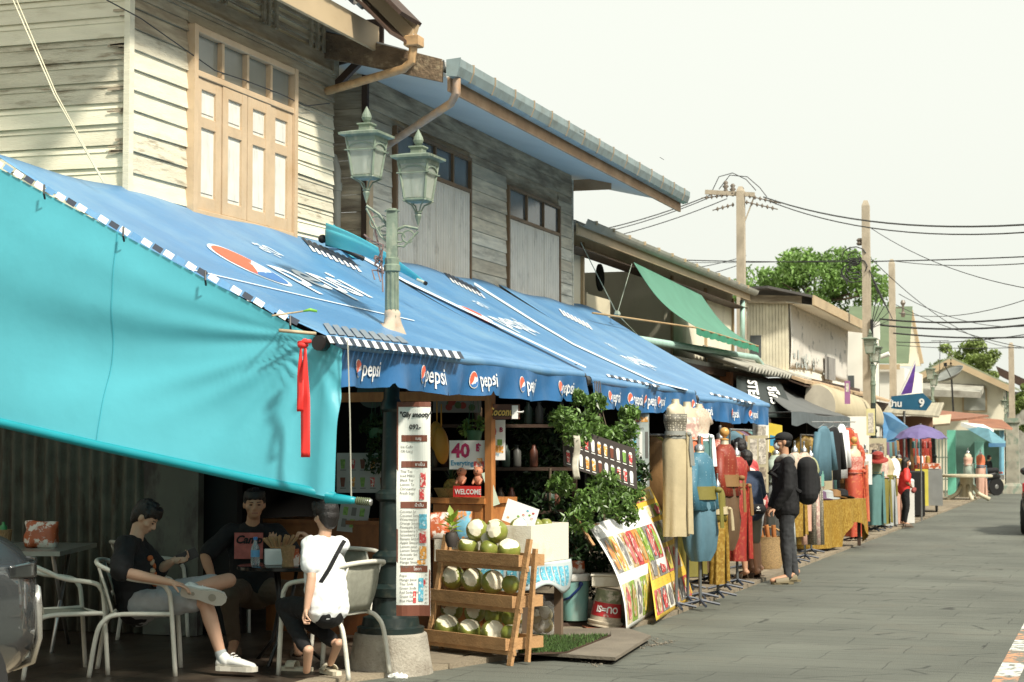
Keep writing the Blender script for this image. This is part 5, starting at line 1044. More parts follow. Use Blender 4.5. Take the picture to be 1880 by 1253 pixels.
q = U(1872, 720, Y=74); tree('green foliage at the right edge behind the last concrete pole', q.x+.3, q.y, q.z-.6, (.8, 1, 1.1), .12, 2500, .1, M['leafB'], 7, 20)
q = U(1375, 520, Y=90); tree('sparse smaller tree behind the crossarm pole', q.x-.2, q.y, q.z-.8, (.9, 1, 1.0), .12, 1300, .1, M['leafA'], 8, 16)
q = U(1640, 560, Y=90); tree('thin green tree showing between the two tall poles', q.x-.2, q.y, q.z-.3, (.9, 1, .8), .12, 900, .1, M['leafA'], 9, 12)
# =================================================================== PEOPLE
def Wp(px, py, d):
    r = ray(px, py); k = d/(r.x*-sin(YAW)+r.y*cos(YAW)); return Vector((r.x*k, r.y*k, H_+r.z*k))
RT, FW = Vector((cos(YAW), sin(YAW), 0)), Vector((-sin(YAW), cos(YAW), 0))     # camera right / away
def fr(fwd, up=(0, 0, 1)):
    """frame with local y = fwd (facing), z = up"""
    y = Vector(fwd).normalized(); x = y.cross(Vector(up)).normalized(); z = x.cross(y); return Matrix((x, y, z)).transposed()
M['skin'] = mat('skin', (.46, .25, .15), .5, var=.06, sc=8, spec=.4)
M['skin_fair'] = mat('skin_light', (.56, .34, .23), .5, var=.06, sc=8, spec=.4)  # fairer skin tone
M['hair'] = mat('black_hair', (.010, .008, .007), .45, var=.3, sc=60, bump=.4, bsc=150)
M['eye_dark'] = mat('eye_dark', (.02, .012, .01), .2); M['lip'] = mat('lip', (.30, .10, .08), .5)
M['blackcloth'] = mat('black_cotton', (.007, .007, .008), .85, var=.2, bump=.1); M['darkjean'] = mat('washed_black_denim', (.035, .037, .04), .85, var=.3, sc=8, dirt=(.075, .08, .085), dsc=(6, 6, 3), dth=(.5, .75))
M['greyshort'] = mat('grey_jersey', (.33, .34, .34), .9, var=.12, sc=12, bump=.1); M['whitecloth'] = mat('white_cotton', (.80, .82, .82), .85, var=.03, bump=.15, bsc=15)
M['brownpants'] = mat('brown_trousers', (.10, .07, .045), .85, var=.15); M['shoe_w'] = mat('white_shoe', (.72, .72, .68), .5, var=.05); M['sole'] = mat('shoe_sole', (.52, .49, .42), .7, var=.1)
def wr_(o, amp, sc, seed=0):
    """cloth creases"""
    me = o.data; off = Vector((seed*7.3, 0, 0)); ns = [v.normal.copy() for v in me.vertices]
    for v, n in zip(me.vertices, ns):
        p = v.co*sc+off; v.co += n*amp*(noise.noise(Vector((p.x, p.y, p.z*.6)))+.6*noise.noise(p*2.3))
    me.update(); return o
def hand(b, w, dirv, palmn, s=1.0, curl=.6, right=True, spread=.2):
    """palm with four bent fingers and a side thumb; dirv = along the fingers, palmn = out of the palm"""
    y = Vector(dirv).normalized(); z = -Vector(palmn); z = (z-y*z.dot(y)).normalized(); x = y.cross(z)
    if not right: x = -x
    P = lambda a, c, e: w+x*a*s+y*c*s+z*e*s
    b.cap(P(-.008, .01, 0), .021*s, P(-.012, .072, 0), .017*s, sx=1.5, side=x); b.cap(P(.014, .02, 0), .016*s, P(.018, .07, 0), .014*s, sx=1.3, side=x)
    for (fx, ln, st) in ((-.034, .058, .074), (-.012, .074, .082), (.011, .080, .084), (.033, .072, .080)):
        a = curl; p0 = P(fx, st, 0); p1 = P(fx*1.15, st+ln*.5*cos(a*.5), -ln*.5*sin(a*.5)); p2 = P(fx*1.15, st+ln*.5*cos(a*.5)+ln*.5*cos(a*1.5), -ln*.5*sin(a*.5)-ln*.5*sin(a*1.5))
        b.cap(P(fx*.9, st-.03, 0), .0092*s, p0, .0092*s, n=8); b.cap(p0, .0092*s, p1, .0085*s, n=8); b.cap(p1, .0085*s, p2, .007*s, n=8)
    p0, p1, p2 = P(.028, .02, -.006), P(.056, .046, -.02), P(.060, .074, -.028*(1+curl)); b.cap(p0, .0125*s, p1, .0105*s, n=8); b.cap(p1, .0105*s, p2, .0085*s, n=8)
def head(b, H, R, s=1.0):
    P = lambda x, y, z: H+R@(Vector((x, y, z))*s)
    b.ell(P(0, -.008, .022), (.076*s, .092*s, .088*s), R, 16, 12); b.ell(P(0, .018, -.035), (.060*s, .068*s, .078*s), R, 14, 10)
    b.cap(P(0, .045, -.082), .030*s, P(0, .060, -.078), .024*s, sx=1.2, side=R@Vector((1, 0, 0)))
    b.cap(P(0, .082, .012), .009*s, P(0, .100, -.024), .013*s, n=8); b.ell(P(.011, .092, -.03), .009*s); b.ell(P(-.011, .092, -.03), .009*s)
    b.cap(P(-.026, .072, .024), .012*s, P(.026, .072, .024), .012*s, n=8); b.cap(P(-.02, .080, -.054), .008*s, P(.02, .080, -.054), .008*s, n=8); b.cap(P(-.016, .078, -.063), .008*s, P(.016, .078, -.063), .008*s, n=8)
    b.ell(P(.05, .045, -.02), (.022*s, .03*s, .025*s), R); b.ell(P(-.05, .045, -.02), (.022*s, .03*s, .025*s), R)
    for e in (-1, 1): b.ell(P(e*.078, -.005, -.008), (.009*s, .020*s, .032*s), R@Matrix.Rotation(e*.25, 3, 'Z'))
def face_bits(par, H, R, s=1.0):
    P = lambda x, y, z: H+R@(Vector((x, y, z))*s)
    b = MB()
    for e in (-1, 1): b.ell(P(e*.031, .078, .004), (.013*s, .006*s, .0055*s), R)
    b.build('eyes', M['eye_dark'], par, smooth=True)
    b = MB()
    for e in (-1, 1): b.cap(P(e*.016, .0845, .024), .0035*s, P(e*.046, .072, .026), .003*s, n=6)
    b.build('eyebrows', M['hair'], par)
    b = MB(); b.cap(P(-.020, .0865, -.058), .004*s, P(.020, .0865, -.058), .004*s, n=6); b.build('mouth', M['lip'], par)
def hair_short(par, H, R, s=1.0, fringe=True, vox=.006, back=0):
    P = lambda x, y, z: H+R@(Vector((x, y, z))*s)
    b = MB(); b.ell(P(0, -.022, .042), (.086*s, .095*s, .083*s), R, 18, 12); b.ell(P(0, -.045, .0), (.080*s, .068*s, .080*s), R, 14, 10); b.ell(P(0, -.05, -.04), (.062*s, .045*s, .06*s), R)
    if fringe:
        for k in range(9): a = -1.1+2.2*k/8; b.cap(P(.07*sin(a), .055*cos(a)+.005, .09), .022*s, P(.078*sin(a), .083*cos(a), .052+.01*(k % 2)), .012*s, n=8)
    for e in (-1, 1): b.cap(P(e*.074, .012, .05), .014*s, P(e*.077, .022, .01), .008*s, n=8)
    for k in range(26): 
        a = random.uniform(0, 6.28); q = random.uniform(.1, 1.2); d = Vector((sin(q)*cos(a), sin(q)*sin(a), cos(q))); p = P(0, -.022, .042)+R@Vector((d.x*.082, d.y*.09, d.z*.08))*s; b.cap(p, .012*s, p+R@(d*.012+Vector((0, .012, 0)))*s, .005*s, n=6)
    return remesh(b, vox, 'hair', M['hair'], par, smooth=2)
def person(name, label, J, R, s=1.0, vox=.008, skin='skin', group=None, torso=True, feet=True, hands=None, wide=1.0):
    """one continuous body; J gives joints in world coordinates. Right is the person's right."""
    b = MB(); sd = (J['shR']-J['shL']).normalized()
    b.cap(J['pel'], .115*s*wide, J['chest'], .115*s*wide, sx=1.25, side=sd, n=16); b.cap(J['chest'], .11*s*wide, J['neck']-Vector((0, 0, .05*s)), .06*s, sx=1.3, side=sd, n=16)
    b.cap(J['shL'], .055*s, J['shR'], .055*s, n=12); b.cap(J['neck']-Vector((0, 0, .07*s)), .055*s, J['head']+R@Vector((0, -.015, -.05))*s, .05*s, n=12)
    head(b, J['head'], R, s)
    for k in 'LR':
        b.cap(J['sh'+k], .052*s, J['el'+k], .038*s); b.cap(J['el'+k], .039*s, J['el'+k].lerp(J['wr'+k], .35), .040*s); b.cap(J['el'+k].lerp(J['wr'+k], .35), .040*s, J['wr'+k], .025*s)
        b.cap(J['hip'+k], .085*s*wide, J['kn'+k], .055*s, n=14); kn, an = J['kn'+k], J['an'+k]; m_ = kn.lerp(an, .32); bk = (kn-J['hip'+k]).normalized()
        b.cap(kn, .052*s, m_, .056*s, n=14); b.cap(m_, .056*s, an, .033*s, n=12)
        if feet: b.cap(an-(J['to'+k]-an).normalized()*.03*s, .034*s, J['to'+k], .026*s, sx=1.25, side=(J['to'+k]-an).cross(kn-an)); 
        hd = J.get('hd'+k, (J['wr'+k]-J['el'+k]).normalized()); pn = J.get('pn'+k, Vector((0, 0, -1))+sd*.01)
        hand(b, J['wr'+k], hd, pn, s, curl=J.get('cu'+k, .7), right=(k == 'R'))
    base = Vector((J['pel'].x, J['pel'].y, 0)); o = remesh(b, vox, name, M[skin], None, smooth=3, top=base); tag(o, label, 'person', group)
    return o
def limb_cloth(b, A, B, r0, r1, f0=0, f1=1, fl=0, **k):
    b.cap(A.lerp(B, f0), r0, A.lerp(B, f1), r1+fl, **k)
def shirt(par, J, m_, s=1.0, sl=.6, loose=.02, vox=.009, nm='shirt', hem=.0, wr=.008, wide=1.0, long=False, mats=None):
    b = MB(); sd = (J['shR']-J['shL']).normalized(); up = (J['chest']-J['pel']).normalized()
    b.cap(J['pel']-up*hem, (.125*wide+loose)*s, J['chest'], (.118*wide+loose)*s, sx=1.3, side=sd, n=18); b.cap(J['chest'], (.118*wide+loose)*s, J['neck']-Vector((0, 0, .06*s)), (.062+loose*.3)*s, sx=1.45, side=sd, n=16)
    b.cap(J['shL'], (.058+loose*.4)*s, J['shR'], (.058+loose*.4)*s, n=12)
    for k in 'LR':
        if not long: limb_cloth(b, J['sh'+k], J['el'+k], (.062+loose*.5)*s, (.056+loose*.9)*s, 0, sl)
        else: limb_cloth(b, J['sh'+k], J['el'+k], (.062+loose*.5)*s, (.05+loose*.6)*s); limb_cloth(b, J['el'+k], J['wr'+k], (.05+loose*.6)*s, (.038+loose*.4)*s, 0, .93)
    return wr_(remesh(b, vox, nm, mats or m_, par, smooth=4), wr, 11, random.random()*5)
def trousers(par, J, m_, s=1.0, f=1.0, loose=.015, vox=.009, nm='trousers', wr=.007, wide=1.0, taper=.03):
    b = MB(); sd = (J['shR']-J['shL']).normalized(); up = (J['chest']-J['pel']).normalized()
    b.cap(J['pel']-up*.04, (.125*wide+loose)*s, J['pel']+up*.06, (.115*wide+loose)*s, sx=1.25, side=sd, n=16)
    for k in 'LR':
        h, kn, an = J['hip'+k], J['kn'+k], J['an'+k]
        b.cap(h, (.092*wide+loose)*s, h.lerp(kn, min(1, f*2)), (.062+loose)*s, n=14)
        if f > .5: b.cap(kn, (.062+loose)*s, kn.lerp(an, min(1, (f-.5)*2)), (.062-taper*min(1, (f-.5)*2)+loose)*s, n=14)
    return wr_(remesh(b, vox, nm, m_, par, smooth=3), wr, 12, random.random()*5)
def shoe(par, an, to, up, s=1.0, m_='shoe_w', sandal=False):
    """trainer: sole and upper; an = ankle joint, to = toe point, up = away from the ground"""
    f = (to-an); upv = Vector(up).normalized(); f = (f-upv*f.dot(upv)); L = f.length; f.normalize(); sd = f.cross(upv)
    heel = an-upv*.055*s-f*.045*s; toe = heel+f*.275*s
    b = MB()
    rings = []
    for (t, w_, h) in ((0, .020, .045), (.06, .032, .06), (.3, .034, .08), (.5, .040, .065), (.75, .044, .045), (.93, .034, .03), (1, .014, .018)):
        c = heel.lerp(toe, t); rings.append([c+sd*(w_*cos(a))*s+upv*(.012+(h*(.5+.5*sin(a))))*s for a in [2*pi*k/14 for k in range(14)]])
    b.loft(rings); b.cap(an+upv*.02*s, .040*s, heel+f*.07*s+upv*.05*s, .040*s)
    o = remesh(b, .006, 'shoe', M[m_], par, smooth=2)
    b = MB(); ol = [(0, .012), (.03, .030), (.15, .036), (.4, .032), (.6, .042), (.8, .048), (.93, .038), (1.0, .012)]
    P_ = [heel.lerp(toe+f*.01*s, t)+sd*w_*s-upv*.012*s for t, w_ in ol]+[heel.lerp(toe+f*.01*s, t)-sd*w_*s-upv*.012*s for t, w_ in reversed(ol)]
    b.prism(P_, upv*.03*s)
    b.cm = 1
    for t in (.2, .28): b.lathe(heel.lerp(toe, t)-upv*.0125*s, [(.012*s, -.003), (.012*s, .004)], 10, ax=upv.to_track_quat('Z', 'Y').to_matrix())
    b.lathe(heel.lerp(toe, .72)-upv*.0125*s, [(.024*s, -.003), (.024*s, .004)], 14, ax=upv.to_track_quat('Z', 'Y').to_matrix())
    b.build('sole', [M['sole'], mat('sole_tread', (.33, .30, .24), .8)], o)
    if m_ == 'shoe_w':
        b = MB()
        for t in (.42, .49, .56): c = heel.lerp(toe, t)+upv*(.105-.06*(t-.38)/.3)*s; b.tube([c-sd*.026*s, c+upv*.004*s, c+sd*.026*s], .004*s, 5)
        b.build('lace', M['white'], o)
    return o
def sandal(par, an, to, s=1.0, m_=None, strap=True):
    f = Vector((to.x-an.x, to.y-an.y, 0)).normalized(); sd = f.cross(Vector((0, 0, 1))); heel = Vector((an.x, an.y, 0))-f*.06*s; z = min(an.z, to.z)-.03
    ol = [(0, .02), (.03, .042), (.2, .046), (.5, .046), (.75, .056), (.93, .046), (1.0, .02)]; b = MB()
    P_ = [heel+f*.27*s*t+sd*w_*s for t, w_ in ol]+[heel+f*.27*s*t-sd*w_*s for t, w_ in reversed(ol)]
    gz = max(.036 if False else 0, 0)
    b.prism([Vector((p.x, p.y, max(.002, z-.02))) for p in P_], (0, 0, .024))
    if strap: b.sheet(lambda u, v: heel+f*.27*s*(.26+.60*v)+sd*(.054-.004*v)*s*cos(pi*u)+Vector((0, 0, z+(.082-.03*v)*s*sin(pi*u))), 12, 5, th=.008)
    return b.build('sandal', m_ or mat('brown_sandal', (.10, .07, .045), .6), par)
def jd(**k): return {a: (Vector(v) if not isinstance(v, (int, float)) else v) for a, v in k.items()}
# --- boy in black T-shirt looking at his phone, left ankle on right knee
J = jd(pel=Wp(252, 1103, 13.25), chest=Wp(243, 1040, 13.22), neck=Wp(247, 985, 13.2), head=Wp(268, 950, 13.2), shR=Wp(230, 1002, 13.0), shL=Wp(252, 1000, 13.36),
       elR=Wp(222, 1050, 12.86), wrR=Wp(315, 1070, 12.82), elL=Wp(290, 1048, 13.42), wrL=Wp(318, 1030, 13.3),
       hipR=Wp(258, 1110, 13.13), hipL=Wp(258, 1106, 13.36), knR=Wp(376, 1103, 12.98), anR=Wp(409, 1212, 12.95), toR=Wp(452, 1240, 12.9), knL=Wp(420, 1066, 13.42), anL=Wp(348, 1082, 12.92), toL=Wp(392, 1098, 12.86),
       hdR=RT*.9+Vector((0, 0, -.25)), pnR=Vector((0, 0, -1)), cuR=.5, hdL=RT*.8+Vector((0, 0, .15)), pnL=-FW*.6+Vector((0, 0, .8)), cuL=1.0)
R = fr(RT*.75-FW*.12+Vector((0, 0, -.62)), Vector((0, 0, 1)))
p1 = person('person', 'seated boy in black T-shirt and grey shorts holding a phone, one ankle on his knee', J, R, .98, vox=.0062, skin='skin_fair', wide=.95, feet=False)
face_bits(p1, J['head'], R, .98); hair_short(p1, J['head'], R, 1.0)
shirt(p1, J, M['blackcloth'], .98, sl=.95, loose=.028, hem=.03, wr=.012)
trousers(p1, J, M['greyshort'], .98, f=.40, loose=.022, nm='shorts', wr=.010)
shoe(p1, J['anR'], J['toR'], (0, 0, 1), 1.08); shoe(p1, J['anL'], J['toL'], FW*.95+Vector((0, 0, .25)), 1.12)
b = MB(); b.cap(J['anR']+Vector((0, 0, .0)), .040, J['anR'].lerp(J['knR'], .12), .041); b.cap(J['anL'], .040, J['anL'].lerp(J['knL'], .10), .041); b.build('sock', mat('grey_sock', (.35, .38, .38), .9), p1, smooth=True)
b = MB(); c = Wp(262, 1025, 13.0); b.cm = 0
for k in range(7): b.ell(J['chest']+RT*(.135+.006*k)-FW*(.05-.03*(k % 3))+Vector((0, 0, .06-.03*k)), (.02, .03, .022), Matrix.Rotation(k, 3, 'X'), 8, 5); b.cm = (k+1) % 2
b.build('shirt_print', [mat('orange_print', (.45, .12, .03), .7), mat('tan_print', (.4, .3, .2), .7)], p1)
ph = MB(); c = J['wrL']+RT*.10+Vector((0, 0, .035)); ph.box(c, (.155, .009, .075), r=(Matrix.Rotation(YAW, 3, 'Z')@Matrix.Rotation(radians(-24), 3, 'Y')), bv=.004); tag(ph.build('phone', M['blackplastic']), 'black smartphone held by the boy in the black T-shirt', 'phone')
# --- man behind the round table, facing us
J = jd(pel=Wp(466, 1078, 14.55), chest=Wp(462, 1005, 14.5), neck=Wp(463, 958, 14.4), head=Wp(467, 926, 14.34), shR=Wp(424, 977, 14.45), shL=Wp(506, 977, 14.45),
       elR=Wp(376, 1022, 14.3), wrR=Wp(392, 1068, 14.0), elL=Wp(545, 1025, 14.3), wrL=Wp(512, 1000, 14.0), hipR=Wp(442, 1085, 14.5), hipL=Wp(492, 1085, 14.5),
       knR=Wp(420, 1095, 14.0), knL=Wp(558, 1090, 14.1), anR=Wp(430, 1178, 14.1), anL=Wp(548, 1180, 14.2), toR=Wp(425, 1200, 13.9), toL=Wp(548, 1200, 14.0), cuR=.9, cuL=1.2, pnR=Vector((0, 0, -1)), pnL=Vector((0, 0, 1))-FW*.2)
R = fr(-FW+RT*.2+Vector((0, 0, -.1)))
p2 = person('person', 'man in printed black T-shirt sitting behind the small round table in the shade', J, R, 1.0, vox=.008)
face_bits(p2, J['head'], R); hair_short(p2, J['head'], R, 1.0, vox=.008); shirt(p2, J, M['blackcloth'], 1.0, sl=.8, loose=.02); trousers(p2, J, M['brownpants'], 1.0)
sandal(p2, J['anR'], J['toR']); sandal(p2, J['anL'], J['toL'])
c = J['chest']-FW*.165+Vector((0, 0, .02)); b = MB(); b.box(c, (.22, .012, .20), rz=YAW); sp_ = b.build('shirt_print', mat('faded_pink_print', (.42, .12, .10), .8, var=.2, sc=20), p2)
q = text_mb('Camp', .085, bold=.003, shear=.3, align='CENTER'); q.v = [c-FW*.012+RT*p.x+Vector((0, 0, p.y+.02)) for p in q.v]; q.build('shirt_lettering', M['blackcloth'], p2)
# --- child in white T-shirt seen from behind
J = jd(pel=Wp(600, 1112, 12.75), chest=Wp(598, 1040, 12.8), neck=Wp(593, 985, 12.85), head=Wp(597, 948, 12.86), shL=Wp(570, 1000, 12.72), shR=Wp(624, 1000, 12.98),
       elL=Wp(572, 1062, 12.62), wrL=Wp(563, 1118, 12.58), elR=Wp(600, 1040, 13.25), wrR=Wp(570, 990, 13.2), hipL=Wp(588, 1120, 12.7), hipR=Wp(610, 1120, 12.95),
       knL=Wp(520, 1112, 13.0), knR=Wp(535, 1115, 13.25), anL=Wp(566, 1198, 12.72), anR=Wp(620, 1185, 12.9), toL=Wp(563, 1232, 12.82), toR=Wp(607, 1218, 13.02),
       hdL=Vector((0, 0, -.9))-RT*.3, pnL=RT*.8, cuL=1.3, hdR=Vector((0, 0, .4))-RT*.5, pnR=-RT, cuR=1.2)
R = fr(FW*.72-RT*.7+Vector((0, 0, -.15)))
p3 = person('person', 'barefoot child in white T-shirt with black strap, seen from behind on a chair', J, R, .86, vox=.0062, skin='skin_fair', wide=.9)
face_bits(p3, J['head'], R, .86); hair_short(p3, J['head'], R, .98, vox=.006)
shirt(p3, J, M['whitecloth'], .86, sl=.62, loose=.03, hem=.01, wr=.012, vox=.007); trousers(p3, J, M['blackcloth'], .86, f=.93, loose=.012, taper=.02)
b = MB(); up = Vector((0, 0, 1)); C_ = J['chest']
pts = [C_+RT*a-FW*c+up*z for a, c, z in ((.13, .02, .175), (.118, .10, .15), (.085, .155, .08), (.045, .172, .0), (-.005, .178, -.08), (-.05, .172, -.15), (-.09, .15, -.21), (-.12, .08, -.25))]
for i in range(len(pts)-1): b.beam(pts[i], pts[i+1]+(pts[i+1]-pts[i])*.08, .028, .008, up=(-FW))
b.build('strap', M['blackcloth'], p3)
for (px, py, dd, a_) in ((545, 1232, 12.6, .5), (608, 1238, 12.62, .1)):
    q = U(px, py, Z=.04); t_ = thing('slipper', 'pale beige slipper %s' % ('lying left of the child\'s bare feet' if px < 580 else 'under the child\'s right foot'), 'slipper', (q.x, q.y, .04), 'pale slippers under the child\'s chair'); fd = (RT*-.86-FW*-.3 if px < 580 else -RT*.5-FW*-.8).normalized(); sd = fd.cross(up)
    b = MB(); ol = [(0, .02), (.1, .036), (.45, .036), (.75, .048), (.95, .036), (1, .014)]; b.prism([q-fd*.12+fd*.25*t+sd*w_ for t, w_ in ol]+[q-fd*.12+fd*.25*t-sd*w_ for t, w_ in reversed(ol)], (0, 0, .028)); b.build('sole', mat('cream_foam', (.60, .55, .42), .7), t_)
    b = MB(); b.sheet(lambda u, v: q+fd*(.0+.07*v)+sd*.05*cos(pi*u)+up*(.025+.042*sin(pi*u)), 12, 3, th=.006); b.build('strap', MC['cream_foam'], t_, smooth=True)
# =================================================================== CHAIRS AND TABLES
M['sling'] = mat('grey_woven_sling', (.30, .30, .24), .8, var=.12, sc=30, bump=.5, bsc=200)
def make_chair():
    t = thing('armchair', 'x', 'chair', (0, 0, 0), 'cream tubular armchairs under the awning', local=True)
    r = .0165
    b = MB(); hp = []
    for e in (-1, 1):
        side = [(e*.26, .27, 0), (e*.265, .235, .50), (e*.27, .21, .60), (e*.275, .15, .645), (e*.285, -.05, .68), (e*.285, -.18, .735), (e*.25, -.265, .775)]
        hp.append(side)
    pts = hp[0]+[(0, -.30, .79)]+hp[1][::-1]
    sm = []
    P_ = [Vector(p) for p in pts]
    for i in range(len(P_)-1):
        p0, p1, p2, p3 = P_[max(i-1, 0)], P_[i], P_[i+1], P_[min(i+2, len(P_)-1)]
        for k in range(5): t_ = k/5; sm.append(.5*((2*p1)+(-p0+p2)*t_+(2*p0-5*p1+4*p2-p3)*t_*t_+(-p0+3*p1-3*p2+p3)*t_**3))
    sm.append(P_[-1]); b.tube(sm, r, 10); b.build('arm_frame', M['chair_white'], t, smooth=True)
    for e in (-1, 1):
        b = MB(); P_ = [Vector(p) for p in ((e*.25, -.32, 0), (e*.245, -.275, .28), (e*.235, -.23, .38), (e*.22, -.14, .425), (e*.235, .10, .43), (e*.262, .24, .43))]
        sm = []
        for i in range(len(P_)-1):
            p0, p1, p2, p3 = P_[max(i-1, 0)], P_[i], P_[i+1], P_[min(i+2, len(P_)-1)]
            for k in range(5): t_ = k/5; sm.append(.5*((2*p1)+(-p0+p2)*t_+(2*p0-5*p1+4*p2-p3)*t_*t_+(-p0+3*p1-3*p2+p3)*t_**3))
        sm.append(P_[-1]); b.tube(sm, r, 10); b.build('rear_leg', M['chair_white'], t, smooth=True)
    b = MB(); b.tube([(-.25, .235, .425), (.25, .235, .425)], .011, 8); b.tube([(-.22, -.16, .425), (.22, -.16, .425)], .011, 8); b.build('crossbars', M['chair_white'], t, smooth=True)
    b = MB(); b.sheet(lambda u, v: (-.205+.41*u, -.17+.41*v, .435-.014*sin(pi*u)), 8, 6, th=.006); b.build('seat', M['sling'], t, smooth=True)
    b = MB(); b.sheet(lambda u, v: (-.195+.39*u, -.185-.085*v-.02*sin(pi*v), .44+.33*v), 8, 6, th=.006); bk = b.build('backrest', M['sling'], t, smooth=True)
    b = MB()
    for e in (-1, 1): b.tube([(e*.2, -.17, .43), (e*.2, -.215, .6), (e*.2, -.275, .775)], .010, 8)
    b.build('rails', M['chair_white'], bk, smooth=True)
    return t
ch0 = make_chair(); first = [True]
def place_chair(px, py, ph, label, mirror=1, zoff=.04):
    """near front foot at the pixel; faces camera right (mirror 1) or left (-1), turned ph degrees away"""
    f = RT*mirror*cos(radians(ph))+FW*sin(radians(ph)); n = FW*cos(radians(ph))-RT*mirror*sin(radians(ph)); q = U(px, py, Z=zoff); o = q-f*.27+n*.26
    ang = atan2(f.y, f.x)-pi/2
    if first[0]: c = ch0; c['label'] = label; c.location = (o.x, o.y, zoff); c.rotation_euler = (0, 0, ang); first[0] = False; return c
    return dup(ch0, label, (o.x, o.y, zoff), ang)
place_chair(198, 1240, 30, 'empty cream armchair in the left foreground beside the parked car')
place_chair(322, 1243, 6, 'cream armchair carrying the boy who looks at his phone')
place_chair(511, 1240, 30, 'cream armchair under the child in the white T-shirt', -1)
place_chair(455, 1150, 100, 'shaded cream armchair under the man at the round table')
place_chair(345, 1170, 25, 'dim cream armchair standing empty behind the boy with the phone')
place_chair(735, 1180, 70, 'cream armchair mostly hidden behind the lamp column and long menu')
# rectangular table
tb = thing('table', 'rectangular steel topped folding table before the corrugated partition', 'table', tuple(Wp(60, 1215, 14.6).xy)+(0,))
M['steeltop'] = mat('scuffed_steel_top', (.33, .35, .31), .35, metal=.4, var=.15, sc=4)
c0, c1, c2, c3 = Wp(-60, 1008, 14.0), Wp(110, 1012, 14.0), Wp(178, 994, 15.2), Wp(-10, 990, 15.4); zt = .84
P_ = [Vector((p.x, p.y, zt)) for p in (c0, c1, c2, c3)]; b = MB(); b.prism(P_, (0, 0, -.035)); b.build('tabletop', M['steeltop'], tb)
b = MB()
m0, m1 = P_[0].lerp(P_[3], .3), P_[1].lerp(P_[2], .3); n0, n1 = P_[0].lerp(P_[3], .8), P_[1].lerp(P_[2], .8)
for q in (.25, .8):
    for (A, B) in ((m0.lerp(m1, q), n0.lerp(n1, q)),):
        A0, B0 = A.copy(), B.copy(); A0.z = zt-.04; B0.z = .04; b.tube([A0, (A0+B0)/2, B0], .016, 8); A1_, B1_ = B.copy(), A.copy(); A1_.z = zt-.04; B1_.z = .04; b.tube([A1_, B1_], .016, 8)
b.build('folding_legs', M['steel'], tb, smooth=True)
bx = MB(); c = Vector((P_[0].lerp(P_[1], .62)).xy.to_3d())+FW*.5; c.z = zt
M['wicker'] = mat('wicker', (.36, .22, .10), .7, var=.25, sc=40, bump=.9, bsc=90)
bx.lathe(c-RT*.30, [(.055, .002), (.07, .14), (.065, .142), (.05, .02)], 16); o_ = bx.build('basket', M['wicker']); tag(o_, 'small woven holder on the rectangular steel table', 'basket')
bx = MB(); bx.lathe(c-RT*.30+Vector((0, 0, .02)), [(.03, 0), (.03, .15), (.012, .16), (.012, .18)], 10); tag(bx.build('bottle', mat('green_bottle', (.05, .25, .08), .3), smooth=True), 'green capped bottle standing in the small woven holder', 'bottle')
def bag(c, sx, sz, m_, name, label, cat, ang=YAW, seed=1):
    b = MB(); R_ = Matrix.Rotation(ang, 3, 'Z'); pw = lambda q: (1 if q > 0 else -1)*abs(q)**.6
    b.loft([[c+R_@Vector((sx/2*w_*pw(cos(a)), sx*.3*t_*pw(sin(a)), z*sz)) for a in [2*pi*k/36 for k in range(36)]] for z, w_, t_ in ((0, .82, .6), (.08, .95, .95), (.3, 1, 1), (.55, .98, .9), (.75, .95, .6), (.9, .93, .28), (1.0, .96, .08), (1.08, .97, .06))])
    b.v = [p+Vector((noise.noise(p*22+Vector((seed, 0, 0))), noise.noise(p*22+Vector((0, seed, 5))), noise.noise(p*18)))*sx*.07 for p in b.v]
    o = b.build(name, m_, smooth=True); return tag(o, label, cat)
M['orangebag'] = mat('orange_printed_bag', (.45, .10, .03), .4, var=.2, sc=10, dirt=(.75, .68, .6), dsc=(12, 12, 12), dth=(.5, .56))
bag(c-RT*.0+Vector((0, 0, .0)), .26, .19, M['orangebag'], 'snack_bag', 'orange and white snack bag on the rectangular steel table', 'bag', seed=3)
# round black table
cR = Wp(520, 1150, 13.75); tr = thing('table', 'small round black table between the man and the child', 'table', (cR.x, cR.y, 0)); zr = .755
b = MB(); b.lathe((cR.x, cR.y, zr-.03), [(.33, 0), (.345, .006), (.345, .026), (.335, .03)], 40); b.build('tabletop', mat('glossy_black_top', (.012, .012, .012), .15), tr, smooth=True, angle=40)
for k in range(3):
    a = 2*pi*k/3+.6; b = MB(); e = Vector((cos(a), sin(a), 0)); o = Vector((cR.x, cR.y, 0)); b.tube([o+e*.10+Vector((0, 0, zr-.03)), o+e*.05+Vector((0, 0, .45)), o+e*.12+Vector((0, 0, .2)), o+e*.30+Vector((0, 0, .04))], .014, 8); b.build('leg', M['blackmetal'], tr, smooth=True)
o = Vector((cR.x, cR.y, zr))
wb = thing('water_bottle', 'small plastic water bottle with blue cap on the round black table', 'bottle', tuple(o-RT*.20)); q = o-RT*.21
b = MB(); b.lathe(q, [(.03, .001), (.033, .02), (.033, .10), (.03, .13), (.014, .165), (.013, .185)], 14); b.build('body', mat('clear_plastic', (.6, .68, .7), .1, trans=.7), wb, smooth=True, angle=40)
b = MB(); b.lathe(q, [(.0338, .06), (.0338, .11)], 14); b.build('wrapper', mat('blue_wrapper', (.12, .35, .6), .4), wb, smooth=True, angle=40); b = MB(); b.lathe(q+Vector((0, 0, .185)), [(.016, 0), (.016, .022)], 12); b.build('cap', mat('cap_blue', (.05, .2, .5), .4), wb)
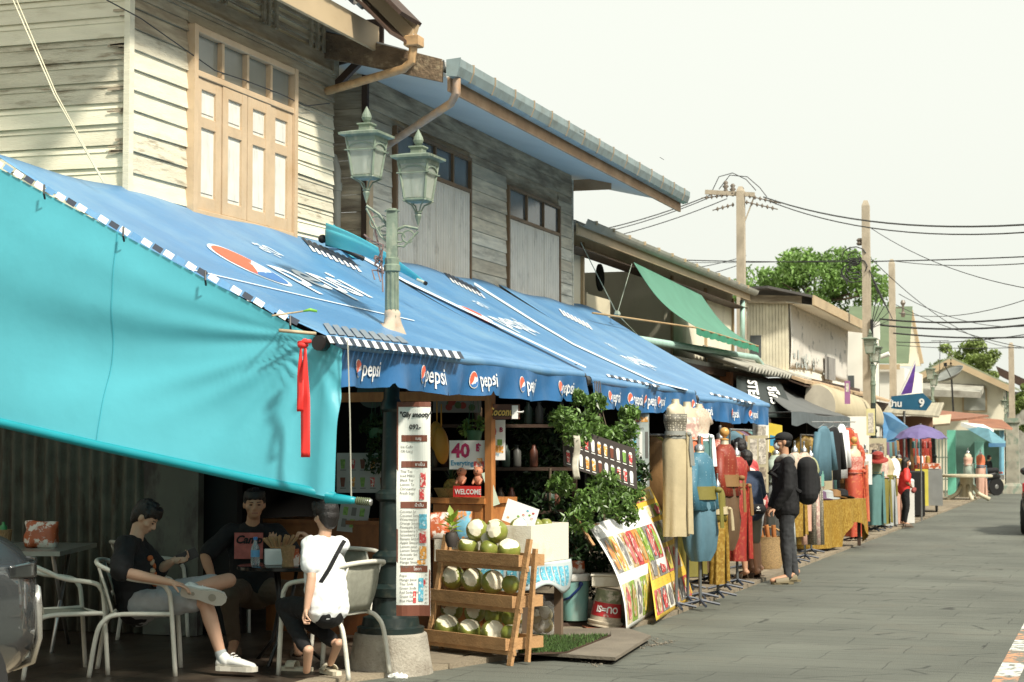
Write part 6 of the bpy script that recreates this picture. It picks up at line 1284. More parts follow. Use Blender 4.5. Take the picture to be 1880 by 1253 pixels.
b = MB(); b.box(o-RT*.03+Vector((0, 0, .06)), (.22, .12, .118), rz=YAW+.2, bv=.006); bb = b.build('tissue_box', [M['paper']]); tag(bb, 'white tissue packet with orange end on the round black table', 'tissue box')
b = MB(); b.box(o+RT*.07-FW*.055+Vector((0, 0, .06)), (.10, .012, .122), rz=YAW+.2); b.build('printed_end', M['orangebag'], bb)
b = MB(); b.lathe(o+RT*.05-FW*.16, [(.045, .001), (.04, .05), (.055, .15), (.05, .152), (.035, .02)], 14); tag(b.build('basket', M['wicker'], smooth=True, angle=50), 'woven cup holder at the front of the round black table', 'basket')
b = MB(); 
for k in range(14): a = k*2.4; r_ = .012*sqrt(k); b.cap(o-FW*.03+RT*(-.03+r_*cos(a)*1.6)+Vector((0, 0, .13)), .008, o+RT*(-.03+r_*cos(a)*3)+FW*r_*sin(a)*2+Vector((0, 0, .19+.01*(k % 3))), .014, n=6)
tag(b.build('snack', mat('brown_snack', (.35, .20, .09), .7), smooth=True), 'brown fried snack in a plastic tray above the tissue packet', 'food')
b = MB(); b.lathe(o+RT*.24, [(.03, .001), (.038, .11), (.036, .11), (.028, .01)], 14); tag(b.build('glass', mat('drink_glass', (.55, .5, .45), .1, trans=.6), smooth=True), 'half full glass at the right of the round black table', 'glass')
# parked car, street side of its nose at the left edge
def make_car(label, x, y, ang, paint, k_=1.0):
    t = thing('parked_car', label, 'car', (x, y, 0), local=True); R_ = None
    # local: nose at +y 0, tail at -y 4.2, width 1.76
    b = MB(); rings = []
    prof = [(0.0, .32, .72, .60), (-.02, .27, .82, .71), (-.07, .24, .90, .79), (-.18, .21, .95, .84), (-.40, .20, .99, .87), (-1.0, .20, 1.03, .88), (-1.3, .20, 1.08, .88), (-3.6, .20, 1.10, .88), (-4.05, .24, 1.06, .86), (-4.2, .34, .86, .72)]
    for (yy, z0, z1, w_) in prof:
        ring = []
        for k in range(48):
            a = 2*pi*k/48; ca, sa = cos(a), sin(a); ca = (abs(ca)**.55)*(1 if ca > 0 else -1); sa = (abs(sa)**.7)*(1 if sa > 0 else -1); ring.append(Vector((w_*ca, yy, (z0+z1)/2+(z1-z0)/2*sa)))
        rings.append(ring)
    b.loft(rings); b.build('body', paint, t, smooth=True, angle=60)
    b = MB(); rings = []
    for (yy, z1, w_) in ((-1.15, 1.08, .76), (-1.75, 1.46, .68), (-2.4, 1.53, .66), (-3.2, 1.50, .66), (-3.95, 1.1, .70)):
        rings.append([Vector((w_*q[0], yy, 1.02+(z1-1.02)*q[1])) for q in ((-1, 0), (-.98, .5), (-.9, .92), (-.6, 1), (0, 1.02), (.6, 1), (.9, .92), (.98, .5), (1, 0))])
    b.loft(rings, closed=True); cb = b.build('cabin', mat('tinted_glass', (.02, .025, .025), .08, spec=.8), t, smooth=True, angle=50)
    b = MB(); rings = []
    for (yy, z1, w_) in ((-1.8, 1.475, .60), (-2.4, 1.55, .60), (-3.2, 1.52, .60)): rings.append([Vector((w_*q, yy, z1+(.012 if abs(q) < .9 else -.02))) for q in (-1, -.5, 0, .5, 1)]+[Vector((w_*q, yy, z1-.04)) for q in (1, 0, -1)])
    b.loft(rings); b.build('roof', paint, t, smooth=True, angle=50)
    for sx in (-1, 1):
        for yy in (-.85, -3.4):
            b = MB(); Rx = Matrix.Rotation(pi/2, 3, 'Y'); b.lathe((sx*.80, yy, .32), [(.2, -.10), (.30, -.11), (.325, -.08), (.325, .08), (.30, .11), (.2, .10)], 28, ax=Rx); wh = b.build('wheel', mat('tyre', (.02, .02, .02), .8), t, smooth=True, angle=40)
            b = MB(); b.lathe((sx*.87, yy, .32), [(.19, -.02), (.2, .02), (.06, .035)], 20, ax=Rx)
            for k in range(5): a = 2*pi*k/5; b.beam((sx*.905, yy, .32), (sx*.905, yy+.19*cos(a), .32+.19*sin(a)), .03, .04, up=(1, 0, 0))
            b.build('rim', M['steel'], wh)
        b = MB(); b.sheet(lambda u, v: (sx*(.40+.43*min(1, u*1.5)**.7+.02), .0-.05-.42*max(0, u-.45)/.55-.015*0, .70+.03*u+.12*v*(1-.55*u)), 14, 5, th=.012); hl = b.build('headlight', mat('headlight_lens', (.02, .022, .022), .08, spec=.8, coat=.5), t, smooth=True)
        b = MB(); b.sheet(lambda u, v: (sx*(.52+.27*sin(u*pi*.5)), -.01-.20*(u**1.6), .42+.16*v-.03*u), 12, 5, th=.03); b.build('air_intake', M['blackplastic'], t, smooth=True)
        b = MB(); cpts = [(.36, .035, .30), (.58, .01, .29), (.74, -.05, .33), (.80, -.08, .44), (.83, -.14, .60), (.81, -.12, .66), (.7, -.02, .655)]; b.tube([(sx*a, c, e) for a, c, e in cpts], .022, 8); b.build('bumper_trim', mat('satin_chrome', (.62, .61, .57), .25, metal=.8), t, smooth=True)
        b = MB(); b.ell((sx*.93, -1.35, 1.12), (.09, .06, .08)); b.build('wing_mirror', paint, t, smooth=True)
        b = MB(); b.bb((sx*.60, -4.22, .78), (sx*.84, -4.1, .95), .02); b.build('tail_light', mat('tail_red', (.3, .02, .02), .2), t)
    b = MB(); b.bb((-.45, -.04, .48), (.45, .03, .66), .02); b.build('grille', M['blackplastic'], t)
    for ch in kids(t):
        if not ch.name.startswith('wheel'): ch.scale.z = k_
    t.rotation_euler = (0, 0, ang); return t
q = Wp(66, 1150, 10.6)
make_car('silver grey car parked at the left edge, only its front corner in view', q.x-.83, q.y+.16, 0, mat('car_silver_grey', (.07, .08, .085), .25, metal=.5, coat=1, var=.02), 1.24)
q = U(1866, 985, Z=0)
make_car('dark car at the right edge of the picture, mostly out of frame', q.x+.95, q.y+4.3, 0, mat('car_black', (.015, .015, .017), .2, coat=1, var=.02))
# =================================================================== DRINK STALL
up = Vector((0, 0, 1))
def panel(name, label, cat, o, ux, uy, w_, h, m_, th=.006, bend=0, curve=None, group=None, parent=None):
    """thin board; returns object and a mapping (x, y, lift) -> point, x right and y up from the lower left"""
    ux, uy = Vector(ux).normalized(), Vector(uy).normalized(); n = ux.cross(uy)
    f = lambda x, y, l=0: o+ux*x+uy*y+n*((curve(x/w_, y/h) if curve else bend*sin(pi*x/w_))+l)
    b = MB(); b.sheet(lambda u, v: f(u*w_, v*h), 14 if (bend or curve) else 2, 30 if curve else 2, th=th); ob = b.build(name, m_, parent)
    if label: tag(ob, label, cat, group)
    return ob, f
def write(par, f, items, m_, name='lettering', lift=.004):
    b = MB()
    for (s_, x, y, sz, *r) in items:
        q = text_mb(s_, sz, bold=r[0] if r else 0, align=r[1] if len(r) > 1 else 'LEFT', shear=r[2] if len(r) > 2 else 0, res=2, sx=r[3] if len(r) > 3 else 1); q.v = [f(x+p.x, y+p.y, lift) for p in q.v]; join(b, q)
    return b.build(name, m_, par)
def rects(par, f, rs, mats, name='printed_block', lift=.003):
    b = MB()
    for (x0, y0, x1, y1, k) in rs:
        b.cm = k; n = 6; 
        for i in range(n): a, c = x0+(x1-x0)*i/n, x0+(x1-x0)*(i+1)/n; b.add([f(a, y0, lift), f(c, y0, lift), f(c, y1, lift), f(a, y1, lift)], [(0, 1, 2, 3)])
    return b.build(name, mats, par)
M['maroon'] = mat('print_maroon', (.17, .055, .03), .6, var=.08); M['ink'] = mat('print_grey_ink', (.14, .14, .13), .6); M['inkblack'] = mat('marker_black', (.015, .015, .015), .6)
M['photo_r'] = mat('print_red_photo', (.55, .06, .06), .5, var=.4, sc=40, dirt=(.75, .70, .62), dsc=(45, 45, 45), dth=(.52, .58)); M['photo_o'] = mat('print_orange_photo', (.70, .32, .06), .5, var=.4, sc=40, dirt=(.78, .72, .6), dsc=(45, 45, 45), dth=(.52, .58)); M['photo_b'] = mat('print_blue_photo', (.12, .42, .55), .5, var=.4, sc=40, dirt=(.7, .75, .75), dsc=(45, 45, 45), dth=(.56, .62)); M['photo_g'] = mat('print_green_photo', (.20, .36, .08), .5, var=.4, sc=40)
# long menu banner on the lamp column
dB = 12.86; TL_, BL_ = Wp(733, 737, dB), Wp(735, 1131, dB)
W_, Hh = .235, 1.475; o = Wp(728, 1131, dB); o.z = Wp(728, 1131, dB).z
uxm = (RT-FW*.15).normalized()
mb_, fm = panel('menu_banner', 'tall white and brown drinks menu banner hanging on the street lamp column', 'menu', o, uxm, up, W_, Hh, mat('menu_vinyl', (.74, .75, .69), .5, var=.04), curve=lambda x, y: .012*sin(x*7+y*3)+.008*sin(y*14+x*2)-.03*(1-y)**3*x, th=.003)
rects(mb_, fm, [(0, .0, .235, .075, 0), (0, 0, .010, 1.475, 0), (.225, 0, .235, 1.475, 0), (0, 1.44, .235, 1.475, 0), (.03, 1.20, .215, 1.245, 0), (.03, 1.02, .215, 1.065, 0), (.03, .74, .215, .785, 0), (.03, .30, .215, .345, 0)], [M['maroon']])
items = [('"Gily smooty"', .018, 1.37, .050, .002, 'LEFT', .1, .8), ('092-', .085, 1.285, .048, .0015), ('เมนู', .13, 1.212, .03), ('ชาเย็น', .125, 1.032, .03), ('น้ำปั่น', .125, .752, .03), ('โซดา', .115, .312, .03)]
ink = []
for s_, y in [('Ice Coffe', 1.155), ('Oh Liang', 1.125)]+[(q, .985-.030*i) for i, q in enumerate(['Thai Tea', "Iced Milk's", 'Black Tea', 'Lemon Te', 'Chrysanthe', 'Fresh Sugc'])]+[(q, .708-.0268*i) for i, q in enumerate(['Coconut Jui', 'Coconut Smo', 'Watermelon', 'Orange Smoo', 'Pineapple Sm', 'Strawberry S', 'Strawberry J', 'Banana Smoo', 'Apple Smoot', 'Lemon juice', 'Lemon Smoo', 'Avocado Sm', 'Kiwi juice', 'Mango Smoo', 'Mango juice'])]+[(q, .268-.0285*i) for i, q in enumerate(['Pepsi', 'Mango Juice', 'Thai Soda', 'Green Soda', 'Red Soda Lim', 'Green Soda', 'Blue Hawaii'])]: ink.append((s_, .025, y, .027, 0, 'LEFT', 0, .85))
for i in range(8): ink.append(('40', .195, .275-.027*i, .019))
write(mb_, fm, items[:2], M['inkblack'], 'handwriting'); write(mb_, fm, items[2:], M['paper'], 'heading', .0055); write(mb_, fm, ink, M['ink'])
rects(mb_, fm, [(.165, .885, .205, .985, 0), (.16, .80, .195, .875, 0), (.158, .60, .215, .70, 2), (.158, .50, .21, .58, 0), (.158, .39, .21, .48, 1), (.14, .352, .20, .382, 1), (.15, .10, .185, .26, 2), (.175, .21, .20, .25, 0), (.115, .09, .135, .17, 0)], [M['photo_r'], M['photo_o'], M['photo_b']], 'drink_picture', .0045)
# glass pictures at the column's side + post behind
pst = Wp(885, 760, 15.6)
t = thing('stall_counter', 'orange varnished wooden counter with a tall corner post behind the coconut rack', 'counter', tuple(Wp(830, 1050, 15.4).xy)+(0,))
zc = Wp(830, 912, 15.2).z; a_ = Wp(640, 912, 15.6); c_ = Wp(890, 918, 15.0); d_ = Vector((c_.x-a_.x, c_.y-a_.y, 0)); L_ = d_.length; d_.normalize(); nb = up.cross(d_)
def ob(b, s0, s1, t0, t1, z0, z1): 
    o_ = Vector((c_.x, c_.y, 0)); b.prism([o_-d_*s0+nb*t0+up*z0, o_-d_*s1+nb*t0+up*z0, o_-d_*s1+nb*t1+up*z0, o_-d_*s0+nb*t1+up*z0], (0, 0, z1-z0))
b = MB(); ob(b, .02, .48, 0, .02, .04, zc-.06); ob(b, .02, .04, .02, .5, .04, zc-.06)
for k in range(6): ob(b, .03+k*.075, .09+k*.075, -.008, -.0005, .1, zc-.12)
b.build('front_board', M['orangewood'], t)
b = MB(); ob(b, -.01, .52, -.03, .55, zc-.055, zc-.01); b.build('counter_top', M['orangewood'], t)
b = MB(); ob(b, -.06, -.0, .0, .07, .04, 2.12); ob(b, .001, 1.4, .02, .06, 2.0, 2.08); b.build('post', M['orangewood'], t)
t2_ = thing('stall_counter', 'darker brown counter farther left, behind the lamp column', 'counter', tuple(Wp(660, 1050, 15.6).xy)+(0,))
b = MB(); ob(b, .56, 2.2, .1, .14, .04, zc-.25)
b.build('front_board', M['brownwood'], t2_); b = MB(); ob(b, .55, 2.22, .07, .6, zc-.249, zc-.215); b.build('counter_top', M['brownwood'], t2_)
def onc(s, t_=.15, z=None): o_ = Vector((c_.x, c_.y, 0)); return o_-d_*s+nb*t_+up*(zc-.01 if z is None else z)
q = onc(.95, .25, zc-.214); tt = thing('tissue_box', 'white and red tissue packet on the darker brown counter', 'tissue box', tuple(q)); b = MB(); b.box(q+up*.055, (.20, .11, .11), rz=YAW, bv=.005); b.build('packet', M['paper'], tt); b = MB(); b.box(q+up*.085-FW*.0565, (.201, .004, .045), rz=YAW); b.build('red_band', M['photo_r'], tt)
b = MB(); b.ell(q+up*.135, (.06, .04, .035), None, 10, 6); b.v = [p+Vector((noise.noise(p*30), noise.noise(p*31), noise.noise(p*29)))*.02 for p in b.v]; b.build('tissue', M['paper'], tt)
# woven tray with pineapple top
q = onc(.42, .2); b = MB(); b.lathe(q, [(.11, .0), (.15, .075), (.14, .075), (.10, .01)], 24); tag(b.build('basket', mat('open_weave_basket', (.42, .28, .10), .7, var=.3, sc=60, dirt=(.05, .03, .01), dsc=(60, 60, 60), dth=(.58, .62)), smooth=True, angle=50), 'shallow open weave basket on the orange counter beside the menu', 'basket')
pn = thing('pineapple', 'pineapple with a dark spiky crown in the shallow basket', 'fruit', tuple(q+up*.02)); b = MB(); b.ell(q+up*.08, (.07, .07, .075), None, 14, 10); b.build('fruit', mat('pineapple_skin', (.30, .20, .04), .6, var=.4, sc=60, bump=1), pn, smooth=True)
b = MB()
for k in range(26): a = k*2.4; el = .25+.055*k; dr = Vector((cos(a)*cos(el), sin(a)*cos(el), sin(el))); p = q+up*.14; s_ = up.cross(dr).normalized()*.011; b.add([p+s_, p-s_, p+dr*.15*(.6+k*.018)], [(0, 1, 2)])
b.build('crown', mat('pineapple_leaf', (.03, .07, .025), .5), pn)
# two clay figures with WELCOME plaque
wl_ = thing('welcome_figures', 'pair of terracotta child figures holding a red WELCOME board', 'figurine', tuple(onc(.10, .03)))
o_ = onc(.265, -.02, zc+.0); ux = -d_ if d_.dot(RT) < 0 else d_
for k, dx in enumerate((.045, .20)):
    p = o_+ux*dx+up*.09+nb*.03; b = MB(); b.ell(p+up*.05, (.038, .035, .045), None, 12, 8); b.ell(p+up*.115, (.042, .040, .04), None, 14, 10)
    for e in (-1, 1): b.ell(p+ux*e*.028+up*.148, (.012, .012, .014)); b.cap(p+ux*e*.035+up*.06, .012, p+ux*e*.03-nb*.04+up*.02, .010, n=8)
    f_ = remesh(b, .0045, 'figure', mat('terracotta', (.52, .20, .11), .6), wl_, smooth=1)
    b = MB(); 
    for e in (-1, 1): b.ell(p+ux*e*.014-nb*.038+up*.122, .005)
    b.cap(p-ux*.008-nb*.04+up*.10, .002, p+ux*.008-nb*.04+up*.10, .002, n=5); b.build('face', M['inkblack'], f_)
pw, fw_ = panel('plaque', None, None, o_-nb*.03, ux, up, .25, .09, M['red'], th=.012, parent=wl_)
write(pw, fw_, [('WELCOME', .018, .024, .058, .0015, 'LEFT', 0, .86)], M['paper'])
# price cards
M['magenta'] = mat('print_magenta', (.42, .02, .10), .5); M['sky'] = mat('print_blue_text', (.05, .30, .50), .5)
o_ = Wp(825, 862, 15.1); pc, fp = panel('price_card', 'white card reading 40 baht Everyting, the larger one below the hanging plant', 'sign', o_, RT-FW*.12, up, .30, .235, M['paper'], th=.006)
write(pc, fp, [('40', .02, .10, .155, .006, 'LEFT', 0, .95), ('฿', .215, .145, .085, .003)], M['magenta'], 'price'); write(pc, fp, [('Everyting', .012, .032, .058, .0012, 'LEFT', 0, .86)], M['sky'], 'lettering')
rects(pc, fp, [(.20, .02, .285, .065, 0), (.225, .045, .27, .09, 1)], [M['photo_r'], M['photo_o']], 'fruit_picture')
o_ = Wp(891, 845, 15.3); pc, fp = panel('price_card', 'smaller 40 baht card hanging under the brown Coconut board', 'sign', o_, RT-FW*.1, up, .165, .33, M['paper'], th=.006)
write(pc, fp, [('40', .012, .20, .10, .003, 'LEFT', 0, .8), ('฿', .115, .23, .055, .001)], M['magenta'], 'price'); write(pc, fp, [('Everytng', .01, .04, .03)], M['sky']); rects(pc, fp, [(.085, .06, .15, .12, 1), (.10, .12, .14, .17, 0)], [M['photo_g'], M['photo_o']], 'fruit_picture')
o_ = Wp(891, 770, 15.0); pc, fp = panel('name_board', 'brown board with yellow Coconut lettering under the blue awning edge', 'sign', o_, RT-FW*.1, up, .28, .12, mat('brown_board_print', (.13, .05, .03), .5), th=.008)
write(pc, fp, [('Coconut', .02, .03, .088, .003, 'LEFT', .25, .72)], mat('yellow_print', (.75, .50, .12), .5), 'lettering', .012); write(pc, fp, [('Coconut', .024, .027, .088, .006, 'LEFT', .25, .72)], M['inkblack'], 'lettering_shadow', .009)
b = MB(); p = Wp(950, 757, 14.95); b.box(p-RT*.02, (.05, .004, .11), rz=YAW, bv=.001); b.tube([p+RT*.0, p+RT*.04, p+RT*.05+up*.01], .006, 5); tag(b.build('clip_tag', M['paper']), 'white tag clipped over the right end of the brown Coconut board', 'tag')
# tilted cards and the loose card on the box
o_ = Wp(886, 872, 15.0); pc, fp = panel('leaning_card', 'pale green narrow card hanging at a slant beside the orange post', 'card', Wp(905, 930, 15.0), RT+up*.35, up-RT*.35, .06, .28, mat('pale_green_card', (.50, .58, .46), .6), th=.004)
o_ = Wp(925, 952, 15.0); cw_, fw2 = panel('fruit_card', 'white card with tiny fruit pictures leaning in the foam box', 'card', Wp(921, 955, 14.95), RT-up*.36+FW*.1, up+RT*.3, .27, .18, M['paper'], th=.004)
b = MB(); rnd = random.Random(2)
for k in range(9): x, y = .03+.21*rnd.random(), .03+.11*rnd.random(); b.cm = k % 4; b.add([fw2(x+.012*cos(a), y+.008*sin(a), .004) for a in [pi*j/3 for j in range(6)]], [tuple(range(6))])
b.build('fruit_picture', [M['photo_r'], M['photo_o'], M['photo_g'], M['photo_b']], cw_)
# bags, mask, plants on the counter's street side
bag(Wp(800, 985, 14.9)-up*.02, .22, .19, M['orangebag'], 'snack_bag', 'crumpled orange snack bag beside the small potted plant', 'bag', seed=8)
bag(Wp(852, 985, 14.9)-up*.04, .13, .22, mat('blue_printed_bag', (.15, .38, .5), .3, var=.3, sc=14, dirt=(.6, .25, .08), dsc=(10, 10, 10), dth=(.5, .55)), 'snack_bag', 'blue and orange printed packet right of the potted plant', 'bag', seed=5)
def leafcloud(b, cl, n, sz, rnd, flat=.75):
    for k in range(n):
        c, r = cl[rnd.randrange(len(cl))]; d = Vector((rnd.gauss(0, 1), rnd.gauss(0, 1), rnd.gauss(0, 1))).normalized()*r*rnd.uniform(.55, 1.05); b.leaf(c+Vector((d.x, d.y, d.z*flat)), sz*rnd.uniform(.6, 1.3), rnd)
M['leafbright'] = mat('lime_leaf', (.30, .42, .05), .4, isl=.25, transl=.3); M['leafdeep'] = mat('shrub_leaf', (.115, .205, .045), .35, var=.25, isl=.45, transl=.25, spec=.6); M['leafshade'] = mat('shade_toned_leaf', (.03, .065, .02), .4, isl=.4, transl=.15)
pt = Wp(829, 1000, 13.85); pl_ = thing('potted_plant', 'lime leaved seedling in a dark head shaped pot on the coconut rack', 'plant', tuple(pt))
b = MB(); b.lathe(pt-up*.02, [(.03, 0), (.045, .04), (.05, .08), (.042, .11), (.035, .11)], 14); b.build('pot', mat('dark_clay_pot', (.05, .04, .035), .6), pl_, smooth=True, angle=60)
b = MB(); 
for k in range(15):
    a = k*2.4; el = .15+k*.07; dr = Vector((cos(a)*cos(el), sin(a)*cos(el), sin(el))); p = pt+up*(.10+.006*k); s_ = up.cross(dr).normalized(); l_ = .10+.02*(k % 3); b.add([p, p+dr*l_*.5+s_*.025, p+dr*l_-up*.02, p+dr*l_*.5-s_*.025], [(0, 1, 2), (0, 2, 3)])
b.build('leaves', M['leafbright'], pl_)
# ---- coconut rack
rk = thing('display_rack', 'slanted three shelf wooden rack filled with green coconuts', 'rack', (-4.9, 13.8, 0))
A = U(783, 1193, Z=.04); B = U(936, 1213, Z=.04); rx = (B-A).normalized(); Wd = (B-A).length; rn = Vector((rx.y, -rx.x, 0)); rb_ = -rn     # rn = toward the viewer
def RP(s, t_, z): return A+rx*s+rb_*t_+up*(z-.04)
lean = .20; Hr = .93
def lf(z): return lean*z/Hr
b = MB()
for s in (0, Wd): b.beam(RP(s, 0, .0), RP(s, lf(Hr), Hr), .045, .028, up=rn)
b.build('uprights', M['rackwood'], rk)
for s in (0, Wd+.03): b = MB(); b.beam(RP(s+.0, .15, .02), RP(s, lf(Hr)+.03, Hr-.07), .04, .025, up=rn); b.build('rear_leg', M['rackwood'], rk)
shelfz = [.13, .44, .745]
sh = []
for i, z in enumerate(shelfz):
    y0 = lf(z); dp = [.34, .27, .22][i]; ext = [.0, .0, .0][i]
    b = MB()
    def bd(s0, s1, t0, t1, z0, z1): b.prism([RP(s0, t0, z0), RP(s1, t0, z0), RP(s1, t1, z0), RP(s0, t1, z0)], (0, 0, z1-z0))
    bd(-.03, Wd-.03, y0-.045, y0-.025, z-.02, z+.07); bd(-.03, -.012, y0-.024, y0+dp, z-.02, z+.065); bd(Wd-.048, Wd-.03, y0-.024, y0+dp, z-.02, z+.065); bd(-.011, Wd-.049, y0+dp-.02, y0+dp, z-.02, z+.065)
    for k in range(4): bd(-.011, Wd-.049, y0-.02+k*dp/4, y0-.02+k*dp/4+dp/4-.02, z-.018, z-.005)
    bd(-.04, Wd+.03, y0-.02, y0+.01, z-.055, z-.022)
    sh.append(b.build('shelf', M['rackwood'], rk))
M['husk'] = mat('green_coconut_husk', (.215, .245, .045), .35, var=.3, sc=9, dirt=(.30, .25, .07), dsc=(12, 12, 12), dth=(.5, .7), spec=.5); M['cut'] = mat('shaved_white_husk', (.80, .74, .56), .6, var=.08, sc=12, dirt=(.62, .50, .28), dsc=(14, 14, 14), dth=(.55, .75))
def coco_mesh(seed, cuts, r=.072):
    rnd = random.Random(seed); b = MB(); nu, nv = 56, 40; b.ell((0, 0, 0), (r, r, r*1.03), None, nu, nv); vs = []
    planes = [(Vector(c).normalized(), dd) for c, dd in cuts]
    lob = rnd.random()*6
    ps = []
    for p in b.v:
        a = atan2(p.y, p.x); k = 1+.035*cos(3*a+lob)*(1-abs(p.z)/r*.6)+.012*noise.noise(p*40+Vector((seed, 0, 0))); p = p*k; 
        for n, dd in planes:
            h = p.dot(n)-dd*r
            if h > 0: p = p-n*h*.97
        ps.append(p)
    fl = [any(p.dot(n) > dd*r*.999 for n, dd in planes) for p in ps]
    b.v = ps; b.m = [1 if all(fl[i] for i in f) else 0 for f in b.f]
    return b
def facets(d, k=5, tilt=.42, seed=0, dd=.80):
    d = Vector(d).normalized(); rnd = random.Random(seed); a = d.cross(Vector((.3, .2, 1))).normalized(); c = d.cross(a); L = [(d, dd)]
    for i in range(k): t = 2*pi*i/k+rnd.uniform(-.3, .3); L.append(((d+a*cos(t)*tilt*rnd.uniform(.85, 1.15)+c*sin(t)*tilt*rnd.uniform(.85, 1.15)), dd+.02+rnd.uniform(-.03, .03)))
    return L
fdir = lambda l, u_: -FW+RT*l+up*u_
CUT = [facets(fdir(-.25, .45), 5, .42, 1, .84), facets(fdir(.15, 1.8), 4, .36, 2, .80), facets(fdir(-.6, .5), 4, .5, 3, .82), facets(fdir(.05, 2.6), 3, .3, 4, .78), facets(fdir(.4, .5), 5, .5, 5, .78), [(Vector((0, 0, 1)), .93)]]
def coconut(loc, k, r, label, group='coconuts for sale on the drink stall'):
    b = coco_mesh(k*7+int(abs(loc.x)*100) % 50, CUT[k], r); b.v = [p+loc for p in b.v]; o = b.build('coconut', [M['husk'], M['cut']], smooth=True, angle=28); return tag(o, label, 'coconut', group)
rows = [
 ('top shelf', .745, [(860, 1004, 17, 3), (897, 1008, 15, 5), (934, 1010, 19, 1)], ['left of the lower row on the top shelf, with its green side forward', 'small all-green one in the middle of the lower row on the top shelf', 'large one at the right end of the top shelf, white on top']),
 ('top pile', .745, [(876, 974, 18, 0), (912, 977, 18, 2), (896, 992, 13, 0)], ['left one of the two white-faced ones crowning the rack', 'right one of the two white-faced ones crowning the rack', 'pale one half hidden behind the pair crowning the rack']),
 ('middle', .44, [(833, 1060, 19, 2), (868, 1065, 19, 0), (905, 1069, 19, 4), (938, 1073, 15, 5)], ['first from the left on the middle shelf, shaved white', 'second from the left on the middle shelf, broad white face', 'third from the left on the middle shelf, half shaved', 'all-green one at the right end of the middle shelf']),
 ('low back', .13, [(830, 1120, 18, 0), (872, 1125, 17, 0), (909, 1128, 18, 3), (938, 1135, 15, 5)], ['leftmost white one in the back row of the bottom shelf', 'second white one in the back row of the bottom shelf', 'green one with white crown in the back row of the bottom shelf', 'shaded green one at the right end of the bottom back row']),
 ('low front', .13, [(821, 1152, 21, 1), (862, 1158, 19, 1), (905, 1162, 20, 4), (936, 1164, 15, 5)], ['largest one, front left of the bottom shelf, white on top', 'second in the front row of the bottom shelf, bright green with white top', 'third in the front row of the bottom shelf, white patch to the left', 'green one squeezed against the right upright of the bottom shelf'])]
for nm, z, L, labs in rows:
    for (px, py, r, k), lb in zip(L, labs):
        y0 = {'top shelf': .10, 'top pile': .15, 'middle': .12, 'low back': .22, 'low front': .08}[nm]+lf(z)
        # depth from the plane of the shelf row
        pl0 = RP(0, y0, z); rr = ray(px, py); tt_ = (pl0-Vector((0, 0, H_))).dot(rb_)/rr.dot(rb_); loc = Vector((0, 0, H_))+rr*tt_
        coconut(loc, k, r*1.13/F_*tt_, 'coconut, '+lb)
# foam box on a low crate
C0 = U(975, 966, Z=1.0); da = (RT*.42+FW*.9).normalized(); db = Vector((-da.y, da.x, 0)); la, lb_ = .75, .86; zb0, zb1 = .70, 1.0
def BX(a, c, z): return Vector((C0.x, C0.y, 0))+da*a+db*c+up*z
fb = thing('foam_box', 'big white foam box of coconuts standing behind the rack', 'box', tuple(BX(.3, .3, zb0)))
M['foam'] = mat('aged_white_foam', (.74, .70, .58), .7, var=.05, sc=5, dirt=(.55, .48, .34), dsc=(4, 4, 4), dth=(.52, .75), bump=.25, bsc=80)
b = MB(); th = .045
for (a0, a1, c0_, c1_) in ((0, la, 0, th), (0, la, lb_-th, lb_), (0, th, th, lb_-th), (la-th, la, th, lb_-th)): b.prism([BX(a0+.01*0, c0_, zb0), BX(a1, c0_, zb0), BX(a1, c1_, zb0), BX(a0, c1_, zb0)], (0, 0, zb1-zb0))
b.prism([BX(th, th, zb0), BX(la-th, th, zb0), BX(la-th, lb_-th, zb0), BX(th, lb_-th, zb0)], (0, 0, .15)); b.build('box', M['foam'], fb)
for (a, c, k, r, lb) in ((.10, .36, 3, .072, 'green coconut with white crown at the left end of the foam box'), (.09, .15, 4, .075, 'half shaved coconut under the white card in the foam box'), (.45, .16, 5, .06, 'left one of two small brownish coconuts in the foam box'), (.60, .14, 5, .055, 'right one of two small brownish coconuts in the foam box')):
    coconut(BX(a, c, zb1-.02), k, r, lb, 'coconuts lying in the foam box')
st = thing('low_table', 'low timber stand under the foam box, covered by blue and white sacking', 'stand', tuple(BX(.3, .3, 0)))
b = MB(); b.prism([BX(.02, .03, zb0-.05), BX(la-.03, .03, zb0-.05), BX(la-.03, lb_-.05, zb0-.05), BX(.02, lb_-.05, zb0-.05)], (0, 0, .045)); b.build('top', M['rackwood'], st)
for (a, c) in ((.05, .06), (la-.07, .06), (la-.07, lb_-.1), (.05, lb_-.1)): b = MB(); b.beam(BX(a, c, .04), BX(a, c, zb0-.05), .06, .06); b.build('leg', mat('old_timber_leg', (.16, .11, .07), .8), st)
def sk(u, v): 
    s = u*1.25; p = BX(-.015, .50-s, 0) if s < .5 else BX(s-.5, -.02, 0); return p+up*(zb0+.0-(.22+.05*sin(u*9))*v)+(-da if s < .5 else -db)*(.03*sin(v*3+u*8)*v+.02*v)
b = MB(); b.sheet(sk, 40, 10, th=.004)
def sack():
    m = mat('white_sacking', (.60, .68, .68), .45, var=.08, transl=.2); nt = m.node_tree; L = nt.links.new; bs = nt.nodes['Principled BSDF']; src = bs.inputs['Base Color'].links[0].from_socket
    return m
so = b.build('sacking', sack(), st, smooth=True)
b = MB(); b.cm = 0
for k in range(10):
    u0 = .06+k*.09; n_ = 4
    for j in range(n_): v0, v1 = .18+.6*j/n_, .18+.6*(j+1)/n_; off = Vector((0, 0, 0))-FW*.008-da*.004-db*.004; b.add([sk(u0, v0)+off, sk(u0+.065, v0)+off, sk(u0+.065, v1)+off, sk(u0, v1)+off], [(0, 1, 2, 3)])
b.build('blue_block', M['photo_b'], so)
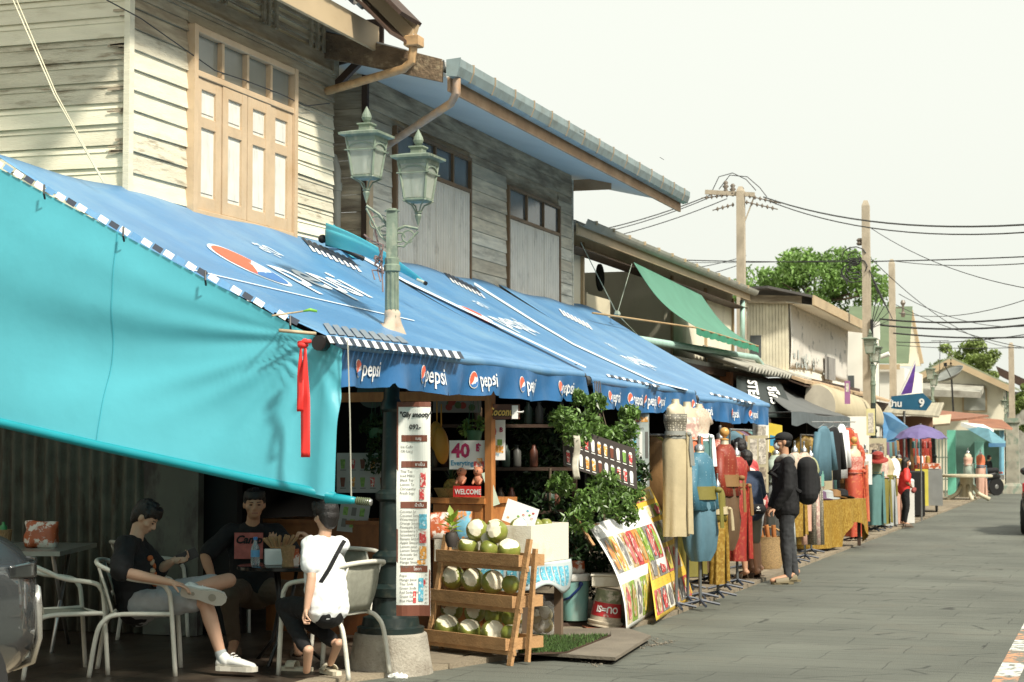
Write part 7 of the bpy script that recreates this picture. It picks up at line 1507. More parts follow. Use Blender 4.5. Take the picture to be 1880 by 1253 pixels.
# bag of husked coconuts on the ground
bgc = U(997, 1168, Z=.05); bg_ = thing('plastic_bag', 'clear plastic bag of husked coconuts on the ground behind the rack', 'bag', tuple(bgc)); bgc = bgc+up*.135
for k, (dx, dy, dz) in enumerate(((-.03, 0, -.05), (.04, -.04, -.045), (0, .03, .05), (.03, -.02, .045), (-.05, -.03, .03))):
    q = coco_mesh(60+k, CUT[(0, 2, 4, 0, 1)[k]], .06); q.v = [p+bgc+Vector((dx, dy, dz)) for p in q.v]; q.build('husked_coconut', [mat('pale_husk', (.55, .46, .24), .6), M['cut']], bg_, smooth=True, angle=30)
b = MB(); b.ell(bgc, (.125, .12, .155), None, 26, 18); b.v = [p+Vector((noise.noise(p*16), noise.noise(p*17+Vector((3, 0, 0))), noise.noise(p*15)))*.025 for p in b.v]; b.tube([bgc+up*.13, bgc+up*.19-RT*.03], [.03, .04]); b.build('bag', mat('clear_film', (.85, .87, .85), .12, alpha=.22, spec=1.0), bg_, smooth=True)
q = U(955, 1150, Z=.05)
coconut(q+up*.09, 0, .065, 'pale shaved coconut on the ground, lower one beside the rack leg', 'loose shaved coconuts beside the rack'); coconut(q+up*.21+FW*.03-RT*.02, 2, .06, 'pale shaved coconut resting upon another beside the rack leg', 'loose shaved coconuts beside the rack')
# cooler pail
pp = U(1056, 1148, Z=.05)+FW*.13; pt_ = thing('pail', 'teal plastic cooler pail with white lid and blue handle', 'pail', tuple(pp))
b = MB(); b.lathe(pp, [(.105, .03), (.112, .035), (.133, .38), (.128, .385)], 28); b.build('body', mat('faded_teal_plastic', (.21, .42, .38), .4, var=.1, sc=4, dirt=(.38, .48, .42), dsc=(6, 6, 3), dth=(.5, .75)), pt_, smooth=True, angle=50)
b = MB(); b.lathe(pp, [(.142, .385), (.145, .39), (.145, .43), (.135, .445), (.02, .447)], 28); b.build('lid', M['white'], pt_, smooth=True, angle=50)
b = MB(); b.tube([pp-RT*.13-FW*.03+up*.20, pp-RT*.05-FW*.14+up*.24, pp+RT*.04-FW*.145+up*.33, pp+RT*.06-FW*.135+up*.37], .011, 8); b.ell(pp+RT*.05-FW*.135+up*.36, .022); b.build('handle', mat('blue_plastic', (.02, .05, .22), .4), pt_, smooth=True)
b = MB(); b.box(pp+up*.0+FW*.05, (.30, .22, .03), rz=YAW+.3); tag(b.build('plank', M['darkwood']), 'short dark plank under the teal cooler pail', 'plank')
bag(pp+up*.447-RT*.01, .20, .10, M['orangebag'], 'snack_bag', 'orange snack bag lying on the white lid of the cooler pail', 'bag', seed=12)
# upside-down red bucket with foam tray
pq = U(1112, 1154, Z=.05)+FW*.2; bk = thing('bucket', 'upturned red and cream printed bucket leaning beside the fruit poster', 'bucket', tuple(pq)); Rt = Matrix.Rotation(radians(8), 3, FW)
M['bucket'] = mat('cream_bucket', (.55, .48, .36), .5, var=.15, sc=6, dirt=(.25, .2, .15), dsc=(5, 5, 5), dth=(.55, .7)); M['bucket_r'] = mat('red_bucket_label', (.50, .035, .04), .45, var=.2, sc=10, dirt=(.6, .5, .42), dsc=(9, 9, 9), dth=(.6, .66)); M['bucket_g'] = mat('green_bucket_label', (.25, .27, .16), .5, var=.5, sc=14, dirt=(.55, .5, .4), dsc=(9, 9, 9), dth=(.5, .56))
rr = lambda z: .142-.10*z
b = MB(); b.lathe(pq, [(rr(0)+.012, .0), (rr(0)+.012, .012), (rr(0)+.004, .016), (rr(0)+.012, .03), (rr(0)+.012, .045), (rr(.05), .05), (rr(.33), .33), (.02, .335)], 28, ax=Rt); b.build('shell', M['bucket'], bk, smooth=True, angle=40)
b = MB(); b.lathe(pq, [(rr(.09)+.002, .09), (rr(.21)+.002, .21)], 28, ax=Rt); b.build('red_label', M['bucket_r'], bk, smooth=True, angle=40); b = MB(); b.lathe(pq, [(rr(.21)+.002, .211), (rr(.32)+.002, .32)], 28, ax=Rt); b.build('fruit_label', M['bucket_g'], bk, smooth=True, angle=40)
q = text_mb('OU=SI', .085, bold=.003); wq = max(p.x for p in q.v)
def cyl(u, z): a = -pi/2+YAW+u/.125; return pq+Rt@Vector(((rr(z)+.006)*cos(a), (rr(z)+.006)*sin(a), z))
q.v = [cyl(-(p.x-wq/2)*.8, .18-p.y*.9) for p in q.v]; q.build('lettering', M['paper'], bk)
b = MB(); b.box(pq+up*.395+RT*.01, (.24, .17, .10), rz=YAW-.05, bv=.012); b.box(pq+up*.45+RT*.01, (.26, .19, .02), rz=YAW-.05, bv=.006); tag(b.build('foam_tray', M['foam']), 'small foam tray balanced on the upturned red bucket', 'tray')
b = MB(); b.box(pq+up*-.02+FW*.0, (.36, .24, .035), rz=YAW+.15); tag(b.build('brick', mat('brick_red', (.28, .10, .05), .9)), 'flat red slab under the upturned bucket', 'slab')
# artificial grass mat on a dark timber board + paving plate
M['grassmat'] = mat('artificial_grass', (.05, .10, .02), .8, isl=.5, var=.3)
g0, g1, g2, g3 = U(952, 1203, Z=.06), U(1040, 1200, Z=.06), U(1122, 1168, Z=.06), U(960, 1172, Z=.06)
gm = thing('grass_mat', 'small artificial grass mat on the board beside the coconut rack', 'mat', tuple(g0)); b = MB(); b.prism([g0, g1, g2, g3], (0, 0, .012)); b.build('backing', M['darkwood'], gm)
b = MB(); rnd = random.Random(77)
for k in range(3800):
    u, v = rnd.random(), rnd.random(); p = g0.lerp(g1, u).lerp(g3.lerp(g2, u), v)+up*.012; a = rnd.random()*6.28; s_ = Vector((cos(a), sin(a), 0))*.004; b.add([p-s_, p+s_, p+Vector((rnd.uniform(-.01, .01), rnd.uniform(-.01, .01), .026*rnd.uniform(.6, 1.2)))], [(0, 1, 2)])
tag(b.build('blades', M['grassmat'], gm), kind='stuff')
p0 = [U(955, 1210, Z=.0), U(1130, 1222, Z=.0), U(1195, 1180, Z=0), U(1150, 1165, Z=0), U(960, 1168, Z=0)]
b = MB(); b.prism([Vector((p.x, p.y, .035)) for p in p0], (0, 0, .024)); tag(b.build('cover_board', mat('grey_brown_board', (.17, .145, .11), .8, var=.2, sc=3, bump=.4), None), 'grey brown board bridging the kerb under the grass mat', 'board')
b = MB(); q = U(728, 1246, Z=.05); b.ell(q+up*.012, (.06, .03, .018)); b.ell(q+up*.012+RT*.04, (.035, .03, .022)); b.v = [p+Vector((noise.noise(p*60), noise.noise(p*50), noise.noise(p*55)))*.015 for p in b.v]; tag(b.build('litter', M['paper']), 'crumpled white paper litter at the foot of the nearest lamp plinth', 'litter')
# ---- shrub and hanging plants
sh_ = thing('shrub', 'glossy green climbing shrub with sunlit leaves between the stall and the dress shop', 'shrub', (U(1050, 1100, Z=.05).x-.3, U(1050, 1100, Z=.05).y+.6, .05))
rnd = random.Random(12); b = MB(); cl = []
for (px, py, r, d) in ((1035, 770, .17, 17.0), (1075, 780, .2, 17.2), (1100, 800, .15, 17.4), (1060, 800, .16, 16.9), (1095, 740, .13, 17.4), (1125, 800, .12, 17.8), (1150, 790, .16, 18.0), (1145, 830, .18, 18.0), (1120, 845, .15, 17.8), (1155, 760, .12, 18.1), (1110, 890, .2, 17.2), (1080, 925, .2, 16.9), (1130, 925, .2, 17.2), (1160, 905, .16, 17.8), (1060, 955, .18, 16.8), (1150, 945, .14, 17.2), (1030, 890, .16, 17.0), (1130, 870, .14, 17.6), (1060, 730, .1, 17.3), (1080, 850, .15, 17.7)): cl.append((Wp(px, py, d-1.0), r*.78))
leafcloud(b, cl, 5600, .032, rnd, .85); b.build('leaves', M['leafdeep'], sh_)
b = MB(); cl2 = [(Wp(px, py, d), r) for (px, py, r, d) in ((1000, 830, .3, 17.8), (980, 900, .3, 17.6), (1020, 960, .3, 17.3), (1090, 1010, .3, 17.2), (1060, 1060, .28, 17.2), (1000, 1030, .25, 17.3), (1120, 980, .25, 17.5), (975, 780, .2, 17.9), (1150, 870, .25, 18.3))]; leafcloud(b, cl2, 4200, .04, rnd); b.build('shaded_leaves', M['leafshade'], sh_)  # same shrub leaf with shade put into a darker colour
b = MB()
for (p, q) in (((1108, 1100), (1100, 760)), ((1020, 1080), (1010, 860)), ((1105, 1090), (1060, 930)), ((1085, 760), (1088, 720))): 
    a_, c2 = Wp(*p, 17.3), Wp(*q, 17.2); b.tube([a_, a_.lerp(c2, .4)+RT*.03, a_.lerp(c2, .7)-RT*.02, c2], .014, 6)
for k in range(4): b.tube([Wp(1092+k*3, 700, 16.6), Wp(1095+k*4, 760, 16.5), Wp(1102+k*7, 820, 16.4)], .004, 4)
b.build('stem', M['bark'], sh_)
# dark poster of cups in the shrub with a white tag
o_ = Wp(1035, 855, 16.0); dc_, fd_ = panel('drinks_poster', 'dark poster of iced drinks in cups, half covered by shrub leaves', 'poster', o_, RT*.92+FW*.5-up*.30, up-RT*.05, .78, .36, mat('dark_poster', (.055, .045, .04), .5), th=.006)
b = MB(); rnd = random.Random(6); cols = ['photo_r', 'photo_o', 'paper', 'photo_r', 'photo_o', 'photo_g', 'paper', 'maroon']
for r_ in range(2):
    for k in range(11):
        x, y = .03+k*.067, .04+r_*.165; b.cm = (k*3+r_*2) % 8; b.add([fd_(x+.006, y, .004), fd_(x+.034, y, .004), fd_(x+.04, y+.085, .004), fd_(x, y+.085, .004)], [(0, 1, 2, 3)]); b.cm = 2; b.add([fd_(x, y+.086, .005), fd_(x+.04, y+.086, .005), fd_(x+.03, y+.105, .005), fd_(x+.01, y+.105, .005)], [(0, 1, 2, 3)]); b.add([fd_(x, y-.018, .005), fd_(x+.04, y-.018, .005), fd_(x+.04, y-.01, .005), fd_(x, y-.01, .005)], [(0, 1, 2, 3)])
b.build('cup_picture', [M[c] for c in cols], dc_)
b = MB(); b.sheet(lambda u, v: Wp(1052+u*12+2*sin(v*7), 800+v*80, 15.8-.02*sin(v*9+u)), 4, 12, th=.003); tag(b.build('hanging_tag', mat('cream_wrapper', (.55, .52, .42), .5, var=.2, sc=20), smooth=True), 'long crinkled cream wrapper hanging in front of the dark drinks poster', 'wrapper')
# interior pictures: cup chart, hanging mango, hanging plants, sheets
o_ = Wp(618, 905, 15.9); cc, fc = panel('cup_chart', 'dim white chart of iced drink cups in the shade left of the lamp column', 'poster', o_, RT, up, .46, .34, mat('dim_chart', (.42, .43, .41), .6), th=.006)
b = MB()
for r_ in range(2):
    for k in range(5): x, y = .03+k*.085, .05+r_*.155; b.cm = (k+r_*2) % 4; b.add([fc(x+.008, y, .004), fc(x+.036, y, .004), fc(x+.044, y+.08, .004), fc(x, y+.08, .004)], [(0, 1, 2, 3)]); b.cm = 4; b.add([fc(x, y-.015, .004), fc(x+.05, y-.015, .004), fc(x+.05, y-.008, .004), fc(x, y-.008, .004)], [(0, 1, 2, 3)])
b.build('cup_picture', [M['maroon'], M['photo_o'], M['photo_g'], M['photo_r'], M['ink']], cc)
o_ = Wp(618, 975, 15.7); cc, fc = panel('price_chart', 'small dim chart of glasses lying below the white cup chart', 'poster', o_, RT-up*.1, up+RT*.15, .25, .24, mat('dim_grey_sheet', (.33, .34, .32), .6), th=.006)
rects(cc, fc, [(.03+.07*(k % 3), .04+.1*(k//3), .07+.07*(k % 3), .11+.1*(k//3), k % 2) for k in range(6)], [M['ink'], M['photo_g']], 'glass_picture')
for i, (px, py, sz) in enumerate(((802, 803, .17), (810, 818, .2))):
    p = Wp(px, py, 15.4-.1*i); mg = MB(); mg.ell(p, (.065, .06, sz*.78), Matrix.Rotation(-.1, 3, 'Y'), 16, 12); mg.tube([p+up*sz*.7, p+up*(sz*.7+.2)], .006); tag(mg.build('mango_ornament', mat('mango_orange', (.55, .26, .03), .5, var=.15), smooth=True), 'hanging orange mango ornament, the %s of the pair right of the menu' % ('upper' if i == 0 else 'lower'), 'ornament')
for (px, py, d, lab, n, m_) in ((870, 795, 15.2, 'variegated plant in a hanging green pot beside the orange post', 130, 'leafA'), (690, 790, 15.8, 'trailing plant hanging in the dark left of the long menu', 500, 'leafshade')):
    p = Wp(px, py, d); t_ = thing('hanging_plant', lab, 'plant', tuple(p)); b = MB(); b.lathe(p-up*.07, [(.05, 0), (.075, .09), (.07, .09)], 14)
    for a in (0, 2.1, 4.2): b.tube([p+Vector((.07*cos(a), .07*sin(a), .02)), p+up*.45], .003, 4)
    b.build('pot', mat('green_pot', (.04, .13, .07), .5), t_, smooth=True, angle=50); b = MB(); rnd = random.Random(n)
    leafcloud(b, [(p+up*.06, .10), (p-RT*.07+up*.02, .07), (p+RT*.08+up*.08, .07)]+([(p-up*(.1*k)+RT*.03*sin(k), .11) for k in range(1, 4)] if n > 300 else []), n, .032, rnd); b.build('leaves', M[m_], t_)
b = MB(); p = Wp(683, 722, 15.9); b.lathe(p, [(.11, 0), (.13, 0), (.13, .012), (.11, .012)], 20, ax=Matrix.Rotation(pi/2, 3, 'X')@Matrix.Rotation(YAW, 3, 'Y')); tag(b.build('ring_ornament', mat('dark_ring', (.05, .08, .07), .5)), 'round dark wreath frame hanging high behind the lamp column', 'ornament')
o_ = Wp(795, 758, 16.2); fsx, ff = panel('fruit_banner', 'grey banner with dark red fruit picture high in the stall', 'banner', o_, RT, up, .42, .16, mat('grey_banner', (.2, .2, .19), .6), th=.006)
b = MB(); rnd = random.Random(8)
for k in range(7): x, y, r_ = .12+.22*rnd.random(), .03+.07*rnd.random(), .03; b.cm = k % 2; b.add([ff(x+r_*cos(a), y+r_*sin(a), .004+.0005*k) for a in [pi*j/5 for j in range(10)]], [tuple(range(10))])
b.build('fruit_picture', [mat('dark_red_print', (.25, .03, .02), .6), mat('dark_green_print', (.06, .1, .03), .6)], fsx)
# shelf wall behind with dim stock
t_ = thing('stock_shelf', 'dark shelving full of dim jars behind the drink stall', 'shelf', tuple(Wp(850, 1000, 17.3).xy)+(0,)); b = MB()
o_ = Wp(700, 1000, 17.2); o_.z = 0
for z in (.6, 1.0, 1.4, 1.8, 2.2): b.prism([o_+up*z, o_+RT*1.8+up*z, o_+RT*1.8+FW*.3+up*z, o_+FW*.3+up*z], (0, 0, .03))
for x in (0, .9, 1.8): b.beam(o_+RT*x+FW*.31, o_+RT*x+FW*.31+up*2.4, .04, .04)
b.build('frame', M['darkwood'], t_); rnd = random.Random(4)
for k in range(34):
    b = MB(); z = rnd.choice((.63, 1.03, 1.43, 1.83)); p = o_+RT*(.06+.052*k)+FW*rnd.uniform(.08, .2)+up*z; b.lathe(p, [(.035, 0), (.04, .02), (.04, .15), (.02, .18), (.02, .21)], 8); b.build('jar', mat('jar_'+str(k % 4), ((.12, .08, .05), (.05, .08, .06), (.14, .05, .03), (.1, .1, .09))[k % 4], .4), t_, smooth=True)
# ---- curved fruit posters leaning over the kerb
def poster(name, label, BLp, BRp, TLp, TRp, bow, m_):
    f = lambda u, v, l=0: (BLp.lerp(BRp, u).lerp(TLp.lerp(TRp, u), v))+Vector((1, -.55, 0)).normalized()*(-bow*sin(pi*v)+l)+up*(l*.4)
    b = MB(); b.sheet(f, 10, 24, th=.003); o = b.build(name, m_, smooth=True); tag(o, label, 'poster'); return o, f
BLp, BRp, TLp, TRp = U(1150, 1157, Z=.045), U(1222, 1112, Z=.045), Wp(1079, 965, 16.3), Wp(1186, 935, 17.9)
def quads(f, L, mats, name, par, l=.005, nv=4):
    b = MB()
    for (u0, v0, u1, v1, k) in L:
        b.cm = k
        for j in range(nv): a, c = v0+(v1-v0)*j/nv, v0+(v1-v0)*(j+1)/nv; b.add([f(u0, a, l), f(u1, a, l), f(u1, c, l), f(u0, c, l)], [(0, 1, 2, 3)])
    return b.build(name, mats, par)
rnd = random.Random(15)
pm = [mat('poster_%d' % i, c, .4, var=.35, sc=18, dirt=(.75, .72, .62), dsc=(16, 16, 16), dth=(.55, .62)) for i, c in enumerate(((.62, .50, .10), (.70, .25, .05), (.50, .05, .05), (.25, .38, .06), (.65, .55, .30), (.20, .19, .18), (.75, .72, .6), (.45, .30, .12), (.55, .12, .12)))]
for (nm, lab, Q, bow, base, rows_, hd) in (('menu_poster', 'large curling white poster of smoothie glasses leaning over the kerb', (BLp, BRp, TLp, TRp), -.13, M['paper'], ((.04, .43, (4, 3, 6, 3, 0, 3, 2, 8)), (.53, .86, (5, 0, 6, 7, 2, 1, 3, 5, 2))), (.46, .90)), ('menu_poster', 'curling yellow bordered poster of snacks behind the white smoothie poster', (U(1205, 1140, Z=.045), U(1274, 1097, Z=.045), Wp(1155, 905, 17.9), Wp(1193, 893, 18.6)), -.05, mat('poster_yellow', (.72, .48, .06), .45), ((.03, .22, (8, 5, 6, 7, 5, 2)), (.30, .50, (7, 5, 8, 4)), (.54, .72, (5, 4, 5, 6)), (.76, .86, (3, 6, 3)), (.90, .98, (8, 4))), (.24, .51))):
    po, fpz = poster(nm, lab, *Q, bow, base)
    for (v0, v1, cs) in rows_:
        n_ = len(cs)
        for k, c in enumerate(cs):
            u0 = .03+.94*k/n_; u1 = .03+.94*(k+.93)/n_
            quads(fpz, [(u0, v0, u1, v1, 0)], [pm[c]], 'drink_photo', po)
            b = MB(); um, uw = (u0+u1)/2, (u1-u0)*.36; b.cm = 0
            pts = [(um-uw*.6, v0+.1*(v1-v0)), (um+uw*.6, v0+.1*(v1-v0)), (um+uw, v0+.62*(v1-v0)), (um+uw*.5, v0+.8*(v1-v0)), (um, v0+.95*(v1-v0)), (um-uw*.5, v0+.8*(v1-v0)), (um-uw, v0+.62*(v1-v0))]
            b.add([fpz(x, y, .012) for x, y in pts], [tuple(range(7))]); b.build('glass_print', [pm[(c*2+k) % 9]], po)
    b = MB(); wd = (Q[1]-Q[0]).length
    for hv in hd:
        for r_ in range(2):
            for k in range(8):
                q = text_mb(['Mango', 'Banana', 'Guava', 'Apple', 'Orange', 'Lime', 'Melon', 'Cherry'][(k+r_*3) % 8], .04, res=1); q.v = [fpz(.05+k*.115+p.x/wd*.55, hv+.035-.028*r_+p.y/1.6*.6, .010) for p in q.v]; join(b, q)
    b.build('lettering', M['ink'], po)
b = MB(); p, q = Wp(1053, 944, 16.2), Wp(1090, 1002, 16.0); b.beam(p, q, .03, .015); b.beam(Wp(1075, 968, 16.05), Wp(1098, 962, 16.3), .03, .012); tag(b.build('clamp', M['rackwood']), 'thin wooden lath clipping the corner of the white smoothie poster', 'lath')
# tall plastic newspaper bag display behind the posters
o_ = Wp(1138, 905, 18.9); t_, fz = panel('magazine_display', 'tall translucent sheet of papers and prints behind the shrub', 'display', o_, RT, up, .30, .95, mat('translucent_sheet', (.40, .46, .44), .35, var=.15, sc=6, dirt=(.22, .24, .22), dsc=(12, 12, 3), dth=(.5, .65)), th=.01)
rects(t_, fz, [(.02+.055*k, .05, .055+.055*k, .28, k % 3) for k in range(5)]+[(.02+.06*k, .35, .05+.06*k, .62, (k+1) % 3) for k in range(5)]+[(.08, .72, .2, .76, 3), (.21, .72, .29, .77, 4)], [M['photo_b'], M['paper'], M['ink'], M['photo_r'], M['photo_o']], 'paper_print')
write(t_, fz, [('wWeWon', .03, .64, .05), ('ราคา', .06, .80, .07)], M['ink'])
# =================================================================== DRESS SHOPS
def cl(name, c, **k): return mat(name, [q*.8 for q in c], .7, var=.1, sc=6, bump=.15, **k)
C = dict(cream=cl('cream_silk', (.55, .46, .28)), grey=cl('grey_brocade_sash', (.30, .31, .28)), pink=dots_mat('pink_floral', (.62, .40, .34), (.75, .62, .5), 26, .5, kind='N'), lace=dots_mat('peach_lace', (.66, .55, .42), (.55, .40, .30), 50, .52, kind='N'),
 pat=dots_mat('grey_scale_brocade', (.16, .145, .11), (.50, .46, .36), 42, .3), orange=cl('orange_silk', (.72, .20, .09)), blue=dots_mat('blue_dotted_cotton', (.06, .19, .27), (.30, .45, .50), 34, .13), bluesk=cl('blue_silk', (.10, .21, .27)), olive=cl('olive_brocade', (.22, .19, .035)), gold=dots_mat('gold_silk', (.30, .17, .02), (.40, .26, .05), 30, .5, kind='N'),
 rust=dots_mat('rust_dotted_cotton', (.27, .035, .015), (.55, .30, .16), 30, .13), ochre=cl('ochre_sash', (.28, .15, .05)), brown=cl('brown_brocade', (.13, .075, .035)), red=dots_mat('red_silk', (.34, .03, .022), (.40, .08, .04), 30, .55, kind='N'), redlace=dots_mat('red_lace', (.50, .14, .11), (.66, .34, .26), 50, .5, kind='N'),
 orange2=dots_mat('vermilion_silk', (.52, .08, .04), (.58, .16, .06), 24, .55, kind='N'), green=cl('pale_green_lace', (.38, .40, .22)), teal=cl('teal_silk', (.11, .24, .23)), black=M['blackcloth'], white=M['whitecloth'], peach=cl('peach_chiffon', (.66, .40, .30)), sheer=cl('mint_sheer', (.40, .48, .40)), purple=cl('plum_cloth', (.16, .09, .16)),
 floral=dots_mat('cream_floral', (.62, .50, .38), (.50, .22, .20), 24, .58, kind='N'), silver=cl('grey_silver_shirt', (.42, .45, .44)))
M['body'] = mat('mannequin_cream', (.52, .46, .33), .5, var=.04); M['bodydark'] = mat('mannequin_dark', (.05, .035, .045), .5, var=.04); M['chrome'] = mat('silver_neck', (.45, .46, .46), .3, metal=.8)
def eloft(b, c, rings, fr_, n=26, cap=True):
    """rings: (z, rx, ry, fold amplitude, folds) around c in the frame fr_ (x side, y front)"""
    out = []
    for (z, rx, ry, fa, fn) in rings:
        out.append([c+fr_[0]*((rx+fa*sin(fn*a+z*3))*cos(a))+fr_[1]*((ry+fa*sin(fn*a+z*3))*sin(a))+up*z for a in [2*pi*k/n for k in range(n)]])
    b.loft(out, cap=cap)
def mannequin(label, px, d, yn, yh, top, skirt, sash=None, sl=0, knob=None, face=65, w_=1.0, coat=0, stand=True, body='body', grp='dressed mannequins lined up along the pavement', cap_=None, wrap=False):
    """yn: pixel of the neck top, yh: pixel of the skirt hem"""
    N = Wp(px, yn, d); hem = Wp(px, yh, d).z; zn = N.z; c = Vector((N.x, N.y, 0)); t = thing('mannequin', label, 'mannequin', (c.x, c.y, .04), grp)
    fd = Vector((sin(radians(face)), -cos(radians(face)), 0)); sd = Vector((-fd.y, fd.x, 0)); F2 = (sd, fd); s = w_*(1.0 if wrap else min(1.0, max(.6, (zn-hem)/1.38))); n = 26
    b = MB(); Z = lambda q: zn-q*s
    eloft(b, c, [(Z(.55), .15*s, .11*s, 0, 0), (Z(.42), .112*s, .085*s, 0, 0), (Z(.28), .135*s, .10*s, 0, 0), (Z(.17), .155*s, .095*s, 0, 0), (Z(.11), .165*s, .07*s, 0, 0), (Z(.075), .11*s, .055*s, 0, 0), (Z(.055), .05*s, .048*s, 0, 0), (Z(0), .045*s, .043*s, 0, 0)], F2)
    for e in (-1, 1): b.ell(c+fd*.05*s+sd*e*.06*s+up*Z(.22), .045*s)
    b.build('torso', M[body], t, smooth=True, angle=60)
    if knob:
        b = MB()
        if knob == 'ball': b.lathe(c+up*zn, [(.05*s, -.003), (.05*s, .01), (.015*s, .02), (.012*s, .04)], 12); b.ell(c+up*(zn+.085*s), .055*s, None, 16, 10)
        else: b.lathe(c+up*zn, [(.055*s, -.03), (.05*s, .015), (.02*s, .035), (.016*s, .09), (.022*s, .10), (.016*s, .12)], 14)
        b.build('neck_knob', mat('varnished_ball', (.58, .32, .09), .35) if knob == 'ball' else M['chrome'], t, smooth=True, angle=50)
    g = .016*s
    b = MB(); lo = .62 if coat else .44
    r_ = [(Z(lo), (.17+.02*coat)*s+g, (.125+.02*coat)*s+g, .006*(1+coat), 7), (Z(.42), .118*s+g+.02*coat, .09*s+g+.02*coat, .004, 6), (Z(.27), .142*s+g, .118*s+g, .003, 5), (Z(.18), .158*s+g, .105*s+g, .002, 4)]
    if sl >= 0: r_ += [(Z(.115), .17*s+g, .078*s+g, 0, 0), (Z(.08), .12*s+g, .062*s+g, 0, 0), (Z(.05), .055*s+g*.6, .052*s+g*.6, 0, 0)]
    eloft(b, c, r_, F2, n)
    if sl > 0:
        for e in (-1, 1):
            sh0 = c+sd*e*.155*s+up*Z(.13); el = c+sd*e*.215*s+fd*.02+up*Z(.13+.27*min(1, sl)); pts = [sh0, el]; rr = [.062*s, .058*s]
            if sl > 1: pts.append(c+sd*e*.20*s+fd*.06*s+up*Z(.62)); rr.append(.055*s)
            b.tube(pts, rr, 12)
    wr_(b.build('bodice', C[top], t, smooth=True), .006, 9, random.random()*9)
    b = MB(); zw = Z(.40); L_ = zw-hem; n2 = 44
    if wrap:  # gathered trousers of the old style
        eloft(b, c, [(zw, .12*s+g, .095*s+g, .004, 9), (zw-L_*.25, .185*s, .15*s, .010, 9), (zw-L_*.6, .20*s, .16*s, .026, 7), (zw-L_*.85, .17*s, .13*s, .022, 7), (hem, .12*s, .09*s, .012, 7)], F2, n2)
    else: eloft(b, c, [(zw, .115*s+g, .09*s+g, .002, 9), (zw-.14*s, .165*s+g, .13*s+g, .003, 8), (zw-L_*.5, .165*s+g, .12*s+g, .007, 7), (zw-L_*.8, .16*s+g, .12*s+g, .010, 7), (hem, .165*s+g, .125*s+g, .014, 7)], F2, n2)
    if not wrap: b.prism([c+fd*(.12*s+g)+sd*.02*s+up*zw, c+fd*(.125*s+g)+sd*.09*s+up*zw, c+fd*(.15*s+g)+sd*.11*s+up*(hem+.02), c+fd*(.15*s+g)+sd*.0*s+up*(hem+.03)], fd*.012)
    wr_(b.build('skirt', C[skirt], t, smooth=True, angle=50), .008, 7, random.random()*9)
    if sash:
        b = MB(); k_ = g*1.6+.035*coat; eloft(b, c, [(Z(.475+.04*coat), .135*s+k_, .105*s+k_, .003, 6), (Z(.385), .122*s+k_, .096*s+k_, .003, 6)], F2, n)
        q = c+fd*(.11*s+g*2+.035*coat)+sd*.06*s+up*Z(.42); b.ell(q, (.04*s, .04*s, .03*s)); b.loft([[q+sd*a*.5+fd*.01, q+sd*a*.5+fd*.02, q+sd*(a*.5+.03)+fd*.02, q+sd*(a*.5+.03)+fd*.01] if z == 0 else [q+sd*a-up*z*s+fd*.02, q+sd*a-up*z*s+fd*.03, q+sd*(a+.07)-up*z*s+fd*.03, q+sd*(a+.07)-up*z*s+fd*.02] for a, z in ((0, 0), (-.02, .18), (0, .38))]); b.build('sash', C[sash], t, smooth=True, angle=50)
    if stand:
        b = MB(); b.tube([c+up*(hem+.1), c+up*.06], .016, 8); b.build('pole', mat('grey_stand', (.10, .11, .11), .5), t)
        b = MB()
        for k in range(4): a = k*pi/2+.5; b.tube([c+up*.10, c+Vector((cos(a)*.2, sin(a)*.2, .055))], .014, 6)
        b.build('base', M['print_black'], t)
    return t
mannequin('headless mannequin in patterned grey strapless top and long cream skirt, under the awning edge', 1240, 18.2, 733, 985, 'pat', 'cream', 'grey', sl=-1, face=70, w_=.84)
mannequin('headless mannequin in pink floral top and orange skirt, second of the three cream necks', 1261, 18.9, 738, 960, 'pink', 'orange', None, sl=-1, face=70)
mannequin('headless mannequin in peach lace blouse, third of the three cream necks', 1283, 19.4, 742, 940, 'lace', 'teal', 'white', sl=.5, face=70)
mannequin('mannequin in blue dotted half length shirt with gathered blue lower cloth and green sash', 1284, 18.5, 822, 1030, 'blue', 'bluesk', 'olive', sl=1.2, coat=1, knob='neck', face=75, wrap=True)
mannequin('small mannequin in shiny olive jacket with yellow bow, half hidden behind the blue one', 1317, 19.6, 890, 1072, 'olive', 'gold', 'cream', sl=0, knob='neck', coat=1, face=80, w_=.8)
mannequin('mannequin with a wooden ball head in rust dotted long sleeved shirt and ochre sash', 1330, 20.6, 808, 1010, 'rust', 'brown', 'ochre', sl=1.3, coat=1, knob='ball', face=80, wrap=True)
mannequin('mannequin in a long red silk dress with silver neck, beside the rust shirted one', 1352, 21.3, 832, 1030, 'red', 'red', 'ochre', sl=.4, knob='neck', face=75)
mannequin('silver necked mannequin in cream floral blouse, left of two behind the man in black', 1459, 25.2, 826, 985, 'floral', 'gold', None, sl=.4, knob='neck', face=75)
mannequin('silver necked mannequin in cream floral blouse, right of two behind the man in black', 1476, 26.0, 826, 975, 'floral', 'peach', None, sl=.5, knob='neck', face=75)
mannequin('tall mannequin in red lace top and long vermilion skirt by the gold cloth table', 1568, 31.0, 818, 985, 'redlace', 'orange2', 'orange2', sl=-1, knob='ball', face=70, w_=1.05)
mannequin('mannequin in orange blouse behind the vermilion one', 1574, 32.4, 812, 960, 'orange2', 'orange', None, sl=.6, face=80)
mannequin('dark necked mannequin in pale green lace top and teal skirt', 1605, 34.2, 826, 964, 'green', 'teal', None, sl=-1, body='bodydark', face=70)
mannequin('mannequin in cream blouse and olive wrap beside the teal skirt', 1628, 36.0, 836, 965, 'cream', 'silver', 'olive', sl=.6, face=75)
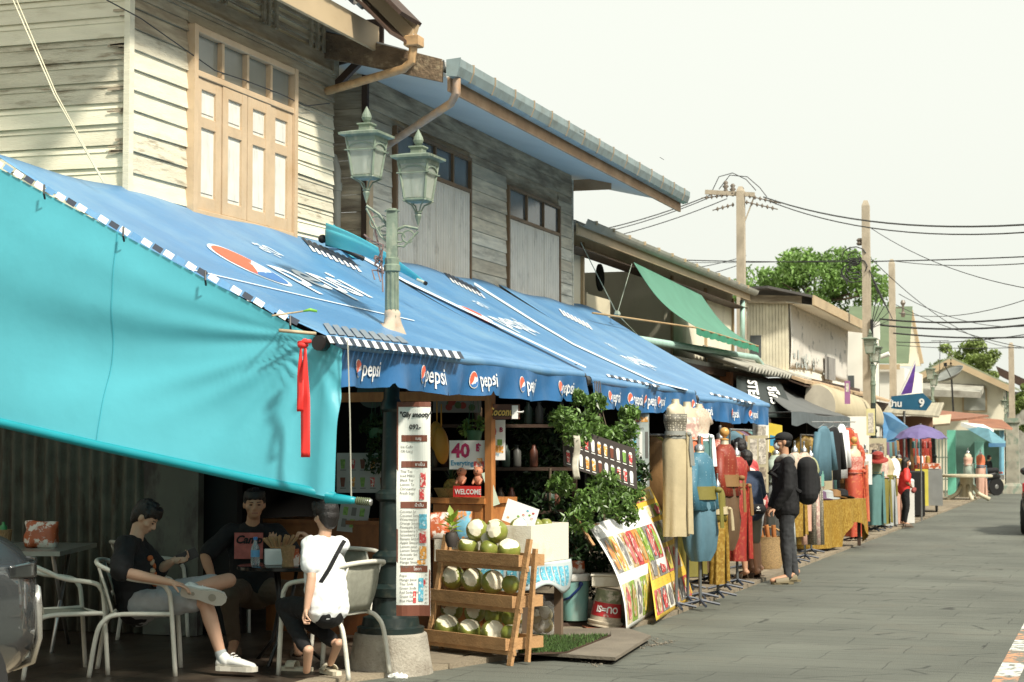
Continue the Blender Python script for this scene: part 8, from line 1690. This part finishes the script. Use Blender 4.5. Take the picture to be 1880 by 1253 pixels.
mannequin('mannequin in white blouse and pink skirt nearest the woman in red', 1640, 37.6, 838, 965, 'white', 'peach', None, sl=.6, face=75)
mannequin('far mannequin in peach top with sheer pale skirt before the turquoise shop', 1777, 56.5, 830, 908, 'peach', 'sheer', None, sl=-1, knob='neck', face=60); mannequin('far mannequin in orange top with blue and pink skirt before the turquoise shop', 1800, 56.8, 832, 912, 'orange', 'peach', 'bluesk', sl=0, knob='neck', face=60)
for (px, d, y0, y1, a, c_, lb) in ((1262, 20.6, 840, 1058, 'brown', 'olive', 'brown top and dark olive skirt low behind the three cream necks'), (1300, 21.6, 815, 1050, 'purple', 'brown', 'plum top and brown skirt deep behind the blue mannequin'), (1322, 22.3, 800, 990, 'redlace', 'ochre', 'red lace top behind the rust shirted mannequin'), (1366, 24.0, 815, 985, 'olive', 'red', 'olive blouse and red skirt just behind the couple'), (1425, 26.5, 830, 990, 'sheer', 'silver', 'pale sheer blouse left of the two cream floral ones'), (1488, 27.4, 835, 975, 'green', 'purple', 'pale green blouse right of the two cream floral ones'), (1588, 34.6, 828, 965, 'gold', 'ochre', 'golden top between the vermilion and the teal skirts'), (1617, 35.2, 832, 962, 'pink', 'olive', 'pink floral blouse right of the teal skirt'), (1650, 39.5, 838, 955, 'gold', 'purple', 'golden blouse directly behind the woman in red')):
    mannequin('mannequin in '+lb, px, d, y0, y1, a, c_, None, sl=.6, knob='neck', face=78, w_=1.1)
# hanging garments
def garment(label, px, py, d, ln, m_, face=70, w_=.42, sleeves=True):
    p = Wp(px, py, d); fd = Vector((sin(radians(face)), -cos(radians(face)), 0)); sd = Vector((-fd.y, fd.x, 0)); t = thing('hanging_shirt', label, 'shirt', tuple(p-up*ln), 'shirts hanging under the charcoal awning')
    b = MB(); eloft(b, p, [(-ln, w_*.55, .05, .012, 7), (-ln*.5, w_*.5, .05, .008, 6), (-.12, w_*.48, .05, .004, 5), (-.05, w_*.40, .04, 0, 0), (0, .07, .035, 0, 0)], (sd, fd))
    if sleeves:
        for e in (-1, 1): b.tube([p+sd*e*w_*.43-up*.10, p+sd*e*w_*.66-up*.4, p+sd*e*w_*.76-up*ln*.8], [.06, .055, .065], 10)
    wr_(b.build('cloth', C[m_], t, smooth=True), .01, 6, px); b = MB(); b.tube([p-sd*.18-up*.03, p+up*.03, p+sd*.18-up*.03], .006, 5); b.tube([p+up*.03, p+up*.1], .004, 5); b.build('hanger', M['steel'], t)
garment('dark teal jacket hanging first under the charcoal awning', 1512, 783, 29.0, .85, 'bluesk'); garment('black shirt hanging between the teal jacket and the white one', 1530, 785, 30.0, .85, 'black'); garment('white shirt hanging at the right of the black one', 1545, 780, 30.6, .88, 'white', face=80); garment('bright orange blouse hanging above the vermilion dress', 1556, 786, 31.6, .5, 'orange2', face=60)
b = MB(); b.tube([Wp(1490, 775, 28), Wp(1570, 775, 33)], .012, 6); tag(b.build('rail', M['steel']), 'steel rail carrying the shirts under the charcoal awning', 'rail')
# skirts on a low rail behind the man
for i, (px, d, m_, lab) in enumerate(((1452, 25.0, 'silver', 'pale grey skirt'), (1462, 25.3, 'gold', 'golden yellow skirt'), (1473, 25.6, 'peach', 'dusty pink skirt'), (1490, 26.0, 'pat', 'black and white printed skirt'), (1497, 26.6, 'pink', 'pink printed skirt'), (1504, 27.0, 'pat', 'dark printed skirt nearest the gold cloth table'))):
    p = Wp(px, 875 if i > 2 else 940, d); z1 = Wp(px, 1000, d).z; b = MB(); eloft(b, Vector((p.x, p.y, 0)), [(z1, .12, .06, .012, 6), ((z1+p.z)/2, .10, .05, .01, 6), (p.z, .08, .035, .004, 5)], (FW, RT)); tag(b.build('skirt', C[m_], smooth=True), lab+' hanging behind the man in black', 'skirt', 'skirts on the low rail')
# table with gold cloth and hats
tp = Wp(1545, 893, 28.6); tz = .78; tg = thing('table', 'display table draped in gold silk and piled with hats', 'table', (tp.x, tp.y, 0)); ax_, ay_ = Vector((.25, 1, 0)).normalized(), Vector((-1, .25, 0)).normalized()
q0 = Vector((tp.x, tp.y, 0))-ax_*1.0; f_ = lambda a, c, z: q0+ax_*a+ay_*c+up*z
b = MB(); b.prism([f_(0, 0, tz-.03), f_(2.0, 0, tz-.03), f_(2.0, .7, tz-.03), f_(0, .7, tz-.03)], (0, 0, .028)); b.build('tabletop', M['darkwood'], tg)
for a, c in ((.08, .08), (1.9, .08), (1.9, .62), (.08, .62)): b = MB(); b.beam(f_(a, c, 0.04), f_(a, c, tz-.03), .05, .05); b.build('leg', M['darkwood'], tg)
def drape(u, v):
    s = u*2.8; p = f_(0, .7-s, 0) if s < .7 else f_(s-.7, 0, 0) if s < 2.7 else f_(2.0, s-2.7, 0); o = -ax_ if s < .7 else -ay_ if s < 2.7 else ax_; L_ = .70 if s < 1.5 else .70-.35*sin((s-1.5)*2.4); L_ = max(L_, .25); return p+up*(tz-L_*v)+o*(.01+.05*v+.025*sin(s*14)*v)
b = MB(); b.sheet(drape, 60, 12, th=.004); b.prism([f_(-.01, -.01, tz), f_(2.01, -.01, tz), f_(2.01, .7, tz), f_(-.01, .7, tz)], (0, 0, .006)); tag(b.build('cloth', C['gold'], smooth=True, angle=60), 'shiny gold silk cloth draped over the hat table', 'tablecloth')
rnd = random.Random(3)
for k, (a, c, z, m_, lab) in enumerate(((.25, .3, 0, 'cream', 'cream straw hat at the near end of the gold table'), (.45, .35, .08, 'lace', 'peach woven hat stacked on the near pile of the gold table'), (.7, .25, 0, 'purple', 'plum hat in the middle of the gold table'), (.35, .3, .15, 'cream', 'topmost cream hat of the near pile on the gold table'), (1.1, .3, 0, 'silver', 'grey blue folded hat toward the far end of the gold table'), (1.4, .3, 0, 'ochre', 'ochre hat beyond the grey blue one on the gold table'), (1.7, .3, 0, 'black', 'black cap at the far end of the gold table'))):
    b = MB(); b.lathe(f_(a, c, tz+.01+z), [(.21, 0), (.22, .015), (.12, .03), (.11, .12), (.07, .14), (.01, .145)], 20, ax=Matrix.Rotation(rnd.uniform(-.2, .2), 3, 'X')); tag(b.build('hat', C[m_], smooth=True, angle=50), lab, 'hat', 'hats piled on the gold table')
b = MB(); p = Wp(1612, 838, 34.0); b.lathe(p-up*.06, [(.19, -.02), (.185, .0), (.11, .03), (.10, .12), (.06, .145), (.01, .15)], 20, ax=Matrix.Rotation(.3, 3, 'X')); tag(b.build('hat', C['red'], smooth=True, angle=50), 'bright red sun hat above the teal skirt mannequin', 'hat')
# banners and portrait boards in the shops
for (px, py, d, w_, h, ux, m1, lab, L) in ((1392, 905, 23.4, .26, .72, RT, 'tanb', 'tan framed portrait board behind the couple', [(.03, .36, .12, .68, 1), (.14, .36, .23, .68, 1), (.03, .04, .23, .32, 0)]), (1418, 828, 26.5, .30, .42, RT-up*.2, 'yel', 'yellow printed bag hanging beside the man with the cap', [(.02, .30, .10, .40, 2), (.12, .1, .26, .25, 3)]), (1397, 830, 25.5, .22, .48, RT, 'paper', 'pale cream cloth strip hanging left of the yellow bag', [(.04, .1, .18, .35, 1)]), (1500, 900, 29.8, .5, .42, RT-up*.05, 'tanb', 'tan shop board with a portrait above the hats', [(.22, .03, .38, .22, 0), (.03, .3, .46, .36, 1)]), (1586, 890, 33.6, .30, .55, RT, 'paper', 'white tote bag printed with an old figure, held before the teal skirt', [(.06, .12, .24, .42, 1)]), (1556, 742, 30.5, .09, .38, RT, 'plumb', 'narrow purple hanging sign above the vermilion dress', [(.02, .2, .07, .34, 1)]), (1599, 800, 34.5, .16, .5, RT, 'yelb', 'tall yellow hanging sign under the beige dome awning', [(.03, .05, .13, .42, 1)]), (1610, 850, 38.0, .4, .5, RT, 'tanb', 'pale printed sheet hanging behind the red hat', [(.05, .1, .35, .4, 0)])):
    MM = dict(yel=mat('yellow_print_cloth', (.66, .50, .05), .6), tanb=mat('tan_board', (.45, .40, .26), .6), plumb=mat('plum_sign', (.30, .12, .25), .6), yelb=mat('pale_yellow_sign', (.62, .56, .28), .6)); o_, f0 = panel('shop_board', lab, 'board', Wp(px-w_/2/d*F_, py, d), ux, up, w_, h, MM.get(m1) or M[m1], th=.01)
    rects(o_, f0, L, [mat('dim_figure_print', (.22, .18, .13), .6, var=.5, sc=20, dirt=(.5, .42, .3), dsc=(14, 14, 14), dth=(.5, .55)), mat('soft_print', (.40, .36, .30), .6, var=.4, sc=30, dirt=(.65, .6, .5), dsc=(18, 18, 18), dth=(.5, .55)), M['photo_r'], M['sky']])
# white door / pillar and dim racks filling the shop openings
for (px, py0, py1, d, w_, m_, lab) in ((1568, 765, 985, 35.5, .55, 'whitewall', 'white painted shop pillar behind the vermilion mannequin'), (1400, 770, 1010, 27.0, .25, 'darkwood', 'brown wooden shop post behind the couple'), (1224, 800, 1080, 21.6, .2, 'darkwood', 'dark post behind the three cream necked mannequins')):
    p = Wp(px, py1, d); b = MB(); zt_ = Wp(px, py0, d).z; b.box((p.x, p.y, zt_/2), (w_, w_*.6, zt_), rz=YAW); tag(b.build('pillar', M[m_]), lab, 'pillar')
rnd = random.Random(40); keys = ['rust', 'purple', 'bluesk', 'brown', 'olive', 'teal', 'red', 'black', 'ochre', 'gold']
for (pa, da_, pb, db_, z, n, lab) in ((1190, 21.0, 1300, 24.0, 1.75, 12, 'dress shop behind the three cream necks'), (1340, 26.0, 1420, 30.0, 1.85, 12, 'shop behind the couple'), (1470, 31.0, 1560, 37.0, 1.8, 14, 'shop behind the charcoal awning'), (1590, 40, 1640, 46, 1.8, 10, 'shop under the beige dome awning'), (1650, 47, 1700, 50, 1.9, 10, 'shop behind the purple umbrella')):
    t = thing('clothes_rail', 'dim rail of hanging clothes deep in the '+lab, 'clothes rail', tuple(Wp(pa, 900, da_).xy)+(0,)); A_, B_ = Wp(pa, 815, da_), Wp(pb, 815, db_); A_.z = B_.z = z; b = MB(); b.tube([A_, B_], .015); b.tube([A_, Vector((A_.x, A_.y, .05))], .015); b.tube([B_, Vector((B_.x, B_.y, .05))], .015); b.build('frame', M['steel'], t)
    for k in range(n): p = A_.lerp(B_, (k+.5)/n); b = MB(); ln = rnd.uniform(.7, 1.35); eloft(b, p, [(-ln, .20, .05, .012, 6), (-.1, .17, .045, .003, 5), (-.02, .05, .03, 0, 0)], (RT, FW), 18); b.build('hanging_dress', C[rnd.choice(keys)], t, smooth=True)
# basket behind the man
p = U(1412, 1045, Z=.04)+FW*.15; bk2 = thing('basket', 'tall woven basket of rolled mats beside the man in black', 'basket', tuple(p)); b = MB(); b.lathe(p, [(.17, .0), (.19, .05), (.215, .33), (.22, .40), (.225, .41), (.20, .41), (.18, .05)], 30); M['wick2'] = mat('honey_wicker', (.42, .28, .13), .7, var=.25, sc=30, bump=.9, bsc=70, stretch=(1, 1, 2.2)); b.build('body', M['wick2'], bk2, smooth=True, angle=50)
b = MB(); b.tube([p+Vector((.2*cos(a), .02, .41+.12*sin(a))) for a in [pi*k/10 for k in range(11)]], .014, 6); b.build('handle', M['wick2'], bk2)
for k in range(4): b = MB(); q = p+up*.3+RT*(-.1+.06*k)-FW*.03*k; b.tube([q, q+up*.26-RT*(.10-.03*k)], .03, 8); b.build('rolled_mat', M['orangewood'], bk2, smooth=True, angle=50)
# ---- the man in black
d = 21.95
def stand(px, yh, yf, d, dx=None): return None
J = jd(pel=Wp(1443, 925, d), chest=Wp(1440, 868, d), neck=Wp(1441, 835, d), head=Wp(1437, 812, d), shR=Wp(1432, 850, d+.17), shL=Wp(1448, 850, d-.17), elR=Wp(1430, 895, d+.2), wrR=Wp(1416, 930, d+.12), elL=Wp(1447, 897, d-.24), wrL=Wp(1424, 934, d-.16),
 hipR=Wp(1442, 938, d+.08), hipL=Wp(1446, 938, d-.08), knR=Wp(1448, 995, d+.12), knL=Wp(1443, 998, d-.06), anR=Wp(1460, 1052, d+.15), anL=Wp(1447, 1058, d-.05), toR=Wp(1448, 1061, d+.10), toL=Wp(1417, 1066, d-.1), hdR=-RT*.5-up*.6, hdL=-RT*.8-up*.4, cuL=1.2, cuR=1.2)
R = fr(-RT-FW*.06); pm_ = person('person', 'man in black jacket, cap and face mask with a backpack standing on the road', J, R, 1.02, vox=.0085, wide=1.05); H = J['head']; P = lambda x, y, z: H+R@Vector((x, y, z))
face_bits(pm_, H, R, 1.02); b = MB(); b.ell(P(0, -.03, .0), (.078, .075, .07), R, 14, 10); b.build('hair', M['hair'], pm_, smooth=True)
b = MB(); b.ell(P(0, -.014, .052), (.092, .108, .068), R, 20, 12); b.loft([[P(x, y, z+o) for x, y, z in ((-.08, .05, .05), (-.076, .14, .036), (-.035, .20, .028), (.035, .20, .028), (.076, .14, .036), (.08, .05, .05))] for o in (0, .014)]); b.build('cap', M['blackcloth'], pm_, smooth=True, angle=50)
b = MB(); b.ell(P(0, .062, -.045), (.055, .05, .048), R, 14, 10); b.build('face_mask', mat('white_mask', (.72, .74, .74), .7), pm_, smooth=True)
b = MB(); 
for e in (-1, 1): b.tube([P(e*.03+.026*cos(a)*1, .097, .006+.02*sin(a)) for a in [2*pi*k/10 for k in range(11)]], .003, 4); b.tube([P(e*.055, .09, .008), P(e*.08, .0, .004)], .003, 4)
b.build('glasses', M['blackmetal'], pm_)
shirt(pm_, J, M['blackcloth'], 1.03, loose=.026, long=True, hem=.06, wr=.008, nm='jacket'); trousers(pm_, J, M['darkjean'], 1.0, f=1.0, loose=.01, taper=.025)
b = MB(); b.cap(J['neck']-up*.05+RT*.05-FW*.07, .06, J['neck']-up*.07+RT*.07+FW*.07, .06); b.cap(J['neck']-up*.03-RT*.02-FW*.06, .045, J['neck']-up*.06-RT*.07, .045); remesh(b, .009, 'hood', mat('grey_hood', (.25, .24, .21), .9), pm_)
b = MB(); c = J['chest']+RT*.27-up*.07; b.cap(c+up*.14, .12, c-up*.18, .135, sx=1.35, side=FW, n=16); b.cap(c+RT*.08-up*.12, .08, c+RT*.08+up*.02, .07, sx=1.4, side=FW); bp_ = wr_(remesh(b, .010, 'backpack', M['blackcloth'], None, smooth=3), .004, 9); tag(bp_, 'black backpack with a mint tag worn by the man in the cap', 'backpack')
b = MB(); q = c+RT*.17+up*.05-FW*.08; b.beam(q, q-up*.14, .03, .012); b.tube([q+up*.04, q], .006); b.build('tag', mat('mint_tag', (.25, .55, .45), .5), bp_)
b = MB(); 
for e in (-1, 1): b.tube([J['neck']-up*.09+FW*e*.10+RT*.10, J['neck']-up*.075+FW*e*.105, J['chest']+FW*e*.11-RT*.17, c-up*.16+FW*e*.15-RT*.1], .022, 6)
b.build('strap', M['blackcloth'], bp_)
for k in 'LR': sandal(pm_, J['an'+k], J['to'+k], 1.0, mat('olive_sandal', (.16, .13, .07), .6))
# ---- couple browsing
def simple(label, px, d, yh, yf, facing, topm, legm, lean=0, short=True, wide=1.0, long=False, f=.45, arm=None):
    H = Wp(px, yh, d); F0 = Wp(px, yf, d); c = Vector((F0.x, F0.y, .05)); hgt = H.z+.11-.05; s = hgt/1.72; fd = Vector((sin(radians(facing)), -cos(radians(facing)), 0)); sd = Vector((-fd.y, fd.x, 0))*-1
    Q = lambda x, y, z: c+sd*-x*s+fd*y*s+up*(z*s); l_ = lean
    J = jd(pel=Q(0, -.02, .95), chest=Q(0, .02+l_*.4, 1.24), neck=Q(0, .03+l_*.7, 1.45), head=Q(0, .05+l_, 1.60), shR=Q(-.17, .02+l_*.6, 1.38), shL=Q(.17, .02+l_*.6, 1.38), hipR=Q(-.09, 0, .90), hipL=Q(.09, 0, .90), knR=Q(-.10, .03, .48), knL=Q(.11, .02, .48), anR=Q(-.10, -.02, .08), anL=Q(.12, -.04, .08), toR=Q(-.11, .12, .03), toL=Q(.13, .10, .03),
     elR=Q(-.23, .02+l_*.5, 1.10), wrR=Q(-.18, .2+l_*.6, 1.0), elL=Q(.23, .02+l_*.5, 1.10), wrL=Q(.18, .2+l_*.6, 1.0))
    if arm: 
        for k, v in arm.items(): J[k] = Q(*v)
    R = fr(fd-up*l_*1.2); p = person('person', label, J, R, s, vox=.011, wide=wide); face_bits(p, J['head'], R, s); shirt(p, J, topm, s, sl=.85, loose=.03, vox=.011, long=long, hem=.03); trousers(p, J, legm, s, f=f, loose=.015, vox=.011, nm='trousers')
    for k in 'LR': sandal(p, J['an'+k], J['to'+k], s)
    return p, J, R, s
haw = dots_mat('red_floral_shirt', (.50, .07, .07), (.75, .62, .55), 12, .56, kind='N')
pa, J, R, s = simple('person in red and white floral shirt bending over the stall behind the man', 1384, 22.6, 822, 1050, 250, haw, M['greyshort'], lean=.16); hair_short(pa, J['head'], R, s, vox=.009)
pa, J, R, s = simple('person in navy T-shirt and khaki shorts with a small black waist bag', 1378, 22.2, 845, 1053, 230, mat('navy_cotton', (.02, .035, .07), .8), mat('khaki_short', (.20, .19, .14), .85), lean=.05); hair_short(pa, J['head'], R, s*1.05, vox=.009)
q = Wp(1391, 935, 21.9); b = MB(); b.cap(q-RT*.05, .05, q+RT*.05, .05, sx=1.2, side=up); wbag = b.build('waist_bag', M['blackcloth'], smooth=True); tag(wbag, 'black waist bag with three white leaf shapes worn behind the couple', 'bag')
b = MB()
for a, l_ in ((-.6, .03), (0, .04), (.6, .03)): o_ = q-FW*.064; b.add([o_, o_+RT*(sin(a)*l_*.5-.01)+up*l_*.6, o_+RT*sin(a)*l_+up*cos(a)*l_, o_+RT*(sin(a)*l_*.5+.01)+up*l_*.6], [(0, 1, 2, 3)])
b.beam(q-FW*.064-RT*.025-up*.012, q-FW*.064+RT*.025-up*.012, .004, .006); b.build('emblem', M['paper'], wbag)
# ---- woman in red
pa, J, R, s = simple('woman in red T-shirt and mask with long dark hair, phoning beside the purple umbrella', 1662, 36.2, 850, 972, 105, M['red'], M['blackcloth'], f=.96, wide=.88, arm=dict(elL=(.27, .06, 1.18), wrL=(.15, .10, 1.50), elR=(-.30, .0, 1.12), wrR=(-.14, .10, 1.02)))
H = J['head']; b = MB(); P = lambda x, y, z: H+R@(Vector((x, y, z))*s); b.ell(P(0, -.02, .035), (.088*s, .10*s, .088*s), R, 16, 10); b.cap(P(0, -.05, 0), .085*s, P(.02, -.07, -.30), .06*s, sx=1.3, side=R@Vector((1, 0, 0))); b.cap(P(-.07, .02, -.02), .03*s, P(-.09, .03, -.26), .022*s); remesh(b, .01, 'hair', M['hair'], pa)
b = MB(); b.ell(P(0, .06, -.045), (.056*s, .05*s, .05*s), R, 12, 8); b.build('face_mask', MC['white_mask'], pa, smooth=True)
b = MB(); b.tube([J['shR']+up*.03, J['chest']-FW*.15, J['pel']+RT*.16-up*.0], .014, 6); b.cap(J['pel']+RT*.17-FW*.05-up*.06, .045, J['pel']+RT*.2-up*.03, .045); tag(b.build('shoulder_bag', cl('brick_leather', (.30, .06, .05)), smooth=True), 'small brick red shoulder bag worn by the woman in red', 'bag')
# far passer by
pa, J, R, s = simple('distant person in dark vest and jeans beside the parked motorcycle', 1815, 60.5, 842, 908, 120, M['blackcloth'], mat('blue_denim', (.03, .06, .11), .8), f=.95); hair_short(pa, J['head'], R, s, vox=.014)
# ---- purple umbrella, drink cart
pu = Wp(1690, 782, 38.5); t = thing('umbrella', 'open purple market umbrella above the drink cart', 'umbrella', (pu.x, pu.y, 0)); b = MB(); n = 8; rings = []
for (r, z) in ((.03, .0), (.22, -.05), (.42, -.15), (.56, -.28)): rings.append([Vector((pu.x, pu.y, pu.z+.02+z+(.02 if k % 2 else -.02)*(r > .5)))+Vector((cos(2*pi*k/16), sin(2*pi*k/16), 0))*r*(.96 if k % 2 else 1) for k in range(16)])
b.loft(rings, cap=False); b.build('canopy', mat('purple_nylon', (.22, .18, .40), .5, transl=.35, isl=.05), t); b = MB(); b.tube([(pu.x, pu.y, pu.z+.05), (pu.x, pu.y, .05)], .02, 8); b.build('pole', M['steel'], t)
cp = U(1710, 940, Z=.04)+FW*.4; t = thing('drink_cart', 'steel drink cart with yellow panel and coloured jars under the purple umbrella', 'cart', (cp.x, cp.y, 0)); Rz = Matrix.Rotation(radians(8), 3, 'Z')
b = MB(); b.box((cp.x+.05, cp.y, .62), (.55, 1.3, .85), r=Rz); b.build('body', M['steel'], t); b = MB(); b.box((cp.x-.06, cp.y-.68, .62), (.30, .03, .86), r=Rz); b.build('yellow_panel', mat('yellow_panel', (.60, .52, .08), .5), t); b = MB(); b.box((cp.x+.05, cp.y, 1.12), (.5, 1.2, .12), r=Rz); b.build('counter', M['orangebag'], t)
for k in range(2): b = MB(); b.lathe((cp.x-.2+.45*k, cp.y-.4, .16), [(.02, -.03), (.13, -.02), (.13, .02), (.02, .03)], 14, ax=Matrix.Rotation(pi/2, 3, 'Y')); b.build('wheel', M['blackplastic'], t)
b = MB(); b.beam((cp.x-.2, cp.y-.6, 1.15), (cp.x-.2, cp.y-.6, 1.9), .03, .03); b.beam((cp.x-.2, cp.y-.6, 1.9), (cp.x-.2, cp.y+.6, 1.9), .03, .03); b.beam((cp.x-.2, cp.y+.6, 1.15), (cp.x-.2, cp.y+.6, 1.9), .03, .03); b.build('frame', M['steel'], t)
for k in range(14): b = MB(); q = Vector((cp.x-.25+.07*(k % 5), cp.y-.5+.09*k, 1.19+(.35 if k % 3 == 0 else 0))); b.lathe(q, [(.05, 0), (.055, .02), (.05, .14), (.03, .17)], 8); b.build('jar', C[('teal', 'orange', 'white', 'red', 'gold', 'sheer')[k % 6]], t)
q = U(1688, 950, Z=.04)+FW*.3; b = MB(); b.box((q.x, q.y, .55), (.38, .4, 1.0), rz=.1, bv=.03); tag(b.build('cabinet', M['blackplastic']), 'tall black plastic cabinet left of the steel drink cart', 'cabinet')
q = U(1675, 965, Z=.04)+FW*.3; b = MB(); b.box((q.x, q.y, .5), (.22, .3, .9), rz=.1, bv=.03); tag(b.build('freezer', M['white']), 'narrow white box standing right behind the woman in red', 'box')
# round white table, gate flowers, motorcycle, plants
q = U(1775, 917, Z=.04); t = thing('table', 'round cream pedestal table on the pavement before the far mannequins', 'table', (q.x, q.y, .03)); b = MB(); b.lathe((q.x, q.y, 0), [(.70, .68), (.74, .69), (.74, .74), (.70, .76)], 30); b.build('tabletop', mat('cream_terrazzo', (.55, .50, .36), .5), t); b = MB(); b.lathe((q.x, q.y, 0), [(.22, .10), (.17, .3), (.2, .67)], 16); b.build('pedestal', MC['cream_terrazzo'], t)
for k in range(5): a = 2*pi*k/5; e = Vector((cos(a), sin(a), 0)); b = MB(); b.tube([q+e*.15+up*.4, q+e*.35+up*.15, q+e*.65+up*.0], .06, 8); b.build('foot', MC['cream_terrazzo'], t, smooth=True)
q = U(1829, 910, Z=.0); t = thing('motorcycle', 'dark motorcycle with a white number plate parked near the last pole', 'motorcycle', (q.x, q.y, 0)); t.rotation_euler.z = radians(132); Rx = Matrix.Rotation(pi/2, 3, 'Y'); c = Vector((q.x, q.y, 0))
for yy in (0, 1.2): b = MB(); b.lathe(c+Vector((0, yy, .28)), [(.22, -.04), (.28, -.04), (.29, 0), (.28, .04), (.22, .04)], 20, ax=Rx); w0 = b.build('wheel', M['blackplastic'], t); b = MB(); b.lathe(c+Vector((0, yy, .28)), [(.03, -.05), (.2, -.01), (.2, .01), (.03, .05)], 14, ax=Rx); b.build('rim', M['steel'], w0)
b = MB(); b.cap(c+Vector((0, .1, .66)), .12, c+Vector((0, .75, .5)), .15); b.cap(c+Vector((0, .9, .55)), .12, c+Vector((0, 1.1, .85)), .10); b.cap(c+Vector((0, -.1, .6)), .07, c+Vector((0, .2, .62)), .12); remesh(b, .02, 'fairing', M['blackplastic'], t); b = MB(); b.cap(c+Vector((0, .0, .80)), .09, c+Vector((0, .6, .78)), .10, sx=1.3); b.build('seat', M['blackcloth'], t, smooth=True)
b = MB(); b.tube([c+Vector((-.33, 1.0, 1.02)), c+Vector((0, 1.12, .98)), c+Vector((.33, 1.0, 1.02))], .016); b.tube([c+Vector((0, 1.1, .95)), c+Vector((0, 1.2, .3))], .03); b.build('handlebar', M['steel'], t); b = MB(); b.box(c+Vector((0, -.24, .58)), (.24, .01, .16)); b.build('number_plate', M['white'], t); b = MB(); b.box(c+Vector((0, -.2, .72)), (.16, .04, .07)); b.build('tail_light', M['photo_r'], t)
